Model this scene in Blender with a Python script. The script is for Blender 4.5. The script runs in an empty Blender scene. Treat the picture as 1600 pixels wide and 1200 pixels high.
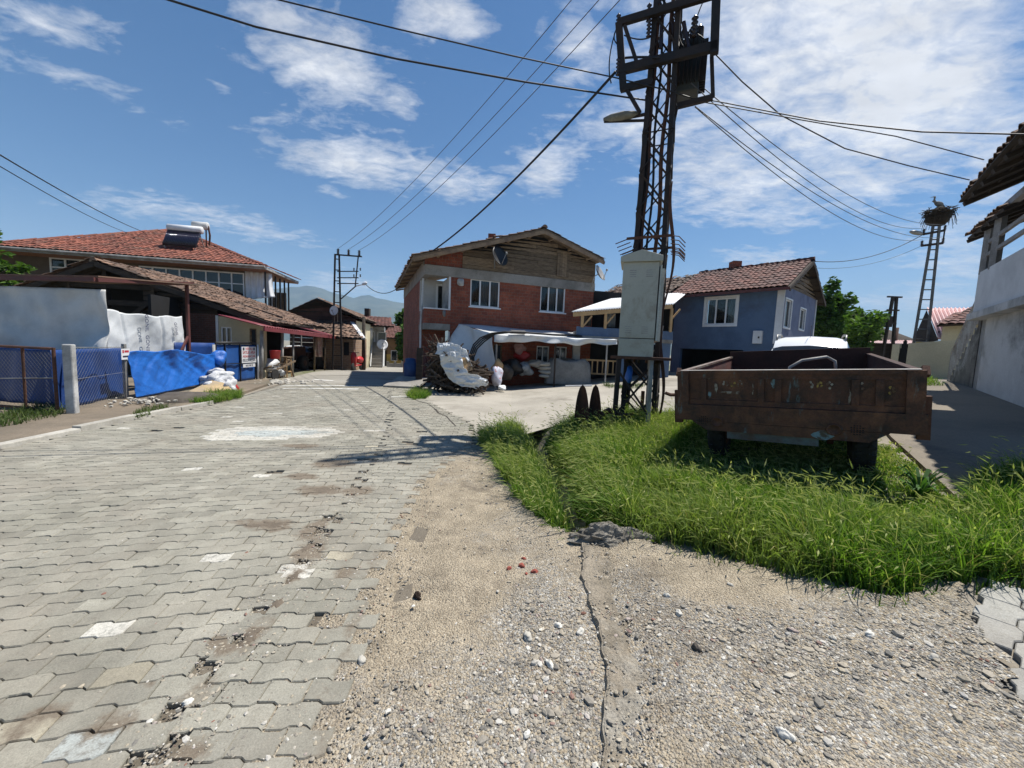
import bpy, bmesh, math, random
import numpy as np
from mathutils import Vector, Matrix
random.seed(11); rng = np.random.default_rng(5)
rad = math.radians
C = bpy.context.scene.collection

# ------------------------------------------------------------------ view calibration and terrain
EYE = Vector((0, 0, 1.6)); FOC = 601.0
_p, _r = rad(5.2), rad(2.3)
_fw = Vector((0, math.cos(_p), -math.sin(_p))); _u0 = Vector((0, math.sin(_p), math.cos(_p)))
_rt = Vector((1, 0, 0)) * math.cos(_r) + _u0 * math.sin(_r)
_up = _u0 * math.cos(_r) - Vector((1, 0, 0)) * math.sin(_r)

def zg(x, y):
    z = 0.0
    if x > 0: z += .09 * min(x, 12.0)
    if x > 12: z += .025 * (min(x, 24.0) - 12)
    if y > 20: z -= .03 * (min(y, 45.0) - 20)
    return z

def ray(px, py):
    return _fw * FOC + _rt * (px - 800) - _up * (py - 600)

def atY(px, py, Y):
    d = ray(px, py); return EYE + d * (Y / d.y)

def G(px, py, dz=0.0):
    d = ray(px, py); z = 0.0; P = EYE.copy()
    for _ in range(40):
        t = (z - EYE.z) / d.z
        P = EYE + d * t
        z = .6 * z + .4 * (zg(P.x, P.y) + dz)
    return Vector((P.x, P.y, zg(P.x, P.y) + dz))

class Plan:                                   # a vertical plane: u to the right, n towards the viewer
    def __init__(s, x, y, ux, uy):
        s.o = Vector((x, y, 0)); s.u = Vector((ux, uy, 0)).normalized(); s.n = Vector((s.u.y, -s.u.x, 0))
    def W(s, u, z, n=0.0): return s.o + s.u * u + s.n * n + Vector((0, 0, z))
    def px(s, x, y, n=0.0):
        d = ray(x, y); t = ((s.o + s.n * n - EYE).dot(s.n)) / d.dot(s.n)
        P = EYE + d * t
        return (P - s.o).dot(s.u), P.z
    def P(s, x, y, n=0.0): u, z = s.px(x, y, n); return s.W(u, z, n)

def on_plane(px, py, p0, nrm):
    d = ray(px, py); return EYE + d * ((p0 - EYE).dot(nrm) / d.dot(nrm))

# ------------------------------------------------------------------ mesh building
class MB:
    def __init__(s): s.v = []; s.f = []; s.m = []
    def add(s, vs, fs, mi=0):
        k = len(s.v); s.v += [tuple(v) for v in vs]; s.f += [tuple(i + k for i in f) for f in fs]; s.m += [mi] * len(fs); return s
    def hexa(s, p, mi=0): return s.add(p, [(0,3,2,1),(4,5,6,7),(0,1,5,4),(1,2,6,5),(2,3,7,6),(3,0,4,7)], mi)
    def box(s, pl, u0, u1, z0, z1, n0, n1, mi=0):
        return s.hexa([pl.W(u0,z0,n1),pl.W(u1,z0,n1),pl.W(u1,z0,n0),pl.W(u0,z0,n0),pl.W(u0,z1,n1),pl.W(u1,z1,n1),pl.W(u1,z1,n0),pl.W(u0,z1,n0)], mi)
    def beam(s, a, b, w, h=None, up=Vector((0,0,1)), mi=0):
        h = h or w; a = Vector(a); b = Vector(b); d = (b - a).normalized()
        x = d.cross(up)
        if x.length < 1e-4: x = d.cross(Vector((0,1,0)))
        x.normalize(); y = x.cross(d); x *= w/2; y *= h/2
        return s.hexa([a-x-y,a+x-y,b+x-y,b-x-y,a-x+y,a+x+y,b+x+y,b-x+y], mi)
    def angle(s, a, b, w, t, x, y):           # L-profile steel
        a = Vector(a); b = Vector(b); x = x.normalized(); y = y.normalized()
        s.hexa([a,a+x*w,b+x*w,b,a+y*t,a+x*w+y*t,b+x*w+y*t,b+y*t]); s.hexa([a+y*t,a+y*t+x*t,b+y*t+x*t,b+y*t,a+y*w,a+y*w+x*t,b+y*w+x*t,b+y*w]); return s
    def tube(s, pts, r, n=8, cap=True, mi=0):
        pts = [Vector(p) for p in pts]; rs = r if isinstance(r, (list, tuple)) else [r]*len(pts); k = len(s.v); up = None
        for i, p in enumerate(pts):
            d = (pts[min(i+1,len(pts)-1)] - pts[max(i-1,0)])
            d = d.normalized() if d.length > 1e-9 else Vector((0,0,1))
            if up is None:
                up = Vector((0,0,1)) if abs(d.z) < .9 else Vector((1,0,0))
            x = d.cross(up); 
            if x.length < 1e-5: x = d.orthogonal()
            x.normalize(); y = x.cross(d); up = y
            for j in range(n):
                a = 2*math.pi*j/n; q = p + (x*math.cos(a)+y*math.sin(a))*rs[i]; s.v.append(tuple(q))
        for i in range(len(pts)-1):
            for j in range(n):
                s.f.append((k+i*n+j, k+i*n+(j+1)%n, k+(i+1)*n+(j+1)%n, k+(i+1)*n+j)); s.m.append(mi)
        if cap:
            s.f.append(tuple(k+j for j in range(n))[::-1]); s.m.append(mi)
            e = k+(len(pts)-1)*n; s.f.append(tuple(e+j for j in range(n))); s.m.append(mi)
        return s
    def lathe(s, c, axis, prof, n=20, mi=0):  # prof: (distance along the axis, radius)
        axis = Vector(axis).normalized(); x = axis.orthogonal().normalized(); y = axis.cross(x); k = len(s.v); c = Vector(c)
        for h, r in prof:
            for j in range(n):
                a = 2*math.pi*j/n; s.v.append(tuple(c+axis*h+(x*math.cos(a)+y*math.sin(a))*r))
        for i in range(len(prof)-1):
            for j in range(n):
                s.f.append((k+i*n+j,k+i*n+(j+1)%n,k+(i+1)*n+(j+1)%n,k+(i+1)*n+j)); s.m.append(mi)
        s.f.append(tuple(k+j for j in range(n))[::-1]); s.m.append(mi)
        e = k+(len(prof)-1)*n; s.f.append(tuple(e+j for j in range(n))); s.m.append(mi); return s
    def slab(s, pts, off, mi=0):
        pts = [Vector(p) for p in pts]; off = Vector(off); n = len(pts); k = len(s.v)
        s.v += [tuple(p) for p in pts] + [tuple(p+off) for p in pts]
        s.f.append(tuple(range(k,k+n))[::-1]); s.f.append(tuple(range(k+n,k+2*n)))
        for i in range(n): s.f.append((k+i,k+(i+1)%n,k+n+(i+1)%n,k+n+i))
        s.m += [mi]*(n+2); return s
    def grid(s, fn, nu, nv, thick=None, mi=0):
        k = len(s.v)
        P = [[Vector(fn(i/nu, j/nv)) for i in range(nu+1)] for j in range(nv+1)]
        for row in P: s.v += [tuple(p) for p in row]
        for j in range(nv):
            for i in range(nu):
                a = k+j*(nu+1)+i; s.f.append((a,a+1,a+nu+2,a+nu+1)); s.m.append(mi)
        if thick:
            th = Vector(thick); o = (nu+1)*(nv+1)
            for row in P: s.v += [tuple(p+th) for p in row]
            for j in range(nv):
                for i in range(nu):
                    a = k+o+j*(nu+1)+i; s.f.append((a,a+nu+1,a+nu+2,a+1)); s.m.append(mi)
            ring = [j for j in range(nu+1)] + [(j+1)*(nu+1)+nu for j in range(nv)] + [nv*(nu+1)+i for i in range(nu-1,-1,-1)] + [j*(nu+1) for j in range(nv-1,0,-1)]
            for q in range(len(ring)):
                a, b = ring[q], ring[(q+1)%len(ring)]; s.f.append((k+b,k+a,k+o+a,k+o+b)); s.m.append(mi)
        return s
    def lump(s, c, rx, ry, rz, seed=0, n=10, m=7, amp=.18, rot=0, mi=0):
        c = Vector(c); r = random.Random(seed); ph = [r.uniform(0,6.28) for _ in range(9)]; k = len(s.v)
        cr, sr = math.cos(rot), math.sin(rot)
        for i in range(m+1):
            t = math.pi*i/m
            for j in range(n):
                a = 2*math.pi*j/n
                d = 1+amp*(math.sin(2*a+ph[0]+2*t)+.6*math.sin(3*a+ph[1]-3*t)+.5*math.sin(4*t+ph[2])*math.cos(a+ph[3]))*math.sin(t)
                x, y, z = rx*math.sin(t)*math.cos(a)*d, ry*math.sin(t)*math.sin(a)*d, -rz*math.cos(t)*d
                s.v.append((c.x+x*cr-y*sr, c.y+x*sr+y*cr, c.z+z))
        for i in range(m):
            for j in range(n):
                s.f.append((k+i*n+j,k+i*n+(j+1)%n,k+(i+1)*n+(j+1)%n,k+(i+1)*n+j)); s.m.append(mi)
        return s
    def build(s, name, mat, parent=None, smooth=False, bevel=0.0):
        mats = mat if isinstance(mat, (list, tuple)) else [mat]
        if parent is None:
            a = np.array(s.v); org = Vector(((a[:,0].min()+a[:,0].max())/2, (a[:,1].min()+a[:,1].max())/2, a[:,2].min()))
        else: org = wloc(parent)
        me = bpy.data.meshes.new(name); me.from_pydata([(x-org.x,y-org.y,z-org.z) for x,y,z in s.v], [], s.f)
        for q in mats: me.materials.append(q)
        me.polygons.foreach_set('material_index', s.m)
        if smooth: me.polygons.foreach_set('use_smooth', [True]*len(s.f))
        me.validate(); me.update()
        o = bpy.data.objects.new(name, me); C.objects.link(o)
        if parent is None: o.location = org
        else: o.parent = parent
        if bevel:
            b = o.modifiers.new('edge', 'BEVEL'); b.width = bevel; b.segments = 2; b.limit_method = 'ANGLE'; b.angle_limit = rad(50)
        return o

def wloc(o):
    v = Vector((0,0,0))
    while o is not None: v += o.location; o = o.parent
    return v
def tag(o, label, cat=None, group=None, kind=None):
    if label: o['label'] = label
    if cat: o['category'] = cat
    if group: o['group'] = group
    if kind: o['kind'] = kind
    return o
def thing(name, label, cat, loc, group=None):
    o = bpy.data.objects.new(name, None); C.objects.link(o); o.location = loc; o.empty_display_size = .2
    return tag(o, label, cat, group)
def dup(o, off, label=None, parent=None):
    c = o.copy(); C.objects.link(c)
    if parent is None: c.location = o.location + Vector(off)
    else: c.parent = parent
    if label: c['label'] = label
    for ch in list(o.children): dup(ch, (0,0,0), None, c)
    return c
def np_mesh(name, V, F, mat, smooth=False, mi=None):
    me = bpy.data.meshes.new(name); n = F.shape[1]
    me.vertices.add(len(V)); me.vertices.foreach_set('co', V.astype(np.float32).ravel())
    me.loops.add(F.size); me.loops.foreach_set('vertex_index', F.astype(np.int32).ravel())
    me.polygons.add(len(F)); me.polygons.foreach_set('loop_start', np.arange(0, F.size, n, dtype=np.int32))
    try: me.polygons.foreach_set('loop_total', np.full(len(F), n, dtype=np.int32))
    except Exception: pass
    for q in (mat if isinstance(mat, (list, tuple)) else [mat]): me.materials.append(q)
    if mi is not None: me.polygons.foreach_set('material_index', mi.astype(np.int32))
    me.polygons.foreach_set('use_smooth', np.full(len(F), smooth))
    me.update(calc_edges=True); me.validate()
    o = bpy.data.objects.new(name, me); C.objects.link(o); return o
def inside(poly, x, y):
    c = False; n = len(poly); j = n-1
    for i in range(n):
        xi, yi = poly[i][0], poly[i][1]; xj, yj = poly[j][0], poly[j][1]
        if (yi > y) != (yj > y) and x < (xj-xi)*(y-yi)/(yj-yi)+xi: c = not c
        j = i
    return c
def np_inside(poly, X, Y):
    c = np.zeros(X.shape, bool); n = len(poly); j = n-1
    for i in range(n):
        xi, yi = poly[i][0], poly[i][1]; xj, yj = poly[j][0], poly[j][1]
        if yi != yj: c ^= ((yi > Y) != (yj > Y)) & (X < (xj-xi)*(Y-yi)/(yj-yi)+xi)
        j = i
    return c
def rough_rock(c, rx, ry, rz, seed, n=40, m=26, amp=.35, rot=0.0):
    from mathutils import noise
    b = MB(); c = Vector(c); cr, sr = math.cos(rot), math.sin(rot); off = Vector((seed*7.3, seed*3.1, seed))
    for i in range(m+1):
        t = math.pi*i/m
        for j in range(n):
            a = 2*math.pi*j/n; d = Vector((math.sin(t)*math.cos(a), math.sin(t)*math.sin(a), -math.cos(t)))
            k = 1+amp*(noise.noise(d*1.3+off)+.5*noise.noise(d*3.1+off)+.4*noise.noise(d*7+off)+.25*noise.noise(d*15+off))
            x, y, z = d.x*rx*k, d.y*ry*k, d.z*rz*k; b.v.append((c.x+x*cr-y*sr, c.y+x*sr+y*cr, c.z+z))
    for i in range(m):
        for j in range(n): b.f.append((i*n+j, i*n+(j+1)%n, (i+1)*n+(j+1)%n, (i+1)*n+j)); b.m.append(0)
    return b
def wob(a, b=0.0): return math.sin(a*12.9898+b*78.233)*.5+math.sin(a*4.1+b*2.7)*.5

# ------------------------------------------------------------------ materials
def _nt(name):
    m = bpy.data.materials.new(name); m.use_nodes = True; nt = m.node_tree; nt.nodes.clear()
    o = nt.nodes.new('ShaderNodeOutputMaterial'); b = nt.nodes.new('ShaderNodeBsdfPrincipled'); nt.links.new(b.outputs[0], o.inputs[0])
    return m, nt, b, o
class NT:
    def __init__(s, nt): s.nt = nt
    def n(s, t, **k):
        x = s.nt.nodes.new(t)
        for a, v in k.items(): setattr(x, a, v)
        return x
    def l(s, a, b): s.nt.links.new(a, b)
    def pos(s): return s.n('ShaderNodeNewGeometry').outputs['Position']
    def obj(s): return s.n('ShaderNodeTexCoord').outputs['Object']
    def island(s): return s.n('ShaderNodeNewGeometry').outputs['Random Per Island']
    def val(s, sock, v):
        if hasattr(v, 'links') or isinstance(v, bpy.types.NodeSocket): s.l(v, sock)
        else: sock.default_value = v
    def noise(s, vec, scale, detail=5, rough=.6, dist=0):
        x = s.n('ShaderNodeTexNoise'); s.l(vec, x.inputs['Vector']); x.inputs['Scale'].default_value = scale
        x.inputs['Detail'].default_value = detail; x.inputs['Roughness'].default_value = rough; x.inputs['Distortion'].default_value = dist
        return x.outputs['Fac']
    def voro(s, vec, scale, feat='F1', out='Distance'):
        x = s.n('ShaderNodeTexVoronoi', feature=feat); s.l(vec, x.inputs['Vector']); x.inputs['Scale'].default_value = scale
        return x.outputs[out]
    def ramp(s, f, lo, hi, a=0.0, b=1.0):
        x = s.n('ShaderNodeMapRange'); x.clamp = True; s.l(f, x.inputs[0])
        for i, v in enumerate((lo, hi, a, b)): x.inputs[i+1].default_value = v
        return x.outputs[0]
    def math(s, op, a, b=0.0):
        x = s.n('ShaderNodeMath', operation=op); s.val(x.inputs[0], a); s.val(x.inputs[1], b); return x.outputs[0]
    def mix(s, f, a, b, mode='MIX'):
        x = s.n('ShaderNodeMix', data_type='RGBA', blend_type=mode); s.val(x.inputs[0], f)
        for i, v in ((6, a), (7, b)):
            if isinstance(v, tuple): x.inputs[i].default_value = (*v[:3], 1)
            else: s.l(v, x.inputs[i])
        return x.outputs[2]
    def scalevec(s, vec, sc):
        x = s.n('ShaderNodeVectorMath', operation='MULTIPLY'); s.l(vec, x.inputs[0]); x.inputs[1].default_value = sc; return x.outputs[0]
    def bump(s, h, st, dist=.02, prev=None):
        x = s.n('ShaderNodeBump'); x.inputs['Strength'].default_value = st; x.inputs['Distance'].default_value = dist; s.l(h, x.inputs['Height'])
        if prev is not None: s.l(prev, x.inputs['Normal'])
        return x.outputs[0]
    def planar(s, th):                        # (u along a facade, z) from the world position
        p = s.pos(); d = s.n('ShaderNodeVectorMath', operation='DOT_PRODUCT'); s.l(p, d.inputs[0]); d.inputs[1].default_value = (math.cos(th), math.sin(th), 0)
        sp = s.n('ShaderNodeSeparateXYZ'); s.l(p, sp.inputs[0]); cb = s.n('ShaderNodeCombineXYZ'); s.l(d.outputs['Value'], cb.inputs[0]); s.l(sp.outputs[2], cb.inputs[1])
        return cb.outputs[0]

def mat(name, col, rough=.8, col2=None, scale=2.0, lo=.4, hi=.65, fine=.25, fscale=30, bump=.25, bscale=60, bdist=.01, metal=0.0, isl=0.0, spec=.5, stretch=None, alpha=None, col3=None, s3=.7):
    m, nt, b, o = _nt(name); T = NT(nt); p = T.pos()
    if stretch: p = T.scalevec(p, stretch)
    c = T.mix(T.ramp(T.noise(p, scale, 6), lo, hi), tuple(col), tuple(col2 or [x*.7 for x in col]))
    if col3: c = T.mix(T.ramp(T.noise(p, s3, 8, .7, .4), .52, .66), c, tuple(col3))
    if fine: c = T.mix(1.0, c, T.n('ShaderNodeCombineColor').outputs[0] if False else _grey(T, T.ramp(T.noise(p, fscale, 6, .7), .25, .75, 1-fine, 1+fine)), 'MULTIPLY')
    if isl: c = T.mix(1.0, c, _grey(T, T.ramp(T.island(), 0, 1, 1-isl, 1+isl)), 'MULTIPLY')
    T.l(c, b.inputs['Base Color']); b.inputs['Roughness'].default_value = rough; b.inputs['Metallic'].default_value = metal
    b.inputs['Specular IOR Level'].default_value = spec
    if bump: T.l(T.bump(T.noise(p, bscale, 5, .7), bump, bdist), b.inputs['Normal'])
    return m
def _grey(T, f):
    x = T.n('ShaderNodeCombineColor'); 
    for i in range(3): T.l(f, x.inputs[i])
    return x.outputs[0]

def mat_brick(name, th, c1, c2, mortar, bw=.2, bh=.1, ms=.008):
    m, nt, b, o = _nt(name); T = NT(nt); v = T.planar(th); p = T.pos()
    w = T.n('ShaderNodeVectorMath', operation='ADD'); T.l(v, w.inputs[0])
    nz = T.n('ShaderNodeTexNoise'); T.l(p, nz.inputs['Vector']); nz.inputs['Scale'].default_value = 3; sc = T.scalevec(nz.outputs['Color'], (.03,.03,0)); T.l(sc, w.inputs[1])
    x = T.n('ShaderNodeTexBrick'); T.l(w.outputs[0], x.inputs['Vector']); x.inputs['Scale'].default_value = 1
    x.inputs['Brick Width'].default_value = bw; x.inputs['Row Height'].default_value = bh; x.inputs['Mortar Size'].default_value = ms; x.inputs['Mortar Smooth'].default_value = .3; x.inputs['Bias'].default_value = 0
    x.inputs['Color1'].default_value = (*c1,1); x.inputs['Color2'].default_value = (*c2,1); x.inputs['Mortar'].default_value = (*mortar,1)
    c = T.mix(1.0, x.outputs['Color'], _grey(T, T.ramp(T.noise(p, 1.3, 8, .7), .3, .7, .6, 1.25)), 'MULTIPLY')
    c = T.mix(1.0, c, _grey(T, T.ramp(T.noise(p, 22, 4), .3, .7, .8, 1.2)), 'MULTIPLY')
    c = T.mix(T.ramp(T.noise(p, 2.2, 8, .75, .8), .62, .7, 0, .5), c, tuple(mortar))
    T.l(c, b.inputs['Base Color']); b.inputs['Roughness'].default_value = .9
    h = T.math('ADD', T.math('MULTIPLY', x.outputs['Fac'], -1.0), T.math('MULTIPLY', T.noise(p, 40, 4), .6))
    T.l(T.bump(h, .6, .012), b.inputs['Normal']); return m

def mat_glass(name, col=(.02,.025,.03)):
    m, nt, b, o = _nt(name); T = NT(nt)
    b.inputs['Base Color'].default_value = (*col,1); b.inputs['Roughness'].default_value = .06; b.inputs['Specular IOR Level'].default_value = .6
    return m

def mat_leaf(name, c1, c2, tr=.35, c3=None, straw=False):
    m, nt, b, o = _nt(name); T = NT(nt)
    c = T.mix(T.island(), c1, c2)
    if c3: c = T.mix(T.ramp(T.noise(T.pos(), 1.1, 4), .45, .62), c, c3)
    if straw: c = T.mix(T.ramp(T.island(), .94, .95, 0, .8), c, (.34,.29,.13))
    T.l(c, b.inputs['Base Color']); b.inputs['Roughness'].default_value = .7; b.inputs['Specular IOR Level'].default_value = .22
    t = T.n('ShaderNodeBsdfTranslucent'); T.l(T.mix(1.0, c, (1.2,1.3,.6), 'MULTIPLY'), t.inputs[0])
    x = T.n('ShaderNodeMixShader'); x.inputs[0].default_value = tr; T.l(b.outputs[0], x.inputs[1]); T.l(t.outputs[0], x.inputs[2]); T.l(x.outputs[0], o.inputs[0]); return m

MT = {}
MT['steel'] = mat('mast_steel', (.014,.012,.012), .75, (.035,.02,.014), 3, bump=.15)
MT['rust'] = mat('rusty_steel', (.11,.045,.025), .85, (.05,.025,.018), 3, fine=.35, bump=.3)
MT['redpaint'] = mat('oxide_red_paint', (.12,.035,.03), .6, (.08,.03,.025), 3, bump=.1)
MT['darkwood'] = mat('weathered_dark_wood', (.045,.032,.022), .9, (.02,.015,.012), 3, stretch=(1,1,4), isl=.4)
MT['wood'] = mat('weathered_wood', (.2,.145,.09), .85, (.1,.07,.045), 2.5, fine=.3, isl=.35, bump=.3, stretch=(2,2,10))
MT['newwood'] = mat('pale_new_wood', (.5,.33,.16), .7, (.4,.25,.12), 3, isl=.15)
MT['greypost'] = mat('grey_post', (.38,.37,.35), .7, (.22,.2,.18), 3)
MT['concrete'] = mat('grey_concrete', (.3,.28,.25), .9, (.2,.185,.165), 1.2, fine=.2, bump=.3, col3=(.14,.13,.11))
MT['whitepaint'] = mat('white_paint', (.72,.73,.74), .6, (.58,.58,.58), 1.5, fine=.08, bump=.08)
MT['whiteplaster'] = mat('worn_white_plaster', (.56,.56,.55), .9, (.44,.44,.43), 1.0, fine=.12, bump=.35, bscale=25, col3=(.2,.2,.19), s3=.5)
MT['cream'] = mat('cream_plaster', (.6,.53,.36), .9, (.5,.43,.29), 1.0, fine=.12, bump=.2, col3=(.34,.29,.21))
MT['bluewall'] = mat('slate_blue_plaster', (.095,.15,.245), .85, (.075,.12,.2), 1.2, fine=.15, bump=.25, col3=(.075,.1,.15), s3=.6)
MT['bluelight'] = mat('grey_lilac_plaster', (.19,.215,.31), .85, (.14,.16,.24), .9, fine=.15, bump=.2, col3=(.1,.12,.2))  # lighter copy of the blue plaster, grazing sun painted into the side wall
MT['yellow'] = mat('yellow_plaster', (.62,.42,.12), .9, (.5,.34,.1), 1.2)
MT['frame'] = mat('white_window_frame', (.78,.79,.8), .4, (.7,.7,.7), 3, fine=.05, bump=0)
MT['glass'] = mat_glass('window_glass')
MT['curtain'] = mat('net_curtain', (.3,.32,.33), .9, (.18,.2,.21), 14, stretch=(1,1,.05), bump=.2)
MT['dark'] = mat('dark_interior', (.012,.012,.013), .95, fine=.1, bump=0)  # near-black colour stands in for the shade inside rooms and recesses
MT['whitesheet'] = mat('white_plastic_sheet', (.66,.68,.69), .45, (.55,.57,.58), 1.4, fine=.06, bump=.3, bscale=7, bdist=.02, col3=(.45,.46,.46), s3=.6)
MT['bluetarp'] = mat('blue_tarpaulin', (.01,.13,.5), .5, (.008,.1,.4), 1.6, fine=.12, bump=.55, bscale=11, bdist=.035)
MT['darkbluetarp'] = mat('dull_blue_tarpaulin', (.005,.045,.2), .6, (.004,.03,.14), 1.6, fine=.12, bump=.3, bscale=6, bdist=.03)  # darker copy of the blue tarpaulin, with shade painted into the colour
MT['roofred'] = mat('orange_clay_tile', (.235,.075,.045), .85, (.15,.052,.035), 1.2, fine=.22, isl=.3, bump=.2, col3=(.12,.065,.045), s3=.9)
MT['roofold'] = mat('old_brown_tile', (.2,.12,.08), .9, (.11,.075,.055), 1.2, fine=.25, isl=.45, bump=.2, col3=(.07,.05,.04), s3=.9)
MT['roofmaroon'] = mat('maroon_tile', (.15,.058,.042), .85, (.09,.042,.034), 1.2, fine=.2, isl=.35, bump=.2, col3=(.09,.045,.04), s3=.9)
MT['awning'] = mat('maroon_sheet_metal', (.2,.035,.04), .5, (.15,.03,.035), 1.5, fine=.1, bump=.05)
MT['whitemetal'] = mat('white_corrugated_metal', (.75,.76,.77), .45, (.65,.66,.67), 1.5, fine=.08, bump=.03)
MT['pinkmetal'] = mat('pale_pink_sheet_metal', (.55,.36,.35), .45, (.48,.3,.3), 1.5, fine=.08, bump=.03)
MT['cabinet'] = mat('pale_grey_enamel', (.42,.415,.355), .5, (.37,.365,.31), 1.2, fine=.07, bump=.05, col3=(.3,.275,.22), s3=2.0)
MT['tyre'] = mat('black_rubber', (.014,.014,.015), .85, (.03,.027,.023), 6, bump=.2)
MT['carwhite'] = mat('white_car_paint', (.75,.77,.78), .2, (.73,.75,.76), 2, fine=0, bump=0)
MT['black'] = mat('black_plastic', (.012,.012,.013), .5, fine=.1, bump=0)
MT['galv'] = mat('galvanised_steel', (.33,.33,.32), .5, (.22,.2,.18), 4, metal=.4)
MT['cable'] = mat('black_cable', (.012,.012,.014), .6, fine=0, bump=0)
MT['wire'] = mat('bare_wire', (.09,.09,.1), .5, fine=0, bump=0)
MT['porcelain'] = mat('brown_porcelain', (.035,.02,.016), .25, fine=.05, bump=0)
MT['brass'] = MT['galv']
MT['red'] = mat('red_plastic', (.5,.03,.03), .4, fine=.1, bump=0)
MT['straw'] = mat('straw_and_sticks', (.04,.03,.018), .95, (.02,.015,.01), 6, isl=.5)
MT['stone'] = mat('pale_pebble', (.44,.415,.36), .85, (.34,.32,.28), 9, fine=.15, fscale=80, isl=.3, bump=.25)
MT['whitestone'] = mat('white_limestone', (.62,.6,.54), .85, (.48,.46,.41), 12, fine=.15, fscale=90, isl=.12, bump=.35, bscale=90)
MT['brickbit'] = mat('broken_red_brick', (.3,.075,.05), .9, (.2,.055,.04), 12, isl=.3)
MT['soil'] = mat('dark_soil', (.1,.085,.07), .95, (.06,.05,.04), 3, fine=.3, bump=.6, bscale=40)
MT['dirt'] = mat('brown_dirt', (.2,.16,.115), .95, (.13,.105,.075), 1.1, fine=.3, fscale=45, bump=.5, bscale=45, col3=(.11,.1,.07))
MT['bark'] = mat('grey_bark', (.07,.055,.04), .9, (.04,.03,.025), 6, bump=.5, stretch=(1,1,.3))
MT['leaf'] = mat_leaf('broad_leaf', (.045,.1,.015), (.12,.21,.04))
MT['leafdark'] = mat_leaf('dark_leaf', (.03,.075,.014), (.075,.145,.03))
# ------------------------------------------------------------------ ground
def lines(*segs):
    r = []
    for a, b, st in segs:
        n = max(1, round((b-a)/st)); r += [a+(b-a)*i/n for i in range(n)]
    r.append(segs[-1][1]); return r
DITCH = [G(828, 664).xy, G(850, 700).xy, G(885, 755).xy, G(925, 826).xy]
def seg_dist(x, y, pts):
    best = np.full(np.shape(x), 1e9)
    for a, b in zip(pts[:-1], pts[1:]):
        d = b-a; t = np.clip(((x-a.x)*d.x+(y-a.y)*d.y)/d.length_squared, 0, 1)
        best = np.minimum(best, np.hypot(x-a.x-t*d.x, y-a.y-t*d.y))
    return best
def zg_np(x, y):
    z = .09*np.clip(x, 0, 12)+.025*np.clip(x-12, 0, 12)-.03*np.clip(y-20, 0, 25)
    return z
def zbase(x, y):
    return zg_np(x, y)-.4*np.exp(-(seg_dist(x, y, DITCH)/.2)**2)
xs = lines((-7000,-400,1500),(-400,-60,60),(-60,-12,4),(-12,-1.5,.5),(-1.5,4,.1),(4,14,.5),(14,60,4),(60,400,60),(400,7000,1500))
ys = lines((-300,-12,40),(-12,1,1),(1,2.5,.5),(2.5,9,.1),(9,24,.5),(24,60,4),(60,400,60),(400,8000,1500))
X, Y = np.meshgrid(np.array(xs), np.array(ys)); Z = zbase(X, Y)
nx = len(xs); ii = np.arange((len(ys)-1)*nx).reshape(-1, nx)[:, :-1].ravel()
def mat_ground():
    m, nt, b, o = _nt('village_ground'); T = NT(nt); p = T.pos()
    c = T.mix(T.ramp(T.noise(p, .5, 8, .65), .4, .65), (.27,.24,.195), (.2,.175,.14))
    c = T.mix(T.ramp(T.noise(p, .13, 6), .5, .6), c, (.13,.14,.07))
    c = T.mix(1.0, c, _grey(T, T.ramp(T.noise(p, 28, 6, .75), .25, .75, .7, 1.25)), 'MULTIPLY')
    T.l(c, b.inputs['Base Color']); b.inputs['Roughness'].default_value = .95
    T.l(T.bump(T.noise(p, 35, 6, .7), .5, .02), b.inputs['Normal']); return m
o = np_mesh('ground', np.stack([X.ravel(), Y.ravel(), Z.ravel()], 1), np.stack([ii, ii+1, ii+nx+1, ii+nx], 1), mat_ground()); o['kind'] = 'structure'

def sheet(name, poly, off, m, step=.5, kind='structure', thick=0.0):
    bm = bmesh.new(); f = bm.faces.new([bm.verts.new((p[0], p[1], 0)) for p in poly]); f.normal_update()
    if f.normal.z < 0: f.normal_flip()
    bmesh.ops.triangulate(bm, faces=bm.faces[:], ngon_method='EAR_CLIP')
    x0, x1 = min(p[0] for p in poly), max(p[0] for p in poly); y0, y1 = min(p[1] for p in poly), max(p[1] for p in poly)
    for ax, a, b in ((0, x0, x1), (1, y0, y1)):
        k = math.ceil(a/step)
        while k*step < b:
            co = [0, 0, 0]; no = [0, 0, 0]; co[ax] = k*step; no[ax] = 1
            bmesh.ops.bisect_plane(bm, geom=bm.verts[:]+bm.edges[:]+bm.faces[:], plane_co=co, plane_no=no, dist=1e-5); k += 1
    for v in bm.verts: v.co.z = zg(v.co.x, v.co.y)+off
    if thick:
        r = bmesh.ops.extrude_edge_only(bm, edges=[e for e in bm.edges if e.is_boundary])
        for v in [g for g in r['geom'] if isinstance(g, bmesh.types.BMVert)]: v.co.z -= thick
    me = bpy.data.meshes.new(name); bm.to_mesh(me); bm.free(); me.materials.append(m)
    o = bpy.data.objects.new(name, me); C.objects.link(o); o['kind'] = kind; return o
def rough(poly, amp, step=.25, seed=0):          # an irregular outline
    out = []; n = len(poly)
    for i in range(n):
        a, b = Vector(poly[i]), Vector(poly[(i+1) % n]); k = max(1, int((b-a).length/step)); d = (b-a); nn = Vector((-d.y, d.x)).normalized() if d.length > 0 else Vector((0,0))
        for j in range(k):
            p = a+d*(j/k); q = p+nn*amp*wob(p.x*3+seed, p.y*3); out.append((q.x, q.y))
    return out
def gp(*pts): return [tuple(G(a, b).xy) for a, b in pts]

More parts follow.
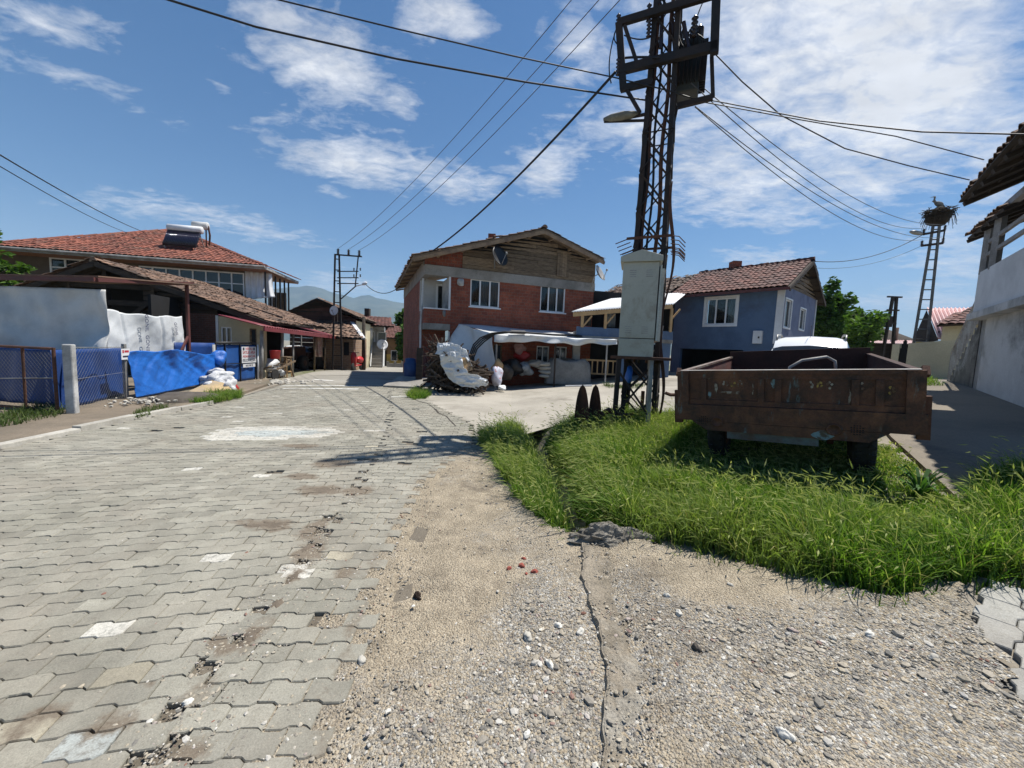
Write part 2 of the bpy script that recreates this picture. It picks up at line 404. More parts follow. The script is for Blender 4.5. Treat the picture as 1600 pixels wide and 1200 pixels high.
# --- paved road of interlocking zigzag pavers, each paver modelled
EDGE_PX = [(500,1200),(545,1070),(590,900),(612,850),(640,800),(662,752),(700,722),(742,692),(738,664),(690,640),(640,613)]
EDGE = gp(*EDGE_PX)
KERB_PX = [(-260,800),(-90,735),(0,706),(60,692),(130,677),(200,661),(260,648),(310,639),(360,627)]
KERB = gp(*KERB_PX)
SEAM = gp((210,1260),(248,1188),(304,1096),(360,1024),(420,960),(462,905),(500,850),(535,800),(575,740),(600,700),(612,650),(610,612))
YMAX = 14.5
road_poly = [(EDGE[0][0]-.1, .7)]+EDGE+[(-3.6,YMAX),(-8.3,YMAX)]+KERB[::-1]+[(-9.0,3.0),(-6.5,.7)]
def seam_x(y):
    for (x0,y0),(x1,y1) in zip(SEAM[:-1], SEAM[1:]):
        if y <= y1: return x0+(x1-x0)*(y-y0)/(y1-y0)
    return SEAM[-1][0]
paint_o = gp((318,686),(345,673),(390,669),(505,670),(535,677),(505,685),(420,690),(330,692))
paint_i = gp((362,682),(385,675),(490,674),(512,678),(470,682),(400,685))
stripe = gp((560,674),(600,674),(600,677),(560,677))
whites = [gp(q)[0] for q in ((340,880),(200,980),(515,868),(450,902),(410,745),(585,700),(580,712),(592,708),(430,648),(315,735))]
blues = [gp(q)[0] for q in ((270,876),(95,1192),(545,880))]
tans = [gp(q)[0] for q in ((205,1062),(10,1140))]
def fbm(x, y, s, o=4):
    z = 0*x; a = 1.0
    for k in range(o):
        z = z+a*np.sin(x*s*1.7+y*s*.9+k*2.1+1.5*np.sin(y*s*1.3+k))*np.cos(y*s*1.9-x*s*.6+k*1.3); s *= 2.1; a *= .5
    return z
SILT = []
for q_, rx_, ry_ in (((425,825),.42,.16),((400,822),.3,.1),((500,770),.4,.24),((470,748),.35,.16),((490,832),.16,.3),((395,1000),.1,.2),((462,905),.08,.2),((170,1140),.16,.1),((60,1130),.16,.09),((20,1150),.13,.08),((520,728),.4,.3),((300,1170),.14,.06),((470,870),.1,.2),((470,700),.4,.2),((565,770),.25,.2),((290,1188),.14,.05),((345,1010),.1,.06),((230,1085),.1,.06),((540,900),.1,.14)):
    g_ = G(*q_); SILT.append((g_.x, g_.y, rx_, ry_))
def silt(x, y):
    sx_ = np.interp(y, [q[1] for q in SEAM], [q[0] for q in SEAM]); z = (.26+.2*fbm(y, x*0, 2.3))*np.exp(-((x-sx_)/.15)**2)*np.clip((7.5-y)/3, 0, 1)+.16*np.exp(-((x-sx_+.5)/.55)**2)*np.clip((8-y)/3, 0, 1)
    z = z+.4*np.exp(-((x-np.interp(y, [q[1] for q in EDGE], [q[0] for q in EDGE])+.04)/.12)**2)
    for cx, cy, rx, ry in SILT: z = np.maximum(z, .62*np.exp(-((x-cx)/rx)**2-((y-cy)/ry)**2))
    return z
def pavers(name, zones, mats, top=.03, miss=.006):
    v = []; f = []; mi = []; NS = 6
    for ang, pw, ph, test, amp in zones:
        ca, sa = math.cos(ang), math.sin(ang)
        for j in range(int(-6/ph), int(19/ph)):
            for i in range(int(-12/pw), int(12/pw)):
                u0 = (i+(.5 if j % 2 else 0))*pw; w0 = j*ph; cu, cw = u0+pw/2, w0+ph/2
                cx, cy = cu*ca-cw*sa, cu*sa+cw*ca
                if cy < .7 or cy > YMAX or not test(cx, cy) or random.random() < miss: continue
                far = cy > 7.5
                def wave(u): 
                    t = (u/pw) % 1.0
                    return amp*max(-1, min(1, 3.2*math.sin(2*math.pi*t+.5)))
                g = .0022; k = len(v); jz = random.gauss(0, .0016); tx, ty = random.gauss(0, .007), random.gauss(0, .007); ja = random.gauss(0, .008); ju, jw = random.gauss(0, .0015), random.gauss(0, .0015)
                ns = 4 if far else 8
                low = [(u0+g+(pw-2*g)*q/ns) for q in range(ns+1)]
                outl = [(u, w0+g+wave(u)) for u in low]+[(u, w0+ph-g+wave(u)) for u in low[::-1]]
                ins = []
                for u, w in outl: ins.append((cu+(u-cu)*.965, cw+(w-cw)*.945))
                n = len(outl)
                rings = ((outl, -.035), (outl, -.006), (ins, 0)) if not far else ((outl, -.02), (ins, 0))
                chip = random.random() < .25
                for ring, dz in rings:
                    for q, (u, w) in enumerate(ring):
                        du, dw = u-cu+ju, w-cw+jw; du, dw = du-dw*ja, dw+du*ja
                        uu, ww = cu+du, cw+dw; x, y = uu*ca-ww*sa, uu*sa+ww*ca
                        if chip and q == n//3: x += (cx-x)*.12; y += (cy-y)*.12
                        v.append((x, y, zg(x, y)+top+dz+jz+du*tx+dw*ty))
                s = 0
                for R in range(len(rings)-1):
                    for q in range(n): f.append((k+R*n+q, k+R*n+(q+1) % n, k+(R+1)*n+(q+1) % n, k+(R+1)*n+q)); s += 1
                f.append(tuple(k+(len(rings)-1)*n+q for q in range(n))); s += 1
                m = 0
                if len(mats) > 1:
                    if inside(paint_i, cx, cy): m = 2
                    elif inside(paint_o, cx, cy) or inside(stripe, cx, cy): m = 1
                    elif any(abs(cx-q[0]) < pw*.5 and abs(cy-q[1]) < ph*.55 for q in whites): m = 1 if random.random() < .8 else 3
                    elif any(abs(cx-q[0]) < pw*.5 and abs(cy-q[1]) < ph*.5 for q in blues): m = 2
                    elif any(abs(cx-q[0]) < pw*.5 and abs(cy-q[1]) < ph*.5 for q in tans): m = 3
                    elif random.random() < .0025: m = 1
                mi += [m]*s
    me = bpy.data.meshes.new(name); me.from_pydata(v, [], f)
    for q in mats: me.materials.append(q)
    me.polygons.foreach_set('material_index', mi); me.update()
    A = np.array(v); at = me.attributes.new('silt', 'FLOAT', 'POINT'); at.data.foreach_set('value', silt(A[:,0], A[:,1]).astype(np.float32))
    o = bpy.data.objects.new(name, me); C.objects.link(o); o['kind'] = 'structure'; return o
def mat_paver(name, col, wear=None, isl=.22):
    m, nt, b, o = _nt(name); T = NT(nt); p = T.pos()
    base = T.mix(T.ramp(T.noise(p, 1.1, 6), .35, .65), tuple(col), (col[0]*.84, col[1]*.84, col[2]*.82))
    base = T.mix(1.0, base, _grey(T, T.ramp(T.island(), 0, 1, 1-isl, 1+isl)), 'MULTIPLY')
    c = base
    if wear: c = T.mix(T.ramp(T.noise(p, 26, 6, .75), .5, .62), tuple(wear), base)
    c = T.mix(1.0, c, _grey(T, T.ramp(T.noise(p, 130, 4, .8), .3, .7, .72, 1.28)), 'MULTIPLY')
    c = T.mix(T.ramp(T.noise(p, .9, 8, .7, .5), .45, .7, 0, .7), c, (.26,.23,.185))
    c = T.mix(1.0, c, _grey(T, T.ramp(T.noise(p, 3.3, 8, .7), .3, .7, .78, 1.18)), 'MULTIPLY')
    c = T.mix(T.ramp(T.noise(p, 33, 6, .8), .56, .7, 0, .6), c, (.12,.105,.08))
    at = T.n('ShaderNodeAttribute'); at.attribute_name = 'silt'
    c = T.mix(T.ramp(T.math('ADD', T.math('MULTIPLY', at.outputs['Fac'], 1.0), T.math('MULTIPLY', T.noise(p, 6.5, 8, .7), .75)), .72, .86, 0, .92), c, T.mix(T.ramp(T.noise(p, 90, 4, .7), .35, .65), (.13,.1,.072), (.21,.175,.13)))
    c = T.mix(T.ramp(T.noise(p, 7, 8, .75), .62, .7, 0, .6), c, (.13,.115,.09))
    T.l(c, b.inputs['Base Color']); b.inputs['Roughness'].default_value = .88; b.inputs['Specular IOR Level'].default_value = .3
    T.l(T.bump(T.noise(p, 150, 5, .8), .55, .006, T.bump(T.noise(p, 18, 4), .3, .012)), b.inputs['Normal']); return m
PAV = [mat_paver('grey_concrete_paver', (.295,.28,.232), None, .14), mat_paver('white_painted_paver', (.31,.3,.265), (.52,.5,.44)), mat_paver('pale_blue_painted_paver', (.28,.28,.26), (.4,.43,.41)), mat_paver('tan_paver', (.37,.335,.255))]
inroad = lambda x, y: inside(road_poly, x, y)
zl = lambda x, y: inroad(x, y) and x < seam_x(y)-.02
zr = lambda x, y: inroad(x, y) and x >= seam_x(y)-.02
pavers('paved_road', [(rad(13), .19, .114, zl, .0085), (rad(4), .188, .114, zr, .008)], PAV)
bed = mat('sandy_joint_bed', (.17,.145,.11), .95, (.115,.095,.07), 2, fine=.45, fscale=120, bump=.8, bscale=140)
big = [(EDGE[0][0]+.3, .6)]+[(x+.25, y) for x, y in EDGE]+[(-3.2,YMAX),(-8.6,YMAX)]+[(x-.1, y) for x, y in KERB[::-1]]+[(-9.2,3.0),(-6.8,.6)]
sheet('road_bed', big, .006, bed)

# --- kerb, dirt strip, far road, concrete road, apron
kb = MB(); pts = [Vector((x, y)) for x, y in KERB]; acc = []
for a, b in zip(pts[:-1], pts[1:]):
    k = max(1, int((b-a).length/.12)); acc += [a+(b-a)*i/k for i in range(k)]
i = 0
while i < len(acc)-9:
    a, b = acc[i], acc[min(i+8, len(acc)-1)]; d = (b-a).normalized(); nn = Vector((-d.y, d.x)); a = a+d*.008; b = b-d*.012
    h = .105+random.uniform(-.018, .012); w = .15; off = nn*random.uniform(-.015, .02); z0 = min(zg(a.x,a.y), zg(b.x,b.y))-.05
    def q(p, s, z): r = p+nn*s+off; return Vector((r.x, r.y, z))
    kb.hexa([q(a,0,z0),q(b,0,z0),q(b,w,z0),q(a,w,z0),q(a,.02,z0+.05+h),q(b,.02,z0+.05+h+random.uniform(-.012,.012)),q(b,w,z0+.05+h),q(a,w,z0+.05+h)]); i += 8
o = kb.build('kerb', mat('kerb_concrete', (.42,.4,.35), .9, (.3,.28,.24), 2, fine=.2, isl=.12, bump=.4), bevel=.012); o['kind'] = 'structure'
strip = [(x-.13, y) for x, y in KERB]+[(-7.75,11.2),(-8.5,13.5),(-9.6,15.0),(-14,13),(-13,6),(-12,3),(-9,3.2)]
sheet('pavement', strip, .075, MT['dirt'], thick=.1)
conc = mat('worn_concrete_road', (.37,.34,.285), .92, (.29,.265,.22), .7, fine=.22, fscale=60, bump=.35, bscale=70, col3=(.2,.18,.145), s3=.5)
farmat = mat('far_road_concrete', (.31,.29,.25), .92, (.25,.235,.2), .5, fine=.22, fscale=25, bump=.3, bscale=30, col3=(.16,.145,.12), s3=.35)
sheet('far_road', [(-3.2,YMAX-.35),(-2.6,17),(-3.0,24),(-4.6,33),(-6.5,46),(-11,47),(-11.2,36),(-11.2,26),(-10.1,19),(-9.2,15.3),(-8.5,YMAX-.35)], .018, farmat)
sheet('concrete_road', [tuple(G(640,615).xy),tuple(G(690,641).xy),tuple(G(740,666).xy),tuple(G(744,690).xy),(.2,6.9),(.9,7.6),(2.0,8.3),(4,8.6),(7,9.3),(11,12),(12,15),(8.4,19.5),(4,18),(-2,15.2),(-3,14.6)], .022, conc)
apron = mat('brown_worn_apron', (.2,.17,.13), .9, (.15,.128,.1), .8, fine=.25, fscale=40, bump=.3, col3=(.09,.085,.075), s3=.4)
AP = gp((1392,688),(1420,714),(1460,752),(1502,792))+[(5.0,3.9),(6.5,4.2),(14,6),(15.5,11),(12.5,13.5),(9.6,11.0)]
sheet('apron', AP, .05, apron, thick=.14)
# white lines painted across the road further off
def strip_line(p, w=.16, name='road_marking', m=None, off=.034):
    P = gp(*p); out = []; back = []
    for i, (x, y) in enumerate(P): out.append((x, y-w/2)); back.append((x, y+w/2))
    o = sheet(name, rough(out+back[::-1], .02, .2), off, m or mat('worn_white_road_paint', (.62,.61,.57), .8, (.4,.38,.34), 6, lo=.5, hi=.6, fine=.2)); return o
wm = mat('worn_white_road_paint', (.62,.61,.57), .8, (.42,.4,.35), 5, lo=.48, hi=.6, fine=.2)
P = [(-7.6,12.3),(-6.6,12.75),(-5.2,12.85),(-3.9,12.75)]
def marking(P, w, off): sheet('road_marking', rough([(x, y-w/2) for x, y in P]+[(x, y+w/2) for x, y in P[::-1]], .03, .25), off, wm)
marking(gp((412,614),(440,609),(500,608.5),(560,609.5)), .22, .036)
marking(gp((440,604.5),(500,603.5),(575,604.5)), .2, .036)
marking(gp((612,622),(640,622)), .12, .038)
marking(gp((490,594),(520,596)), .3, .03)
# crack in the concrete road
ck = MB(); cp = gp((640,622),(655,629),(668,632),(680,641),(686,648),(697,652),(704,660),(712,668))
for a, b in zip(cp[:-1], cp[1:]):
    d = (Vector(b)-Vector(a)).normalized(); nn = Vector((-d.y,d.x))*random.uniform(.012,.03)
    ck.add([(a[0]+nn.x,a[1]+nn.y,zg(*a)+.033),(b[0]+nn.x*.5,b[1]+nn.y*.5,zg(*b)+.033),(b[0]-nn.x,b[1]-nn.y,zg(*b)+.033),(a[0]-nn.x,a[1]-nn.y,zg(*a)+.033)],[(0,1,2,3)])
o = ck.build('road_crack', mat('crack_soil', (.05,.042,.033), .95, bump=0)); o['kind'] = 'structure'

# --- gravel verge: rolling sheet of fine gravel and real pebbles on it
gv = [(-.6,.6)]+[(x-.3, y) for x, y in EDGE[:8]]+gp((765,700),(800,760),(860,825),(925,835),(1010,850),(1150,892),(1240,908),(1340,932),(1420,948),(1505,925),(1535,1000),(1575,1085),(1640,1150),(1900,1290))+[(3.0,.6)]
SL = gp((930,1290),(936,1200),(948,1110),(946,1050),(925,975),(912,915),(905,850))      # left edge of the old concrete slab
from mathutils import noise as mnoise
def slab_edge(y):
    for (x0,y0),(x1,y1) in zip(SL[:-1], SL[1:]):
        if y <= y1: return x0+(x1-x0)*(y-y0)/(y1-y0)
    return SL[-1][0]
SLx = np.array([q[0] for q in SL]); SLy = np.array([q[1] for q in SL])
def grav_z(x, y):
    e = np.interp(y, SLy, SLx); r = np.clip((x-e-.1)/.35, 0, 1)
    return zg_np(x, y)+.016+.026*r*r*(3-2*r)+.009*fbm(x, y, 2)+.004*fbm(x, y, 9, 3)
gx = np.arange(-2.4, 5.2, .035); gy = np.arange(.6, 7.0, .035); GX, GY = np.meshgrid(gx, gy); GZ = grav_z(GX, GY)
ex_ = np.interp(GY, [q[1] for q in EDGE[:8]], [q[0] for q in EDGE[:8]]); GZ = np.where(GX < ex_+.12, zg_np(GX, GY)+.0225+.0015*fbm(GX, GY, 9, 2), GZ)
n = len(gx); ii = np.arange((len(gy)-1)*n).reshape(-1, n)[:, :-1].ravel()
F = np.stack([ii, ii+1, ii+n+1, ii+n], 1); cx = GX.ravel()[F].mean(1); cy = GY.ravel()[F].mean(1)
F = F[np_inside(gv, cx+.05*fbm(cx, cy, 4), cy+.05*fbm(cy, cx, 4))]
def mat_gravel():
    m, nt, b, o = _nt('fine_gravel'); T = NT(nt); p = T.pos()
    vd = T.n('ShaderNodeTexVoronoi'); T.l(p, vd.inputs['Vector']); vd.inputs['Scale'].default_value = 85
    v2 = T.n('ShaderNodeTexVoronoi'); T.l(p, v2.inputs['Vector']); v2.inputs['Scale'].default_value = 190
    sp = T.n('ShaderNodeSeparateColor'); T.l(vd.outputs['Color'], sp.inputs[0]); s2 = T.n('ShaderNodeSeparateColor'); T.l(v2.outputs['Color'], s2.inputs[0])
    sand = T.mix(s2.outputs[0], (.25,.2,.14), (.47,.405,.3)); stone = T.mix(sp.outputs[0], (.13,.12,.11), (.46,.43,.37)); stone = T.mix(T.ramp(sp.outputs[1], .85, .95), stone, (.55,.53,.48))
    at = T.n('ShaderNodeAttribute'); at.attribute_name = 'greyness'
    zone = T.ramp(T.math('ADD', at.outputs['Fac'], T.math('MULTIPLY', T.math('SUBTRACT', T.noise(p, 2.2, 8, .7, .4), .5), 2.0)), .25, .75)
    c = T.mix(T.math('MULTIPLY', T.ramp(sp.outputs[2], .35, .4), zone), sand, stone)
    c = T.mix(T.ramp(T.noise(p, 1.6, 9, .75), .53, .64, 0, .75), c, (.17,.14,.105))
    c = T.mix(1.0, c, _grey(T, T.ramp(T.noise(p, 5, 8, .7), .3, .7, .72, 1.2)), 'MULTIPLY')
    T.l(c, b.inputs['Base Color']); b.inputs['Roughness'].default_value = .92; b.inputs['Specular IOR Level'].default_value = .25
    h = T.math('MULTIPLY', vd.outputs['Distance'], -1.0)
    T.l(T.bump(h, .9, .012, T.bump(T.math('MULTIPLY', v2.outputs['Distance'], -1.0), .7, .005)), b.inputs['Normal']); return m
o = np_mesh('gravel_verge', np.stack([GX.ravel(), GY.ravel(), GZ.ravel()], 1), F, mat_gravel(), True); o['kind'] = 'structure'
ZON = []
for q_, rx_, ry_, k_ in (((850,985),.34,.5,.6),((830,1120),.3,.25,.6),((1330,1080),.9,.45,.62),((1100,1010),.5,.35,.6),((1450,1010),.5,.5,.5),((620,1150),.2,.2,.3),((1000,940),.25,.3,.35),((700,930),.35,.4,-.5),((1130,925),.5,.35,-.6),((690,800),.4,.8,-.5),((1050,1150),.15,.4,-.35)):
    g_ = G(*q_); ZON.append((g_.x, g_.y, rx_, ry_, k_))
def grey_zone(x, y):
    z = .34+0*x
    for cx, cy, rx, ry, k_ in ZON: z = z+k_*np.exp(-((x-cx)/rx)**2-((y-cy)/ry)**2)
    return z
at = o.data.attributes.new('greyness', 'FLOAT', 'POINT'); at.data.foreach_set('value', grey_zone(GX.ravel(), GY.ravel()).astype(np.float32))
# old concrete slab edge running towards the camera
sx = []; N = 90
sb = MB()
def slabf(u, v):
    y = .62+(SL[-1][1]-.62)*v; e = slab_edge(y)+.012*math.sin(y*7)+.006*math.sin(y*19+1)+.004*math.sin(y*47); w = .22+.05*math.sin(y*3)+.03*math.sin(y*11+2)
    x = e+w*u; z = zg(x, y)+.042-.04*u**1.3+(.006+.022*u)*mnoise.fractal(Vector((x*9, y*9, 2)), 1.0, 2.0, 4)
    if u == 0: z -= .045
    elif u < .1: z -= .004
    return (x+(.0 if u else -.004), y, z)
sb.grid(slabf, 30, 260)
o = sb.build('concrete_slab', mat('stained_old_concrete', (.34,.29,.22), .95, (.2,.17,.125), 7, fine=.5, fscale=80, bump=1.0, bscale=75, bdist=.02, col3=(.4,.37,.31), s3=2.2)); o['kind'] = 'structure'

ICO_V = None
def ico():
    bm = bmesh.new(); bmesh.ops.create_icosphere(bm, subdivisions=1, radius=1); V = np.array([v.co[:] for v in bm.verts]); F = np.array([[v.index for v in f.verts] for f in bm.faces]); bm.free(); return V, F
IV, IF = ico()
def stones(name, px, py, pz, size, m, flat=.6):
    n = len(px); sc = np.stack([size*rng.uniform(.8,1.5,n), size*rng.uniform(.6,1.0,n), size*rng.uniform(.4,.8,n)*flat/.6], 1)
    V = IV[None]*sc[:, None]*rng.uniform(.78, 1.2, (n, len(IV), 1)); a = rng.uniform(0, 6.28, n); c, s = np.cos(a)[:, None], np.sin(a)[:, None]
    x = V[:,:,0]*c-V[:,:,1]*s; y = V[:,:,0]*s+V[:,:,1]*c; V = np.stack([x+px[:,None], y+py[:,None], V[:,:,2]+pz[:,None]], 2)
    F = IF[None]+(np.arange(n)*len(IV))[:, None, None]
    return np_mesh(name, V.reshape(-1, 3), F.reshape(-1, 3), m, False)
def mat_pebble():
    m, nt, b, o = _nt('mixed_river_pebble'); T = NT(nt); r = T.island(); p = T.pos()
    x = T.n('ShaderNodeValToRGB'); T.l(r, x.inputs[0]); e = x.color_ramp.elements; e[0].color = (.15,.142,.125,1); e[1].color = (.6,.57,.5,1)
    for pos_, c in ((.25,(.25,.225,.185,1)),(.45,(.34,.295,.22,1)),(.6,(.29,.26,.215,1)),(.78,(.4,.345,.255,1)),(.9,(.43,.41,.37,1)),(.93,(.2,.09,.06,1)),(.95,(.46,.44,.4,1))):
        q = e.new(pos_); q.color = c
    c = T.mix(1.0, x.outputs[0], _grey(T, T.ramp(T.noise(p, 160, 3), .3, .7, .8, 1.2)), 'MULTIPLY')
    T.l(c, b.inputs['Base Color']); b.inputs['Roughness'].default_value = .8; return m
PEB = mat_pebble()
n = 300000; px = rng.uniform(-.8, 5, n); py = .7+(rng.random(n)**1.5)*5.5
dens = .3+.7*np.clip((px-.5)/.8, 0, 1)*np.clip((4.2-py)/1.5, .25, 1); dens = np.clip(grey_zone(px, py)+.35*np.exp(-((px-np.interp(py, SLy, SLx)-.12)/.14)**2), .05, 1.2)*np.clip(.6+.55*fbm(px, py, 2.2), .05, 1)
k = np_inside(gv, px, py) & (rng.random(n) < dens*.85); e = np.interp(py, SLy, SLx); k &= (np.abs(px-e) > .0)
px, py = px[k], py[k]; size = np.clip(rng.lognormal(-5.75, .6, len(px)), .0022, .02)*np.clip(.7+.5*grey_zone(px, py), .7, 1.15); e = np.interp(py, SLy, SLx)
o = stones('gravel', px, py, grav_z(px, py)+size*.15+np.where((px > e) & (px < e+.24), .03-.1*(px-e), 0), size, PEB); o['kind'] = 'stuff'; tag(o, 'loose mixed pebbles strewn over the sandy verge beside the pavers', 'gravel')
# small stones washed into the paver joints and along the seam
n = 4200; py = .75+rng.random(n)**1.6*6; px = np.array([seam_x(y) for y in py])+rng.normal(0, .11, n)
n2 = 1800; qy = .8+rng.random(n2)**1.4*4; qx = np.interp(qy, [q[1] for q in EDGE[:8]], [q[0] for q in EDGE[:8]])+rng.normal(-.05, .16, n2)
n3 = 1500; ry = .8+rng.random(n3)**1.2*5; rx = rng.uniform(-3.5, 0, n3)
px = np.concatenate([px, qx, rx]); py = np.concatenate([py, qy, ry]); size = np.clip(rng.lognormal(-5.35, .45, len(px)), .003, .014)
o = stones('grit', px, py, zg_np(px, py)+.028+size*.1, size, PEB); o['kind'] = 'stuff'; tag(o, 'grit and small stones scattered along the joints of the pavers', 'grit')

# dirt silted over the pavers
dp = MB()
def patch(cx, cy, rx, ry, seed, z=.035, rot=0.0):
    def fn(u, v):
        a = 2*math.pi*u; k = 1+.25*math.sin(3*a+seed)+.16*math.sin(5*a+seed*2)+.14*math.sin(9*a+seed*3.3)+.1*math.sin(17*a+seed*5)
        x, y = rx*k*v*math.cos(a), ry*k*v*math.sin(a); x, y = cx+x*math.cos(rot)-y*math.sin(rot), cy+x*math.sin(rot)+y*math.cos(rot)
        return (x, y, zg(x, y)+z-.012*v**3+.002*wob(x*37, y*41))
    dp.grid(fn, 48, 5)
from mathutils import noise as mnoise
def patch(cx, cy, rx, ry, seed):
    def fn(u, v):
        a = 2*math.pi*u; k = 1+.75*mnoise.fractal(Vector((1.4*math.cos(a), 1.4*math.sin(a), seed)), 1.0, 2.0, 5)
        x, y = cx+rx*k*v*math.cos(a), cy+ry*k*v*math.sin(a); return (x, y, zg(x, y)+.034-.014*v**3+.004*mnoise.noise(Vector((x*14, y*14, seed))))
    dp.grid(fn, 72, 6)
for q, rx, ry, s in (((425,825),.2,.08,1),((500,770),.2,.1,3.1),((395,1000),.05,.1,6.2),((462,905),.04,.1,7.4),((480,862),.04,.09,13),((432,950),.035,.08,4)):
    g = G(*q); patch(g.x, g.y, rx, ry, s)
o = dp.build('dirt', mat('silted_dirt', (.15,.12,.088), .95, (.11,.088,.064), 4, fine=.35, fscale=90, bump=.7, bscale=90), smooth=True); o['kind'] = 'stuff'; tag(o, 'brown silt lying over the grey pavers along their seam', 'dirt')

# single stones that stand out
def rock(name, px_, py_, r, lab, m, seed, grp=None, cat='stone', flat=.7, ry=.75, rot=None):
    g = G(px_, py_); b = MB(); z = float(grav_z(np.array(g.x), np.array(g.y)))
    r *= .82; b = rough_rock((g.x, g.y, z+r*flat*.4), r*1.2, r*ry, r*flat, seed, 22, 14, .42, rot if rot is not None else seed*1.3)
    tag(b.build(name, m, None, True), lab, cat, grp)
GR = 'larger stones lying on the gravel'
rock('stone',859,1046,.03,'long white stone lying nearest the old slab edge, below a group of stones',MT['whitestone'],1,GR,ry=.6,rot=2.0)
rock('stone',872,983,.025,'white stone at the top left of the small stone group by the slab',MT['whitestone'],2,GR)
rock('stone',906,993,.028,'rounded white stone close against the slab edge at mid gravel',MT['whitestone'],3,GR)
rock('stone',824,1001,.032,'grey white stone leftmost of the stone group by the slab',MT['stone'],4,GR)
rock('stone',836,1044,.022,'flat beige stone just left of the long white stone',MT['stone'],5,GR)
rock('stone',1060,970,.026,'oval white stone on the gravel right of the slab, below a smaller one',MT['whitestone'],6,GR)
rock('stone',1041,943,.02,'small white stone at the top right of the old concrete slab',MT['whitestone'],7,GR)
rock('stone',823,1156,.019,'pale oblong stone near the bottom edge, left of the slab crack',MT['whitestone'],8,GR)
rock('stone',1225,1168,.032,'largest white stone at the bottom of the right-hand gravel',MT['whitestone'],9,GR,ry=.6)
rock('stone',1357,1004,.026,'angular white stone beside a dark one on the right-hand gravel',MT['whitestone'],10,GR)
rock('stone',1400,1003,.026,'dark grey stone right of the angular white stone',PEB,11,GR)
rock('stone',1457,1041,.024,'pale flat stone at far right of the gravel, near the flagstones',MT['stone'],12,GR)
rock('stone',1300,1012,.02,'small cream stone in the middle of the coarse right-hand gravel',MT['stone'],13,GR)
rock('stone',1140,925,.018,'small pale stone below the front edge of the tall grass',MT['stone'],14,GR)
rock('stone',295,1106,.024,'white stone lying in a joint of the grey pavers',MT['whitestone'],15,GR,flat=.8)
rock('stone',565,1040,.03,'grey lump of stone at the ragged edge of the pavers',MT['stone'],16,GR)
GB = 'broken brick pieces on the gravel'
for i, (a, c, r, l) in enumerate(((795,893,.022,'leftmost red brick fragment on the gravel'),(815,888,.028,'red brick fragment second from the left in the row'),(835,897,.026,'biggest flat red brick fragment, rightmost of its scatter'),(822,901,.014,'tiny red brick chip just below the larger fragments'),(818,876,.017,'red brick fragment at the top of the scatter'))):
    rock('brick_fragment',a,c,r,l,MT['brickbit'],20+i,GB,'brick piece')
rock('dung_clump',652,936,.03,'dark brown crumbly clump on the gravel beside the pavers',mat('dark_brown_clod',(.045,.026,.015),.95,(.025,.015,.01),30,bump=.9,bscale=90),31,None,'clod',1.1)
rock('dung_clump',1087,1024,.024,'small black brown clod among grey pebbles right of the slab',MT['soil'],33,None,'clod',.9)
g = G(955, 846); b = rough_rock((g.x, g.y, g.z-.01), .3, .13, .13, 3, 60, 30, .38, -.1); c_ = rough_rock((g.x+.24, g.y-.02, g.z-.02), .2, .1, .08, 5, 44, 24, .4, .2); b.add(c_.v, c_.f)
tag(b.build('concrete_chunk', mat('broken_concrete', (.24,.22,.185), .95, (.13,.115,.09), 9, fine=.4, fscale=60, bump=.9, bscale=60, bdist=.02, col3=(.33,.31,.27), s3=5)), 'rough broken concrete headwall at the end of the grassy ditch', 'concrete chunk')

# pale crazy flagstones at the right edge
FL = gp((1508,925),(1530,985),(1565,1062),(1610,1125),(1760,1230),(1900,1100),(1700,925),(1600,912))
inF = lambda x, y: inside(FL, x, y)
pavers('flagstone_path', [(rad(35), .25, .15, inF, .012)], [mat_paver('pale_flagstone', (.36,.35,.32), None, .2)], .036, .04)

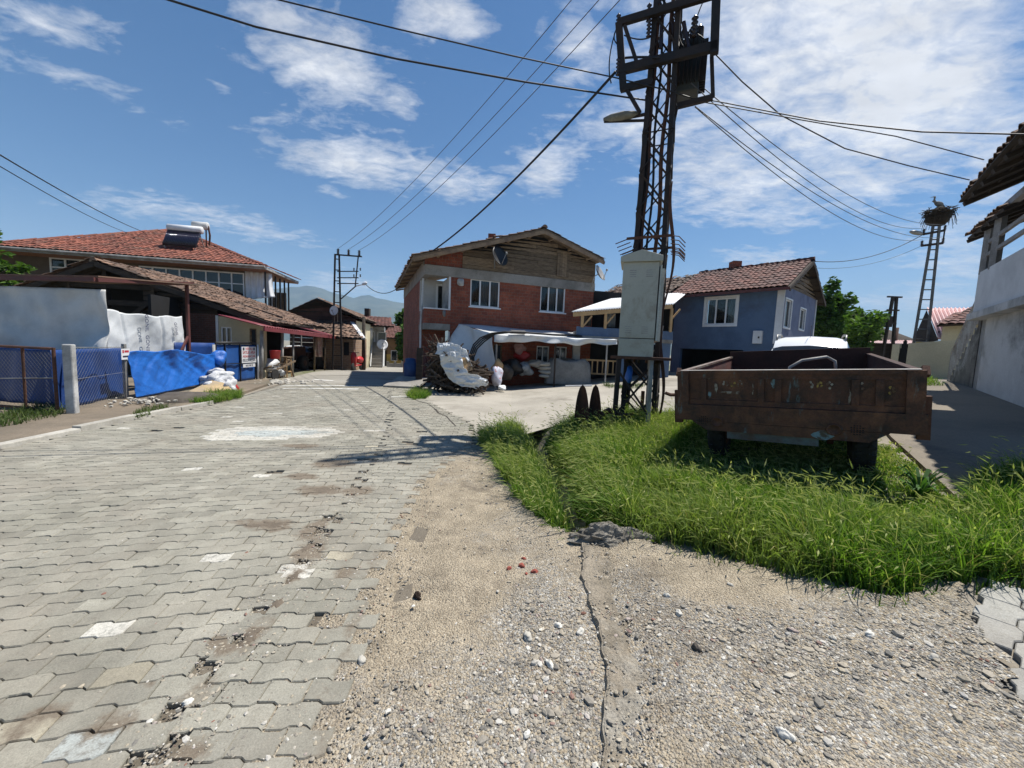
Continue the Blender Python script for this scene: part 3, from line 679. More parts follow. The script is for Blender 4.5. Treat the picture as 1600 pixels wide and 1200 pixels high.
# ------------------------------------------------------------------ grass
def grass(name, poly, dens, h0, h1, m, label, lean=(-.22,-.06), w=.006, heads=0.0, mh=None, zoff=0.0, avoid=None, hf=None):
    x0, x1 = min(p[0] for p in poly), max(p[0] for p in poly); y0, y1 = min(p[1] for p in poly), max(p[1] for p in poly)
    n = int((x1-x0)*(y1-y0)*dens); X = rng.uniform(x0, x1, n); Y = rng.uniform(y0, y1, n)
    k = np_inside(poly, X+.06*fbm(X, Y, 5), Y+.06*fbm(Y, X, 5))
    if avoid is not None: k &= ~avoid(X, Y)
    clump = fbm(X, Y, 2.6, 3); k &= rng.random(n) < np.clip(.85+.3*clump, .35, 1)
    X, Y, clump = X[k], Y[k], clump[k]; n = len(X)
    Z = zbase(X, Y)+zoff
    H = rng.uniform(h0, h1, n)*np.clip(1+.34*clump, .42, 1.6)*rng.choice([.6,1,1.0,1.15], n)
    if hf is not None: H = H*hf(X, Y)
    def blade(X, Y, Z, H, wd, spread, curl):
        n = len(X); az = rng.uniform(0, 6.28, n); L = np.stack([lean[0]+spread*rng.normal(0, 1, n), lean[1]+spread*rng.normal(0, 1, n)], 1)
        side = np.stack([np.cos(az), np.sin(az), 0*az], 1); V = np.zeros((n, 8, 3))
        for i, (t, ww) in enumerate(((0,1),(.4,.9),(.75,.6),(1,.08))):
            c = np.stack([X+L[:,0]*H*(t**1.9)*curl, Y+L[:,1]*H*(t**1.9)*curl, Z+H*(t-.28*curl*t**3*np.hypot(L[:,0], L[:,1]))], 1)
            V[:, 2*i] = c-side*(wd*ww)[:, None]; V[:, 2*i+1] = c+side*(wd*ww)[:, None]
        return V, L
    V, L = blade(X, Y, Z, H, w*rng.uniform(.5, 1.3, n), .5, .9)
    q = np.array([[0,1,3,2],[2,3,5,4],[4,5,7,6]]); F = (q[None]+(np.arange(n)*8)[:, None, None]).reshape(-1, 4)
    Vs = [V.reshape(-1, 3)]; Fs = [F]; mi = [np.zeros(len(F))]
    if heads:
        s = rng.random(n) < heads; hx, hy, hz, hh = X[s], Y[s], Z[s], H[s]*1.25+.06; m_ = len(hx)
        V2, L2 = blade(hx, hy, hz, hh, np.full(m_, .0016), .28, 1.0); k0 = len(Vs[0])
        Vs.append(V2.reshape(-1, 3)); Fs.append((q[None]+(np.arange(m_)*8)[:, None, None]).reshape(-1, 4)+k0); mi.append(np.ones(m_*3))
        tip = (V2[:,6]+V2[:,7])/2; d = tip-(V2[:,4]+V2[:,5])/2; d /= np.linalg.norm(d, axis=1)[:, None]; d[:,2] -= .55; d[:,:2] += np.array(lean)*.9; d /= np.linalg.norm(d, axis=1)[:, None]
        ln = rng.uniform(.06, .1, m_)[:, None]; k0 += len(V2.reshape(-1, 3))
        a = np.cross(d, np.array([0,0,1.0])); a /= np.linalg.norm(a, axis=1)[:, None]; c = np.cross(a, d); HV = []
        for ax in (a, c):
            HV += [tip, tip+d*ln*.35+ax*.0052, tip+d*ln, tip+d*ln*.35-ax*.0052]
        HV = np.stack(HV, 1); qq = np.array([[0,1,2,3],[4,5,6,7]])
        Vs.append(HV.reshape(-1, 3)); Fs.append((qq[None]+(np.arange(m_)*8)[:, None, None]).reshape(-1, 4)+k0); mi.append(np.ones(m_*2))
    o = np_mesh(name, np.concatenate(Vs), np.concatenate(Fs), [m, mh or m], False, np.concatenate(mi)); o['kind'] = 'stuff'; tag(o, label, 'grass'); return o
GM = mat_leaf('green_grass', (.03,.095,.01), (.19,.31,.045), .42, (.2,.27,.065), True)
GH = mat_leaf('barley_seed_heads', (.3,.36,.13), (.5,.5,.24), .45)
left_patch = gp((748,688),(770,722),(800,770),(845,818),(885,842),(912,826),(893,782),(868,735),(845,705),(825,672),(790,668))
main_patch = gp((850,684),(905,662),(960,655),(1070,655),(1180,660))+[(4.6,6.0),tuple(G(1400,700).xy),tuple(G(1440,742).xy),tuple(G(1500,797).xy),(5.0,3.85),(6.0,4.0)]+gp((1700,960),(1600,905),(1510,908),(1400,930),(1330,918),(1240,900),(1150,880),(1060,852),(1000,850),(945,828),(920,790),(900,755),(870,715))
ditchcut = lambda X, Y: seg_dist(X, Y, DITCH) < .13+.05*fbm(X, Y, 6)
def trailer_low(X, Y):
    dx, dy = X-2.24, Y-4.88; q = dx*.794-dy*.608; f = dx*.608+dy*.794
    k = np.clip((f+1.05)/.6, 0, 1)*np.clip((q+.35)/.3, 0, 1)*np.clip((2.55-q)/.25, 0, 1); return 1-.8*k
grass('grass', left_patch, 7500, .1, .27, GM, 'small tapering tongue of tall barley grass between the gravel and the ditch', w=.0048, heads=.07, mh=GH, avoid=ditchcut)
grass('grass', main_patch, 7000, .11, .3, GM, 'large bed of tall wind-bent barley grass under the rusty trailer', w=.0052, heads=.05, mh=GH, avoid=ditchcut, hf=trailer_low)
grass('grass', rough([(x, y) for x, y in gp((905,700),(940,700),(1000,760),(1000,830),(940,825),(915,780),(885,740))], .05), 1500, .22, .4, GM, 'long pale grass drooping over the side of the ditch', lean=(-.5,-.25), heads=.25, mh=GH, avoid=ditchcut)
fringe = gp((1040,852),(1150,880),(1240,900),(1330,918),(1400,930),(1510,908),(1600,905),(1640,940),(1520,935),(1410,962),(1330,950),(1240,928),(1150,902),(1050,872),(990,848))
grass('grass', fringe, 700, .05, .16, GM, 'sparse short grass straggling out over the gravel below the tall bed', (0,0), w=.004, heads=.03, mh=GH)
DG = mat_leaf('dull_grass', (.05,.085,.02), (.12,.16,.05), .3)
FLN = [(-8.35,7.0),(-9.1,9.0)]
grass('grass', gp((-40,668),(30,648),(95,640),(104,652),(60,664),(0,676)), 1200, .08, .2, DG, 'dull grass growing at the foot of the chain-link gate', (0,0), zoff=.07)
grass('grass', gp((205,655),(235,640),(262,640),(250,648),(215,660)), 1400, .04, .1, DG, 'thin short grass on the dirt between kerb and blue tarpaulin', (0,0), zoff=.07)
grass('grass', gp((300,634),(318,622),(372,617),(380,624),(350,631),(312,637)), 2600, .08, .2, GM, 'clump of bright grass at the kerb below the cardboard sheet', (0,0), zoff=.05)
grass('grass', gp((636,622),(650,612),(672,614),(670,623),(650,627)), 2600, .12, .3, GM, 'small tuft of grass at the corner of the woodpile', (0,0))
grass('grass', [(10.2,10.6),(11.4,10.2),(13.5,12.5),(13.2,14),(11.5,12.8)], 900, .08, .22, GM, 'sunlit grass at the foot of the peeling white house', (0,0))
grass('grass', gp((940,603),(975,604),(1010,602),(1000,609),(950,608)), 700, .08, .2, DG, 'low weeds along the road edge beneath the front of the lean-to', (0,0))

# a broad-leaved weed at the edge of the apron
g = G(1436, 778); wd_ = MB(); r_ = random.Random(2)
for i in range(34):
    a = r_.uniform(0, 6.28); L = r_.uniform(.1, .26); d = Vector((math.cos(a), math.sin(a), 0)); sd_ = Vector((-d.y, d.x, 0)); h = r_.uniform(.08, .3)
    P_ = [g+d*L*t+Vector((0,0,h*math.sin(2.2*t)+.02)) for t in (0,.35,.7,1)]; W_ = (.005,.014,.011,.001); vs = []
    for p_, ww in zip(P_, W_): vs += [p_-sd_*ww, p_+sd_*ww]
    wd_.add(vs, [(0,1,3,2),(2,3,5,4),(4,5,7,6)])
tag(wd_.build('broadleaf_weed', mat_leaf('weed_leaf', (.03,.09,.02), (.07,.16,.035), .3)), 'single broad-leaved weed at the grassy edge of the brown apron', 'weed')
# ------------------------------------------------------------------ camera, sun, sky
cam = bpy.data.cameras.new('camera'); co = bpy.data.objects.new('camera', cam); C.objects.link(co)
cam.sensor_width = 36; cam.lens = FOC/1600*36; cam.clip_end = 30000; cam.clip_start = .05
M = Matrix((( _rt.x, _up.x, -_fw.x, 0), (_rt.y, _up.y, -_fw.y, 0), (_rt.z, _up.z, -_fw.z, EYE.z), (0,0,0,1))); co.matrix_world = M
bpy.context.scene.camera = co
AZ, EL = rad(62), rad(65)
SUN = Vector((math.sin(AZ)*math.cos(EL), math.cos(AZ)*math.cos(EL), math.sin(EL)))
sl = bpy.data.lights.new('sun', 'SUN'); sl.energy = 5.0; sl.angle = rad(.5); sl.color = (1, .955, .88)
so = bpy.data.objects.new('sun', sl); C.objects.link(so); so.rotation_euler = (-SUN).to_track_quat('-Z', 'Y').to_euler(); so.location = (0, 0, 30)
w = bpy.data.worlds.new('World'); bpy.context.scene.world = w; w.use_nodes = True; nt = w.node_tree; nt.nodes.clear(); T = NT(nt)
sky = T.n('ShaderNodeTexSky'); sky.sky_type = 'NISHITA'; sky.sun_disc = False; sky.sun_elevation = EL; sky.sun_rotation = AZ
sky.air_density = 1.0; sky.dust_density = .25; sky.ozone_density = 2.2; sky.altitude = 200
dirv = T.n('ShaderNodeTexCoord').outputs['Generated']
sp = T.n('ShaderNodeSeparateXYZ'); T.l(dirv, sp.inputs[0])
zz = T.math('ADD', T.math('MAXIMUM', sp.outputs[2], 0.0), .1)
cb = T.n('ShaderNodeCombineXYZ'); T.l(T.math('DIVIDE', sp.outputs[0], zz), cb.inputs[0]); T.l(T.math('DIVIDE', sp.outputs[1], zz), cb.inputs[1])
pv = cb.outputs[0]
def skyp(px, py):
    d = ray(px, py).normalized(); k = max(d.z, 0)+.1; return Vector((d.x/k, d.y/k))
def blob(px, py, ax, ay, bx, by, wgt, inner=.15):     # centre and two half-axis end points in the picture of the sky
    c = skyp(px, py); a = skyp(px+ax, py+ay)-c; b = skyp(px+bx, py+by)-c
    det = a.x*b.y-a.y*b.x; ia = Vector((b.y, -b.x))/det; ib = Vector((-a.y, a.x))/det
    s = T.n('ShaderNodeVectorMath', operation='SUBTRACT'); T.l(pv, s.inputs[0]); s.inputs[1].default_value = (c.x, c.y, 0); r = []
    for q in (ia, ib):
        d = T.n('ShaderNodeVectorMath', operation='DOT_PRODUCT'); T.l(s.outputs[0], d.inputs[0]); d.inputs[1].default_value = (q.x, q.y, 0); r.append(T.math('POWER', T.math('ABSOLUTE', d.outputs['Value']), 2.0))
    ln = T.math('SQRT', T.math('ADD', r[0], r[1])); return T.ramp(ln, inner, 1.0, wgt, 0)
cover = None
for q in ((575,255,230,35,20,70,.86),(720,290,150,5,-10,45,.8),(520,300,60,10,0,25,.6),(520,110,190,90,-50,85,.82),(610,150,90,60,-20,50,.74),(690,25,130,30,0,75,.82),(70,30,190,50,0,75,.66),(110,125,220,100,-20,40,.54),(345,135,55,20,0,24,.56),(330,345,280,60,-12,38,.62),(850,265,130,-30,0,65,.8),(900,60,110,20,0,110,.74),
          (1340,140,520,30,0,260,1.02),(1480,90,300,20,0,190,.95),(1150,270,300,30,0,110,.95),(1200,60,190,0,0,120,.84),(1220,345,140,10,0,36,.68),(1370,300,120,-10,0,50,.78),(1500,400,220,-20,0,80,.72),(1560,250,150,-20,0,110,.84),(1000,215,140,10,0,80,.8),(1200,400,170,-5,0,30,.66),(1450,470,260,-10,0,44,.74),(540,447,180,6,0,34,.62),(440,40,140,60,-40,60,.72),(470,170,70,40,-20,36,.46)):
    x = blob(*q); cover = x if cover is None else T.math('MAXIMUM', cover, x)
rot = T.n('ShaderNodeMapping'); rot.inputs['Rotation'].default_value = (0, 0, rad(-18)); rot.inputs['Scale'].default_value = (1.0, 1.55, 1); T.l(pv, rot.inputs[0]); pr = rot.outputs[0]
n1 = T.noise(pr, 1.6, 10, .6, .5); n2 = T.noise(pr, 7.5, 8, .6, .5)
nn = T.math('ADD', T.math('MULTIPLY', n1, .5), T.math('MULTIPLY', n2, .5))
n3 = T.noise(pr, 22, 6, .65, .4); nn = T.math('ADD', T.math('MULTIPLY', nn, .84), T.math('MULTIPLY', n3, .16))
al = T.ramp(T.math('ADD', T.math('MULTIPLY', T.math('SUBTRACT', nn, .5), 2.1), T.math('MULTIPLY', cover, .76)), .3, .8)
al = T.math('MULTIPLY', al, T.ramp(sp.outputs[2], .0, .06))
shade = T.ramp(T.noise(pr, 3.0, 6, .6), .35, .7, .82, 1.06)
hs = T.n('ShaderNodeHueSaturation'); T.l(sky.outputs[0], hs.inputs['Color']); hs.inputs['Saturation'].default_value = 1.28; hs.inputs['Value'].default_value = 1.26
ccol = T.mix(1.0, (11.6, 11.7, 11.9), _grey(T, shade), 'MULTIPLY')
horizon = T.mix(T.ramp(sp.outputs[2], 0.0, .22, .35, 0), hs.outputs[0], (5.4, 7.2, 9.4))
cc = T.mix(T.math('MULTIPLY', al, .93), horizon, ccol)
bg = T.n('ShaderNodeBackground'); T.l(cc, bg.inputs[0]); bg.inputs[1].default_value = .06
wo = T.n('ShaderNodeOutputWorld'); T.l(bg.outputs[0], wo.inputs[0])
S = bpy.context.scene; S.view_settings.view_transform = 'Standard'; S.view_settings.look = 'None'; S.view_settings.exposure = .55; S.view_settings.gamma = 1
S.cycles.max_bounces = 6; S.cycles.diffuse_bounces = 3; S.cycles.glossy_bounces = 2; S.cycles.transmission_bounces = 2; S.cycles.volume_bounces = 0
S.cycles.use_denoising = True
# ------------------------------------------------------------------ mountains
mb = MB(); prof = [(-900,470),(-300,462),(100,455),(300,452),(420,452),(455,449),(478,446),(500,450),(525,458),(548,466),(565,461),(585,464),(610,470),(640,476),(700,486),(800,492),(1000,505),(1300,520),(1700,545),(2300,560)]
def ridge(px):
    for (a, b), (c, d) in zip(prof[:-1], prof[1:]):
        if px <= c: return b+(d-b)*(px-a)/(c-a)
    return prof[-1][1]
def mfn(u, v):
    px = -900+3200*u; py = ridge(px)+1.6*wob(px*.05)+.8*wob(px*.17); d = 3800.0; top = atY(px, py, d); t = v
    g = 1-t; dd = d-1700*(g**1.2)+160*g*math.sin(px*.045+2*math.sin(px*.013))*math.sin(3.1*min(1, g*1.4)); f = dd/d
    P = Vector((top.x*f, dd, -5+(top.z+5)*(t**.85)+30*math.sin(px*.11+t*5)*t*g)); return P
mb.grid(mfn, 260, 14)
mm, mnt, mbs, mo = _nt('wooded_slope'); MTn = NT(mnt); pp = MTn.pos()
MTn.l(MTn.mix(MTn.ramp(MTn.noise(pp, .006, 7, .65), .4, .62), (.03,.05,.03), (.085,.1,.065)), mbs.inputs['Base Color']); mbs.inputs['Roughness'].default_value = .95
o = mb.build('mountains', mm, None, True); o['kind'] = 'structure'
HAZE = MB(); HAZE.hexa([(-5200,-40,-6),(5200,-40,-6),(5200,5200,-6),(-5200,5200,-6),(-5200,-40,760),(5200,-40,760),(5200,5200,760),(-5200,5200,760)])
hm = bpy.data.materials.new('haze_air'); hm.use_nodes = True; hn = hm.node_tree; hn.nodes.clear(); ho = hn.nodes.new('ShaderNodeOutputMaterial'); hv = hn.nodes.new('ShaderNodeVolumePrincipled')
hv.inputs['Color'].default_value = (.5,.72,1,1); hv.inputs['Density'].default_value = .00016; hv.inputs['Anisotropy'].default_value = 0.0; hn.links.new(hv.outputs[0], ho.inputs['Volume'])
o = HAZE.build('haze', hm); o['kind'] = 'stuff'; tag(o, 'thin bluish haze veiling the far mountains', 'haze')

# ------------------------------------------------------------------ shared building helpers
def roof(P, m, parent, tw=.22, th=.34, name='roof', under=None, thick=.07, amp=.045, mess=.01, missing=.0):
    P = [Vector(p) for p in P]; nrm = Vector((0,0,0))
    for i in range(len(P)): nrm += (P[i]-P[0]).cross(P[(i+1) % len(P)]-P[0])
    nrm.normalize()
    if nrm.z < 0: nrm = -nrm
    v = (Vector((0,0,1))-nrm*nrm.z).normalized(); u = v.cross(nrm); o = P[0]
    q = [((p-o).dot(u), (p-o).dot(v)) for p in P]
    b = MB(); b.slab([p-nrm*.02 for p in P], -nrm*thick); base = b.build(name, under or MT['darkwood'], parent)
    u0, u1 = min(a for a, _ in q), max(a for a, _ in q); v0, v1 = min(a for _, a in q), max(a for _, a in q)
    t = MB()
    for j in range(int((v1-v0)/th)+1):
        for i in range(int((u1-u0)/tw)+1):
            cu, cv = u0+(i+.5)*tw, v0+(j+.5)*th
            if not inside(q, cu, cv) or random.random() < missing: continue
            ju, jv, jr, jh = random.gauss(0, mess), random.gauss(0, mess*1.3), random.gauss(0, mess*3), abs(random.gauss(0, mess*.8)); vs = []
            for s, (dv, lift) in enumerate(((-.5*th-.03, .034), (.5*th+.02, .006))):
                for k in range(5):
                    a = k/4; du = (a-.5)*tw*1.05; h = amp*math.sin(math.pi*a)*(1 if s == 0 else .8); uu = cu+du+ju-dv*jr; vv = cv+dv+jv+du*jr
                    vs.append(o+u*uu+v*vv+nrm*(h+lift+jh))
            k0 = len(vs); fs = [(k, k+1, k+6, k+5) for k in range(4)]
            for k in range(5): vs.append(vs[k]-nrm*.018-v*.002)
            fs += [(k0+k, k0+k+1, k+1, k) for k in range(4)]
            t.add(vs, fs)
    t.build('roof_tiles', m, base); return base
def ridge_tiles(pts, m, parent, r=.1, ln=.36):
    b = MB()
    for a, c in zip(pts[:-1], pts[1:]):
        a, c = Vector(a), Vector(c); d = (c-a); n = max(1, int(d.length/ln)); d = d/n; up = Vector((0,0,1)); s = d.cross(up).normalized()
        for i in range(n):
            p, q = a+d*i-d*.06, a+d*(i+1); vs = []; jz = random.gauss(0, .012)
            for e, rr in ((p, r*1.12), (q, r*.9)):
                for k in range(6): t = math.pi*k/5; vs.append(e+s*math.cos(t)*rr+up*(math.sin(t)*rr+jz))
            b.add(vs, [(k, k+1, k+7, k+6) for k in range(5)]+[(0,1,2,3,4,5)])
    return b.build('ridge_tiles', m, parent)
def holes_wall(b, pl, u0, u1, z0, z1, holes, n=0.0, th=.2):
    us = sorted({u0, u1, *[h[0] for h in holes], *[h[1] for h in holes]}); zs = sorted({z0, z1, *[h[2] for h in holes], *[h[3] for h in holes]})
    us = [u for u in us if u0 <= u <= u1]; zs = [z for z in zs if z0 <= z <= z1]
    for a, c in zip(us[:-1], us[1:]):
        for e, f in zip(zs[:-1], zs[1:]):
            mu, mz = (a+c)/2, (e+f)/2
            if any(h[0] < mu < h[1] and h[2] < mz < h[3] for h in holes): continue
            b.box(pl, a, c, e, f, n-th, n)
    return b
def window(pl, u0, u1, z0, z1, n, parent, panes=3, bars=(), fw=.05, curtain=True, sill=False, trim=0.0, m=None, label=None, depth=.06, transom=None):
    m = m or MT['frame']; f = MB(); d0, d1 = n-.09, n-.09+depth
    f.box(pl,u0,u1,z0,z0+fw,d0,d1); f.box(pl,u0,u1,z1-fw,z1,d0,d1); f.box(pl,u0,u0+fw,z0+fw,z1-fw,d0,d1); f.box(pl,u1-fw,u1,z0+fw,z1-fw,d0,d1)
    for i in range(1, panes): c = u0+(u1-u0)*i/panes; f.box(pl,c-fw*.5,c+fw*.5,z0+fw,z1-fw,d0,d1)
    if transom: 
        for i in range(panes): f.box(pl,u0+(u1-u0)*i/panes+fw*.5,u0+(u1-u0)*(i+1)/panes-fw*.5,transom-fw*.4,transom+fw*.4,d0,d1-.004)
    if trim:
        for a in ((u0-trim,u1+trim,z1,z1+trim),(u0-trim,u1+trim,z0-trim,z0),(u0-trim,u0,z0,z1),(u1,u1+trim,z0,z1)): f.box(pl,*a,n-.02,n+.03)
    if sill: f.box(pl,u0-.06,u1+.06,z0-.05,z0-.002,n-.09,n+.06)
    w_ = f.build('window', m, parent)
    if label: w_['label'] = label
    g = MB(); g.box(pl,u0+fw,u1-fw,z0+fw,z1-fw,d0+.015,d0+.021); g.build('pane', MT['glass'] if not curtain else GLC, w_)
    if curtain:
        c = MB(); ph = random.random()*6
        for i in range(panes):
            a0, a1 = u0+(u1-u0)*i/panes+fw, u0+(u1-u0)*(i+1)/panes-fw*.5
            if (i+len(parent.name)) % 4 == 3: continue
            c.grid(lambda s, t: pl.W(a0+(a1-a0)*s, z0+fw+(z1-z0-2*fw)*t, d0-.05+.012*math.sin(s*26+ph)), 22, 1)
        if c.f: c.build('curtain', MT['curtain'], w_)
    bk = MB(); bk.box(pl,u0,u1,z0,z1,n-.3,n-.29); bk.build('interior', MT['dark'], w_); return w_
def _glc():
    m, nt, b, o = _nt('clear_window_glass'); t = nt.nodes.new('ShaderNodeBsdfTransparent'); t.inputs[0].default_value = (.75,.8,.82,1); g = nt.nodes.new('ShaderNodeBsdfGlossy'); g.inputs['Roughness'].default_value = .05
    x = nt.nodes.new('ShaderNodeMixShader'); fr = nt.nodes.new('ShaderNodeFresnel'); fr.inputs[0].default_value = 1.5
    nt.links.new(fr.outputs[0], x.inputs[0]); nt.links.new(t.outputs[0], x.inputs[1]); nt.links.new(g.outputs[0], x.inputs[2]); nt.links.new(x.outputs[0], o.inputs[0]); return m
GLC = _glc()
def corrug(b, p00, p10, p01, p11, n, amp, nv=4, thick=.012):     # corrugated sheet, ribs running from the 0 edge to the 1 edge
    p00, p10, p01, p11 = map(Vector, (p00, p10, p01, p11)); nr = (p10-p00).cross(p01-p00).normalized()
    if nr.z < 0: nr = -nr
    b.grid(lambda u, v: (p00.lerp(p10, u)).lerp(p01.lerp(p11, u), v)+nr*amp*math.sin(u*n*6.2832), n*6, nv, -nr*thick); return b
def boards(b, pl, u0, u1, z0, ztop, h=.17, n=0.0, th=.03, jit=.012, step=2.4):   # horizontal boards clipped under a roofline ztop(u)
    z = z0
    while True:
        us = [u for u in np.linspace(u0, u1, 60) if ztop(u) > z+.02]
        if not us: break
        a, c = min(us), max(us)
        cuts = [a]; 
        while cuts[-1]+step < c-.4: cuts.append(cuts[-1]+step*random.uniform(.7, 1.2))
        cuts.append(c)
        for s, e in zip(cuts[:-1], cuts[1:]):
            hh = h*random.uniform(.88, .99); j = random.uniform(0, jit); zt0, zt1 = min(z+hh, ztop(s+.001)), min(z+hh, ztop(e-.001)); d = random.gauss(0, .006)
            zt0, zt1 = max(zt0, z+.01), max(zt1, z+.01)
            b.hexa([pl.W(s+.005,z+d,n+th+j),pl.W(e-.005,z-d,n+th+j),pl.W(e-.005,z-d,n),pl.W(s+.005,z+d,n),pl.W(s+.005,zt0,n+th+j*.4),pl.W(e-.005,zt1,n+th+j*.4),pl.W(e-.005,zt1,n),pl.W(s+.005,zt0,n)])
        z += h
    return b
def lattice(name, base, top, w0, w1, ux, parent, m, nseg=14, t=.07, both=True, legw=None, cross=False):
    """square lattice mast; ux = horizontal direction of one face"""
    base, top = Vector(base), Vector(top); ax = Vector((ux[0], ux[1], 0)).normalized(); ay = Vector((-ax.y, ax.x, 0)); H = (top-base).length
    cor = [(-1,-1),(1,-1),(1,1),(-1,1)]
    def P(i, s): w_ = (w0+(w1-w0)*s)/2; return base.lerp(top, s)+ax*cor[i % 4][0]*w_+ay*cor[i % 4][1]*w_
    for i in range(4):
        b = MB(); b.angle(P(i,0), P(i,1), legw or t, (legw or t)*.16, -ax*cor[i][0], -ay*cor[i][1]); b.build('leg', m, parent)
    for i in range(4):
        b = MB()
        for k in range(nseg):
            s0, s1 = k/nseg, (k+1)/nseg
            a, c = (P(i,s0), P(i+1,s1)) if (k+i) % 2 else (P(i+1,s0), P(i,s1)); d = (c-a).normalized(); b.beam(a+d*.02, c-d*.02, t*.55, .008, (P(i,s0)-P(i+2,s0)).normalized())
            if cross:
                a, c = (P(i,s0), P(i+1,s1)) if not (k+i) % 2 else (P(i+1,s0), P(i,s1)); d = (c-a).normalized(); b.beam(a+d*.02, c-d*.02, t*.55, .008, (P(i,s0)-P(i+2,s0)).normalized()*-1)
            if k % 4 == 0 and k: b.beam(P(i,s0), P(i+1,s0), t*.5, .009, Vector((0,0,1)))
        b.build('lacing', m, parent)
    return P
def crown(name, parent, c, rx, ry, rz, n, size, m, seed=0, gaps=.5):
    r = np.random.default_rng(seed); K = 26; cen = r.normal(0, 1, (K, 3)); cen /= np.linalg.norm(cen, axis=1)[:, None]; cen *= r.uniform(.3, .92, (K, 1)); rad_ = r.uniform(.22, .42, K)
    idx = r.integers(0, K, n); d = r.normal(0, 1, (n, 3)); d /= np.linalg.norm(d, axis=1)[:, None]; P = cen[idx]+d*(rad_[idx]*r.random(n)**.45)[:, None]
    P = P*np.array([rx, ry, rz])+np.array(c)
    a = r.normal(0, 1, (n, 3)); a[:, 2] *= .5; a /= np.linalg.norm(a, axis=1)[:, None]; q = np.cross(a, r.normal(0, 1, (n, 3))); q /= np.linalg.norm(q, axis=1)[:, None]
    s = size*r.uniform(.6, 1.3, n)[:, None]; nn = np.cross(a, q)*s*.18
    V = np.stack([P-a*s, P-q*s*.5+nn, P+a*s*1.1, P+q*s*.5+nn], 1)-np.array(wloc(parent))
    o = np_mesh(name, V.reshape(-1, 3), np.arange(n*4).reshape(-1, 4), m, False); o.parent = parent; return o
def tree(label, x, y, h, rx, rz, n, size, m, seed, group=None, ry=None, name='leafy_tree', cz=None):
    z = zg(x, y); t = thing(name, label, 'tree', (x, y, z), group); r = random.Random(seed); b = MB()
    top = Vector((x+r.uniform(-.2,.2), y, z+h*.75)); b.tube([(x,y,z-.1),(x+.05,y,z+h*.25),(x+.02,y+.05,z+h*.5),top],[h*.035,h*.028,h*.02,h*.006],9)
    for i in range(9):
        a = r.uniform(0, 6.28); s = r.uniform(.3, .65)*h; p = Vector((x+.03,y,z+s)); e = p+Vector((math.cos(a)*rx*.75, math.sin(a)*rx*.75, h*.22)); b.tube([p, p.lerp(e,.5)+Vector((0,0,.08*h)), e],[h*.013,h*.008,h*.003],6)
    b.build('trunk', MT['bark'], t, True); crown('crown', t, (x, y, z+(cz or h-rz)), rx, ry or rx, rz, n, size, m, seed); return t
# ================================================================== LEFT SIDE
# --- chain-link gate, concrete post, chain-link fence, tarpaulins
FP0, FP1 = Vector((-8.2,7.1,0)), Vector((-9.05,8.95,0))
FN = Plan(FP0.x, FP0.y, FP1.x-FP0.x, FP1.y-FP0.y); FN.n = -FN.n if FN.n.x < 0 else FN.n       # faces the road
FZ = .08
MT['dullwire'] = mat('dull_fence_wire', (.17,.18,.17), .7, (.1,.1,.1), 3, fine=0, bump=0)
def mesh_wires(b, pl, u0, u1, z0, z1, cell=.085, r=.0014, n=0):
    H = z1-z0; L = u1-u0; k = int((L+H)/cell)
    for s in (1, -1):
        for i in range(k+1):
            a = u0-H+i*cell if s == 1 else u0+i*cell
            p, q = (a, z0), (a+s*H, z1)
            # clip against u0..u1
            def cl(p, q):
                (x0, y0), (x1, y1) = p, q
                if x0 > x1: x0, y0, x1, y1 = x1, y1, x0, y0
                if x1 <= u0 or x0 >= u1: return None
                if x0 < u0: y0 += (y1-y0)*(u0-x0)/(x1-x0); x0 = u0
                if x1 > u1: y1 = y0+(y1-y0)*(u1-x0)/(x1-x0); x1 = u1
                return (x0, y0), (x1, y1)
            c = cl(p, q)
            if c and abs(c[0][0]-c[1][0]) > .01: b.tube([pl.W(c[0][0],c[0][1],n+.003*s), pl.W(c[1][0],c[1][1],n+.003*s)], r, 3, False)
    return b
# gate: continues out of the frame to the left, hinged on the post
GT = Plan(-8.28, 6.98, 1, -.16); gate = thing('chain_link_gate', 'rusty framed chain-link gate hung on the concrete post at far left', 'gate', GT.W(-1.5,FZ))
b = MB()
for z in (.14, 1.27): b.tube([GT.W(-3.2,z), GT.W(-.08,z)], .024, 8)
for u in (-3.2, -.08): b.tube([GT.W(u,.12), GT.W(u,1.29)], .026, 8)
b.build('frame', MT['rust'], gate)
b = MB(); b.tube([GT.W(-.82,.1), GT.W(-.8,1.25)], .022, 8); b.build('upright', MT['rust'], gate)
b = MB(); b.tube([GT.W(-3.2,.55), GT.W(-.08,.74)], .013, 6); b.build('rail', MT['galv'], gate)
mesh_wires(MB(), GT, -3.18, -.1, .16, 1.25).build('wire_mesh', MT['dullwire'], gate)
b = MB(); b.box(FN,-.07,.07,-.1,1.36,-.07,.07); tag(b.build('fence_post', MT['whiteplaster'], None, bevel=.02), 'thick weathered white concrete post between gate and chain-link fence', 'post')
LF = (FP1-FP0).length
fence = thing('chain_link_fence', 'chain-link fence panel in front of dull blue tarpaulin beside the kerb', 'fence', FN.W(LF/2,FZ))
mesh_wires(MB(), FN, .08, LF, .12, 1.3, .1, .0013).build('wire_mesh', MT['dullwire'], fence)
b = MB(); b.tube([FN.W(.07,1.3), FN.W(LF,1.28)], .008, 6); b.tube([FN.W(.07,.7), FN.W(LF,.7)], .004, 5); b.build('tension_wire', MT['galv'], fence)
b = MB(); b.beam(FN.W(LF,.02), FN.W(LF,1.36), .07, .07); b.build('post', MT['galv'], fence, bevel=.01)
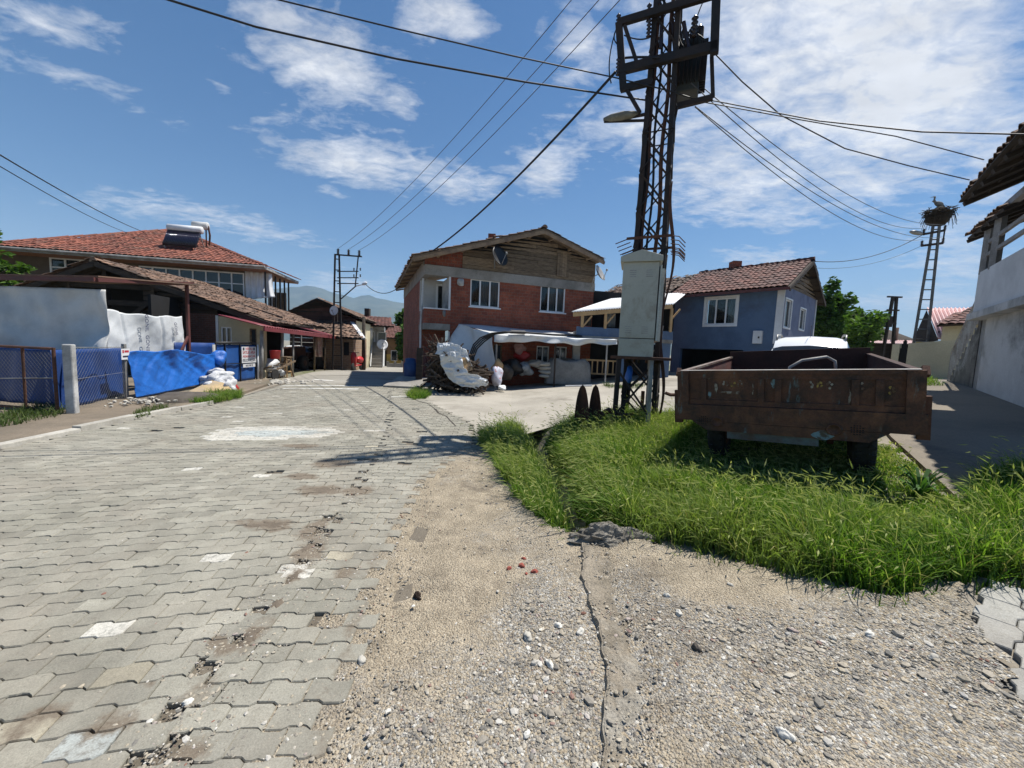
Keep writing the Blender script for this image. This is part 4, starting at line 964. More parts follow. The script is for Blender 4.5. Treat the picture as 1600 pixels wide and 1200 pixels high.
# small painted plate on the fence corner
t = thing('notice_plate', 'small white printed plate wired to the corner of the chain-link fence', 'notice', FN.W(LF-.05,1.05,.05))
b = MB(); b.box(FN,LF-.28,LF+.12,1.0,1.25,.05,.056); b.build('plate', MT['whitepaint'], t)
def text(body, pl, u, z, size, m, parent, name='lettering', n=0.0, rot=0.0, ext=.002, align='CENTER', sx=1.0):
    c = bpy.data.curves.new(name, 'FONT'); c.body = body; c.size = size; c.extrude = ext; c.align_x = align; c.align_y = 'CENTER'
    o = bpy.data.objects.new(name, c); C.objects.link(o); c.materials.append(m)
    R = Matrix((( pl.u.x, 0, pl.n.x), (pl.u.y, 0, pl.n.y), (0, 1, 0))).to_4x4() @ Matrix.Rotation(rot, 4, 'Z') @ Matrix.Diagonal((sx,1,1,1))
    o.matrix_world = Matrix.Translation(pl.W(u, z, n)-wloc(parent)) @ R
    dg = bpy.context.evaluated_depsgraph_get(); me = bpy.data.meshes.new_from_object(o.evaluated_get(dg)); me.materials.clear(); me.materials.append(m)
    mw = o.matrix_world.copy(); bpy.data.objects.remove(o); x = bpy.data.objects.new(name, me); C.objects.link(x); x.matrix_basis = mw; x.parent = parent; return x
INK = mat('dark_ink', (.03,.03,.05), .6, fine=0, bump=0); INKR = mat('red_ink', (.5,.03,.04), .6, fine=0, bump=0); INKB = mat('faded_blue_black_print', (.06,.07,.14), .6, fine=0, bump=0)
b = MB(); b.box(FN,LF-.23,LF-.16,1.15,1.22,.0565,.058); b.box(FN,LF-.13,LF+.07,1.16,1.21,.0565,.058); b.build('print', INKR, t)
b = MB(); b.box(FN,LF-.22,LF+.04,1.05,1.09,.0565,.058); b.build('print', INK, t)
# blue sheet behind gate and fence, shade put into its colour
SH = Plan(-8.62, 7.25, FP1.x-FP0.x, FP1.y-FP0.y); SH.n = FN.n
def hang(pl, u0, u1, z0, z1, amp=.04, f=9, n=0.0, nu=60, nv=14, seed=0, zt=None, zb=None):
    def fn(s, t):
        u = u0+(u1-u0)*s; a = zb(s) if zb else z0; c = zt(s) if zt else z1
        d = amp*(math.sin(f*s+seed+1.3*math.sin(2.2*t+seed))*(.6+.4*t)+.5*math.sin(f*2.3*s-3*t+seed*2)+.35*math.sin(f*.7*s+7*t+seed))
        return pl.W(u, a+(c-a)*t, n+d)
    return lambda b: b.grid(fn, nu, nv, pl.n*-.004)
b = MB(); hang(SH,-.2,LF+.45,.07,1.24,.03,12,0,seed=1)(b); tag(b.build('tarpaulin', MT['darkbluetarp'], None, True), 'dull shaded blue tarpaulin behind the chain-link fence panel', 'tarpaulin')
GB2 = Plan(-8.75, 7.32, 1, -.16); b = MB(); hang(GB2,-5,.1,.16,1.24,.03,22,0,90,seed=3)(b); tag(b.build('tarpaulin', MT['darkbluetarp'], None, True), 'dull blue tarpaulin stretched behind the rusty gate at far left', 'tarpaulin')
# bright blue tarpaulin thrown over the fence further on
BT = Plan(-9.05, 8.97, -.45, 3.4); BT.n = Vector((3.4,.45,0)).normalized()
bt0 = BT.px(196,560)[0]; bt1 = BT.px(336,560)[0]
def btf(s, t):
    u = bt0+(bt1-bt0)*s; zt = 1.17+.09*math.exp(-((s-.4)/.12)**2)-.12*s*s+.03*math.sin(14*s); zb = .1+.12*s
    x = s-.42; fold = .09*math.exp(-((x-.1*(1-t))/.05)**2)*t+.05*math.exp(-((x+.16+.1*(1-t))/.05)**2)*t+.05*math.exp(-((x-.28-.12*(1-t))/.06)**2)*t
    dr = .03*abs(math.sin(11*s+3*t))+.02*abs(math.sin(23*s-6*t))+.05*math.sin(5*s+3*t+1)-.05*abs(mnoise.noise(Vector((s*7+t*3,t*2,3))))-.03*abs(mnoise.noise(Vector((s*15-t*6,t*3,1))))
    return BT.W(u, zb+(zt-zb)*t, .05+fold+dr*(.5+.5*t)+.12*(1-t)**2)
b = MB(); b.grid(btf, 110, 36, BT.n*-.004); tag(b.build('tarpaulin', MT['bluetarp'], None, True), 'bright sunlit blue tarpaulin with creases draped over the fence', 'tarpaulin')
b = MB(); b.lump(BT.W(bt1+.02,.92,.1), .22,.2,.26, 4, 14, 10, .25); tag(b.build('tarpaulin_bundle', MT['bluetarp'], None, True), 'knotted end of blue tarpaulin bunched beside the blue gate', 'tarpaulin')
# --- white plastic sheets of the enclosure
WS1 = Plan(-9.75, 9.05, 1, .03); a0 = WS1.px(-60,500)[0]; a1 = WS1.px(163,500)[0]
def ws1(s, t):
    u = a0+(a1-a0)*s; zt = WS1.px(0,447)[1]*(1-s)+WS1.px(160,452)[1]*s; zb = WS1.px(0,556)[1]*(1-s)+WS1.px(165,566)[1]*s
    d = .06*math.sin(3*s+2*t)+.03*math.sin(9*s-5*t)+.06*mnoise.noise(Vector((s*9,t*4,7)))+.09*math.exp(-((s-.97)/.03)**2)*math.sin(9*t)+.05*math.sin(14*(s+t*.5))*(1-t)**2
    return WS1.W(u+.12*max(0,s-.9)*10*(1-t)**2*.8, zb+(zt-zb)*t, d)
sheetm = mat('translucent_white_sheet', (.64,.63,.6), .5, (.46,.46,.44), 1.1, fine=.05, bump=.25, bscale=6, bdist=.03)
b = MB(); b.grid(ws1, 80, 30, WS1.n*-.004); tag(b.build('plastic_sheet', sheetm, None, True), 'large grey-white plastic sheet walling the shed above the gate', 'plastic sheet')
WS2 = Plan(-9.72, 9.2, -.22, 2.5); WS2.n = Vector((2.5,.22,0)).normalized(); c0 = WS2.px(164,500)[0]; c1 = WS2.px(287,500)[0]
ws2 = thing('plastic_sheet', 'white plastic sheet printed with a vertical line of letters, beside the red post', 'plastic sheet', WS2.W((c0+c1)/2, 0))
def ws2f(s, t):
    u = c0+(c1-c0)*s; zt = WS2.px(166,483)[1]*(1-s)+WS2.px(286,494)[1]*s-.06*math.sin(3.14*s)+.02*math.sin(19*s); zb = .9
    d = .035*math.sin(8*s+3*t)+.03*mnoise.noise(Vector((s*5+t*2,t*2.2,5)))-.02*abs(mnoise.noise(Vector((s*6-t*3,t*2,2))))
    for k in (.2, .66): d -= .05*math.exp(-((s-k-.02*math.sin(4*t))/.014)**2)
    return WS2.W(u, zb+(zt-zb)*t, d)
b = MB(); b.grid(ws2f, 90, 30, WS2.n*-.004); b.build('sheet', MT['whitesheet'], ws2, True)
for s, z0, body, sz in ((.42, 1.62, 'GONIL  GONIL', .15), (.82, 1.78, 'GONIL', .13)):
    u = c0+(c1-c0)*s; text(body, WS2, u, z0, sz, INKB, ws2, 'printed_letters', .1, rad(-90)+(.12 if s > .7 else 0))
# --- red steel canopy frame
can = thing('canopy_frame', 'dark red steel canopy frame with one post and a brace over the white sheets', 'canopy', WS2.W(c1+.08, 0))
RP = WS2.W(c1+.1, 0, .05); rz = WS2.px(289,442)[1]
b = MB(); b.beam(Vector((RP.x,RP.y,0)), Vector((RP.x,RP.y,rz)), .07, .07); b.build('post', MT['redpaint'], can)
b = MB(); top = Vector((RP.x,RP.y,rz)); mid = WS1.P(150,437,.1); lft = WS1.P(-60,433,.1)
b.beam(top+Vector((.05,.15,.0)), mid, .1, .09); b.beam(mid, lft, .1, .09); b.build('beam', MT['redpaint'], can)
b = MB(); b.beam(Vector((RP.x,RP.y,1.62)), WS2.W(c1-.35,1.08,.12), .05, .05); b.build('brace', MT['redpaint'], can)
b = MB(); b.slab([mid+Vector((0,.05,.07)), lft+Vector((0,.05,.07)), lft+Vector((0,3,.35)), mid+Vector((0,3,.35))], (0,0,.03)); b.build('roof_sheet', MT['roofold'], can)

# --- old timber barn with tiled gable roof
BN = Plan(-10.3, 15.5, .99, .14); back = -BN.n
pk = BN.px(165,411); re = BN.px(432,505); le = BN.px(40,456); barn = thing('old_barn', 'old dark timber barn with sagging brown tiled gable roof and brick infill', 'barn', BN.W(pk[0], 0))
def bw(q, n=0.0): return BN.W(q[0], q[1], n)
D = 6.0
ridge0, ridge1 = bw(pk, .5), bw((pk[0], pk[1]+.15), -D); r0, r1 = bw(re, .5), bw((re[0], re[1]+.1), -D); l0, l1 = bw(le, .5), bw(le, -D)
roof([r0, r1, ridge1, ridge0], MT['roofold'], barn, mess=.022, tw=.2, th=.3); roof([l0, ridge0, ridge1, l1], MT['roofold'], barn, mess=.022, tw=.2, th=.3)
ridge_tiles([ridge0, ridge1], MT['roofold'], barn)
b = MB()
for q0, q1 in (((le[0], le[1]-.14), (pk[0], pk[1]-.14)), ((pk[0], pk[1]-.14), (re[0], re[1]-.14))): b.beam(bw(q0,.45), bw(q1,.45), .1, .14); b.beam(bw(q0,.0), bw(q1,.0), .12, .16)
for u in (pk[0], pk[0]-1.2, pk[0]+1.6, pk[0]+2.7): b.beam(BN.W(u,.2,.02), BN.W(u, min(pk[1], pk[1]-abs(u-pk[0])*.34)-.15,.02), .15, .15)
b.beam(BN.W(pk[0]-2,2.75,.03), BN.W(pk[0]+4,2.75,.03), .14, .18); b.beam(BN.W(pk[0]-2,3.35,.03), BN.W(pk[0]+2.2,3.35,.03), .12, .16)
b.beam(BN.W(pk[0]+.7,2.1,.1), BN.W(pk[0]+1.8,3.1,.1), .12, .14)
b.build('timber_frame', MT['darkwood'], barn)
b = MB()
brk = BN.px(290,520)[0]; crm0 = BN.px(340,530)[0]; crm1 = BN.px(413,530)[0]
boards(b, BN, pk[0]-2.6, brk, .0, lambda u: 1.0, .22, -.05); b.build('board_wall', MT['darkwood'], barn); b = MB(); boards(b, BN, pk[0]+1.2, crm0, 2.5, lambda u: pk[1]-abs(u-pk[0])*.33-.25, .2, -.05)
b.build('board_wall', MT['darkwood'], barn)
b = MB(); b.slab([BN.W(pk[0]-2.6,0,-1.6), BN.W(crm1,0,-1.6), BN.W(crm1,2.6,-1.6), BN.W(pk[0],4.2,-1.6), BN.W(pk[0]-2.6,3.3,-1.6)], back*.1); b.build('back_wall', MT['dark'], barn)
b = MB(); b.box(BN, brk-.3, crm0, 0, 2.5, -.25, -.02); b.build('brick_wall', mat_brick('old_barn_brick', .14, (.13,.05,.035), (.09,.04,.03), (.11,.09,.075), .2, .075, .01), barn)
w1 = (BN.px(345,530)[0], BN.px(362,530)[0], .95, 2.02); w2 = (BN.px(390,530)[0], BN.px(401,530)[0], .2, 2.0)
b = MB(); holes_wall(b, BN, crm0, crm1, 0, 2.42, [w1, w2], 0, .2); b.build('plaster_wall', MT['cream'], barn)
window(BN, *w1, 0, barn, 2, curtain=False); window(BN, *w2, 0, barn, 1, curtain=False, m=MT['wood'])
b = MB(); b.box(BN, crm0-.04, crm0+.05, 0, 2.45, .0, .03); b.build('corner_trim', MT['whitepaint'], barn)
# --- blue sheet-metal gate with the handwritten notice
BG = Plan(-9.5, 12.0, -.2, 2.6); BG.n = Vector((2.6,.2,0)).normalized()
g0 = BG.px(336,575)[0]; g1 = BG.px(399,575)[0]; bg = thing('blue_gate', 'blue sheet-covered steel gate with a lettered notice beside the cream wall', 'gate', BG.W((g0+g1)/2, 0))
b = MB(); hang(BG, g0, g1, .08, 1.36, .012, 14, 0, 50, 12, 5)(b); b.build('panel', mat('blue_gate_sheet', (.014,.085,.3), .55, (.01,.06,.22), 2.2, fine=.15, bump=.3, bscale=9, bdist=.02), bg, True)
b = MB()
for u in (g0, g0+(g1-g0)*.2, g0+(g1-g0)*.56, g1): b.beam(BG.W(u,.04,.04), BG.W(u,1.42,.04), .035, .035)
for z in (.05, .72, 1.4): b.beam(BG.W(g0,z,.04), BG.W(g1,z+.0,.04), .03, .03)
b.build('frame', MT['black'], bg)
b = MB(); b.tube([BG.W(g0,1.42,.03), BG.W(g0+(g1-g0)*.5,1.44,.03), BG.W(g1,1.42,.03)], .035, 8); b.build('top_roll', MT['black'], bg, True)
nt_ = thing('paper_notice', 'white notice with red and black lettering fixed to the blue gate', 'notice', BG.W(g0+(g1-g0)*.78, .9, .06))
s0, s1 = g0+(g1-g0)*.585, g0+(g1-g0)*.975
b = MB(); b.box(BG, s0, s1, .72, 1.3, .06, .064); b.box(BG, s0+.06, s1-.06, .56, .68, .06, .064); b.build('board', MT['whitepaint'], nt_)
W_ = s1-s0
for body, z, m, k in (('VEFALI', 1.22, INKR, .13), ('SATILIK ARSA', 1.09, INKR, .155), ('ARANACAK', .95, INKR, .13), ('05327 52304', .81, INK, .14)):
    x = text(body, BG, (s0+s1)/2, z, k, m, nt_, 'printed_line', .067); 
    wd = x.dimensions.x or 1; x.matrix_basis = x.matrix_basis @ Matrix.Diagonal((W_*.88/max(wd,.01) if body != 'VEFALI' else W_*.5/max(wd,.01), 1, 1, 1))
text('0532 759 23', BG, (s0+s1)/2, .62, .09, INK, nt_, 'printed_line', .067, sx=W_*1.1)
b = MB()
for u in (s0+.06, s1-.17): b.box(BG, u, u+.1, 1.17, 1.27, .0645, .066)
b.build('emblem', INK, nt_)
b = MB(); b.tube([BG.W(g1+.07,0,.05), BG.W(g1+.07,1.38,.05)], .045, 9); tag(b.build('gate_post', MT['whitepaint'], None, True), 'slim white painted post at the far end of the blue gate', 'post')
b = MB(); b.tube([BG.W(g0-.06,0,.02), BG.W(g0-.06,1.36,.02)], .04, 9); tag(b.build('gate_post', MT['whiteplaster'], None, True), 'stubby grey white post between the bunched tarpaulin and the blue gate', 'post')
SB = Plan(-9.9, 11.6, -.2, 2.6); SB.n = BG.n; b = MB(); hang(SB, -.4, SB.px(338,560)[0], .2, 1.4, .02, 9, 0, 30, 8, 7)(b); tag(b.build('tarpaulin', MT['darkbluetarp'], None, True), 'strip of blue sheeting behind the red canopy post', 'tarpaulin')
# --- heap by the kerb: sacks, cardboard, rubble, soil
b = MB()
for x, y, d, rx, ry, rz, sd in ((325,594,11.5,.3,.25,.13,1),(345,588,11.6,.3,.25,.16,2),(352,600,11.3,.22,.2,.24,3),(338,606,11.2,.36,.3,.2,4),(312,598,11.5,.2,.2,.08,5),(360,604,11.0,.16,.16,.2,7),(340,580,11.8,.2,.16,.1,8)): b.lump(atY(x,y,d), rx, ry, rz, sd, 20, 13, .34, sd)
tag(b.build('white_sacks', mat('white_woven_sack', (.62,.62,.62), .75, (.45,.45,.45), 5, fine=.1, bump=.8, bscale=12, bdist=.06), None, True), 'heap of crumpled white sacks piled against the blue gate', 'sacks')
A = [atY(294,613,10.5), atY(348,622,10.2), atY(364,612,10.6), atY(350,600,10.95), atY(330,596,11.05)]
b = MB(); b.slab(A, Vector((.0,.02,.03))); tag(b.build('cardboard_sheet', mat('buff_cardboard', (.52,.38,.2), .9, (.44,.32,.17), 3, fine=.1, col3=(.34,.28,.2))), 'buff cardboard sheet leaning on the white sacks by the kerb', 'cardboard')
g = G(367, 613); b = MB(); b.lump(g+Vector((0,0,.1)), .1,.1,.16, 6, 12, 9, .25); tag(b.build('red_bag', MT['red'], None, True), 'small crumpled red plastic bag beside the cardboard sheet', 'bag')
g = G(275, 632); b = MB(); b.lump(g+Vector((0,.3,.0)), .75,.6,.26, 8, 26, 12, .12); tag(b.build('soil_heap', MT['soil'], None, True), 'low heap of dark soil against the blue tarpaulin', 'soil heap')
g = G(228, 636)
n = 70; px = g.x+rng.normal(0, .28, n); py = g.y+rng.normal(0, .3, n); sz = rng.uniform(.02, .06, n); o = stones('rubble', px, py, np.full(n, .1)+rng.uniform(0, .06, n), sz, MT['stone']); o['kind'] = 'stuff'; tag(o, 'pale rubble tipped on the dirt below the blue tarpaulin', 'rubble')

# --- big house with the red hipped roof and solar heater
HS = Plan(-15.2, 22.0, .976, .2); H0 = HS.px(415,425,1.0); HL = HS.px(-70,388,1.0)
house = thing('red_roof_house', 'large upper-floor house with orange red hipped roof, glazed gallery and solar heater', 'house', HS.W(-3, 0))
ez = (HS.px(200,409,1.0)[1]+H0[1])/2+.3
eL, eR = HS.W(HL[0]-1.5, ez, 1.0), HS.W(H0[0], ez, 1.0); pit = rad(24)
nr = (HS.n*math.sin(pit)+Vector((0,0,1))*math.cos(pit)); front_top = [on_plane(x, y, eR, nr) for x, y in ((320,379),(288,362),(262,360),(0,380),(-70,385))]
roof([eL, eR]+front_top, MT['roofred'], house, tw=.24, th=.36, mess=.008)
ridge_tiles([eR, front_top[0], front_top[1], front_top[2]], MT['roofred'], house, .12, .4); ridge_tiles([front_top[2], front_top[3], front_top[4]], MT['roofred'], house, .12, .6)
cB = HS.W(H0[0]+.2, ez-.05, -3.5); apex = front_top[1]
roof([eR, cB, apex-HS.n*1.5, front_top[0]], MT['roofred'], house, tw=.24, th=.36)
b = MB(); b.beam(eL-Vector((0,0,.1)), eR-Vector((0,0,.1)), .06, .16); b.beam(eR-Vector((0,0,.1)), cB-Vector((0,0,.1)), .06, .14); b.tube([eL+HS.n*.08-Vector((0,0,.05)), eR+HS.n*.08-Vector((0,0,.05))], .06, 8); b.build('eaves_gutter', MT['greypost'], house)
b = MB(); b.slab([eL-Vector((0,0,.2)), eR-Vector((0,0,.2)), cB-Vector((0,0,.2)), HS.W(H0[0]-1.4, ez-.2, -3.5), HS.W(H0[0]-1.4, ez-.2, 0), HS.W(HL[0]-1.5, ez-.2, 0)], (0,0,.03)); b.build('soffit', mat('varnished_soffit_boards', (.3,.14,.07), .7, (.22,.1,.05), 4, stretch=(1,1,6)), house)
wr = HS.px(383,450)[0]; wz1 = ez-.2
gl = (HS.px(218,440)[0], wr-.03, HS.px(380,468)[1]-.1, HS.px(300,421)[1])
lw = (HS.px(78,415)[0], HS.px(150,415)[0], HS.px(110,428)[1]-.3, HS.px(110,404)[1])
b = MB(); holes_wall(b, HS, HL[0]-1.5, wr, 0, wz1, [gl, lw], 0, .2); b.build('wall', mat('dim_brown_plaster', (.13,.1,.075), .9, (.09,.07,.05), 1.5), house)
window(HS, *gl, .05, house, 8, fw=.07, curtain=False, transom=gl[3]-.62); window(HS, *lw, .05, house, 3, fw=.08, curtain=False, transom=lw[2]+(lw[3]-lw[2])*.55)
GLH = Plan(0,0,1,0)
# curtained corner balcony beyond the gallery
def curt(s, t):
    u = wr+.05+1.35*s; bow = .35*math.sin(2.2*s)*(1-t)**1.5
    return HS.W(u+.25*(1-t)**2*s, (wz1-1.62+.25*s)+(1.6-.25*s)*t, .1+.05*math.sin(30*s)+bow)
b = MB(); b.grid(curt, 60, 16, HS.n*-.006); cu_ = b.build('curtain', MT['whitepaint'], None, True); tag(cu_, 'white curtain billowing on the balcony corner under the red hipped roof', 'curtain')
b = MB()
for k in range(6):
    p = HS.W(H0[0]-.25, 0, .4-.7*k); b.beam(Vector((p.x,p.y,2.6)), Vector((p.x,p.y,wz1)), .07, .07)
b.build('balcony_posts', MT['black'], house)
b = MB(); b.slab([HS.W(wr,2.55,.6), HS.W(H0[0]-.2,2.55,.6), HS.W(H0[0]-.2,2.55,-3.4), HS.W(wr,2.55,-3.4)], (0,0,.12)); b.build('balcony_floor', MT['concrete'], house)
b = MB()
for k in range(20): p = HS.W(H0[0]-.25, 0, .4-.19*k); b.beam(Vector((p.x,p.y,2.67)), Vector((p.x,p.y,3.45)), .015, .015)
b.beam(HS.W(H0[0]-.25,3.45,.45), HS.W(H0[0]-.25,3.45,-3.3), .04, .04); b.build('railing', MT['black'], house)
b = MB(); b.box(HS, wr+.02, H0[0]-1.2, 2.67, wz1, -3.2, -3.0); b.build('inner_wall', MT['whiteplaster'], house)
b = MB(); b.box(HS, wr+.3, wr+1.1, 2.67, 4.6, -2.99, -2.95); b.build('balcony_door', MT['wood'], house)
# solar water heater on the roof
nrm = nr; sc_ = on_plane(282, 391, eR, nr); su = HS.u; sv = (Vector((0,0,1))-nr*nr.z).normalized(); up2 = (sv*.75+nr*.55).normalized()
sol = thing('solar_water_heater', 'solar water heater with dark tube panel and white tank on the red hipped roof', 'solar heater', sc_)
pw = (on_plane(313,392,eR,nr)-on_plane(255,391,eR,nr)).length*.5
b0 = sc_+nr*.2; hgt = 1.1
b = MB(); b.hexa([b0-su*pw, b0+su*pw, b0+su*pw+up2*hgt, b0-su*pw+up2*hgt]+[p+nr*.05 for p in (b0-su*pw, b0+su*pw, b0+su*pw+up2*hgt, b0-su*pw+up2*hgt)]); b.build('backing', MT['black'], sol)
b = MB()
for i in range(20): p = b0-su*pw+su*(2*pw*(i+.5)/20)+nr*.09; b.tube([p, p+up2*hgt], .034, 8)
b.build('glass_tubes', mat_glass('dark_collector_tube', (.02,.02,.04)), sol, True)
tc = b0+up2*(hgt+.14)+nr*.05; b = MB(); b.lathe(tc-su*(pw+.05), su, [(0,.1),(.03,.2),(2*pw+.07,.2),(2*pw+.1,.1)], 18); b.build('tank', MT['whitepaint'], sol, True)
b = MB()
for s in (-.9,.9):
    p = b0+su*pw*s; b.beam(p+up2*hgt*.98, on_plane(*((0,0)), eR, nr) if False else p+sv*.95-nr*.2, .04, .04); b.beam(p, p-nr*.25, .04, .04)
b.build('stand', MT['galv'], sol)
s2 = b0+su*(pw*.55)+up2*(hgt+.62)-nr*.1+sv*.3; t2 = thing('water_tank', 'small second white water drum raised behind the solar heater', 'water tank', s2-Vector((0,0,1.0)))
b = MB(); b.lathe(s2-su*.38, su, [(0,.12),(.03,.22),(.78,.22),(.81,.12)], 16); b.build('drum', MT['whiteplaster'], t2, True)
b = MB()
for s in (-.25,.3): b.beam(s2+su*s-Vector((0,0,1.15)), s2+su*s-Vector((0,0,.18)), .05, .05)
b.tube([s2+su*.42, s2+su*.5-Vector((0,0,.5)), s2+su*.46-Vector((0,0,1.1))], .05, 7); b.build('stand', MT['rust'], t2)

# --- maroon awning with posts, and what stands under it
AW = Plan(-9.6, 14.75, -.17, .985); AW.n = Vector((.985,.17,0)).normalized()
q = {k: AW.px(*k) for k in ((385,500),(522,523))}
u0, u1 = AW.px(398,500)[0], AW.px(521,523)[0]; z0 = AW.px(405,510)[1]
aw = thing('awning', 'long maroon sheet-metal awning on slender posts along the left side of the street', 'awning', AW.W((u0+u1)/2, 0))
p00, p10 = AW.W(u0-.1, z0, .35), AW.W(u1, z0-.12, .35)
b = MB(); corrug(b, p00, p10, p00-AW.n*1.5+Vector((0,0,.34)), p10-AW.n*1.5+Vector((0,0,.34)), 46, .025); b.build('sheet_roof', MT['awning'], aw, True)
b = MB(); b.beam(p00-Vector((0,0,.1)), p10-Vector((0,0,.1)), .05, .14); b.build('edge_beam', MT['awning'], aw)
for i, x in enumerate((408, 440, 457, 491, 507)):
    u = AW.px(x, 560)[0]; b = MB(); z = zg(*AW.W(u,0).xy); b.tube([AW.W(u,z-.05), AW.W(u+random.uniform(-.03,.03), z0-.15, .05)], .06 if i < 2 else .045, 9); b.build('post', MT['greypost'] if i < 3 else MT['wood'], aw, True)
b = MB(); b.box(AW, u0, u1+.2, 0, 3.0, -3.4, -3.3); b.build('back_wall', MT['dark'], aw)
def at_aw(x, n): u = AW.px(x, 560, n)[0]; return AW.W(u, zg(*AW.W(u,0,n).xy), n)
p = at_aw(422,-.3); b = MB(); b.lump(p+Vector((0,0,.5)), .42,.34,.3, 3, 14, 10, .25); b.lump(p+Vector((.15,.1,.2)), .3,.3,.2, 5, 14, 9, .3); tag(b.build('white_bag', MT['whitesheet'], None, True), 'bulging white sack lying behind the first awning post', 'bag')
p = at_aw(428,.0); t = thing('handcart', 'wooden handcart with crossed legs leaning under the maroon awning', 'cart', p); b = MB()
b.beam(p+Vector((-.2,-.7,.35)), p+Vector((0,1.1,.75)), .06,.06); b.beam(p+Vector((.3,-.7,.3)), p+Vector((.3,1.0,.7)), .06,.06)
for k in range(5): b.beam(p+Vector((-.18,-.5+.3*k,.4+.07*k)), p+Vector((.32,-.5+.3*k,.38+.07*k)), .07,.03)
b.beam(p+Vector((0,.6,.65)), p+Vector((0,.3,0)), .05,.05); b.beam(p+Vector((.3,.6,.65)), p+Vector((.3,.9,0)), .05,.05); b.build('frame', MT['wood'], t)
b = MB(); b.lathe(p+Vector((-.3,-.6,.22)), (1,0,0), [(0,.22),(.05,.22)], 16); b.lathe(p+Vector((.38,-.6,.22)), (1,0,0), [(0,.22),(.05,.22)], 16); b.build('wheel', MT['tyre'], t)
p = at_aw(430,.15)+Vector((0,0,.82)); b = MB(); b.lathe(p, (0,0,1), [(0,.16),(.32,.2),(.34,.21)], 16); tag(b.build('red_bucket', MT['red'], None, True), 'red plastic bucket standing on the handcart under the awning', 'bucket')
p = at_aw(446,.15); t = thing('wooden_stool', 'tall slatted wooden stool beside the awning post', 'stool', p); b = MB()
for dx in (-.16,.16):
    for dy in (-.18,.18): b.beam(p+Vector((dx,dy,0)), p+Vector((dx*.85,dy*.85,.85)), .05,.05)
b.build('legs', MT['newwood'], t); b = MB()
for z in (.25,.55): b.beam(p+Vector((-.15,-.17,z)), p+Vector((.15,-.17,z)), .035,.05); b.beam(p+Vector((.15,-.17,z)), p+Vector((.15,.17,z)), .035,.05); b.beam(p+Vector((-.15,.17,z)), p+Vector((.15,.17,z)), .035,.05)
b.build('rungs', MT['newwood'], t); b = MB(); b.hexa([p+Vector(v) for v in ((-.2,-.22,.85),(.2,-.22,.85),(.2,.22,.85),(-.2,.22,.85),(-.2,-.22,.89),(.2,-.22,.89),(.2,.22,.89),(-.2,.22,.89))]); b.build('seat', MT['wood'], t)

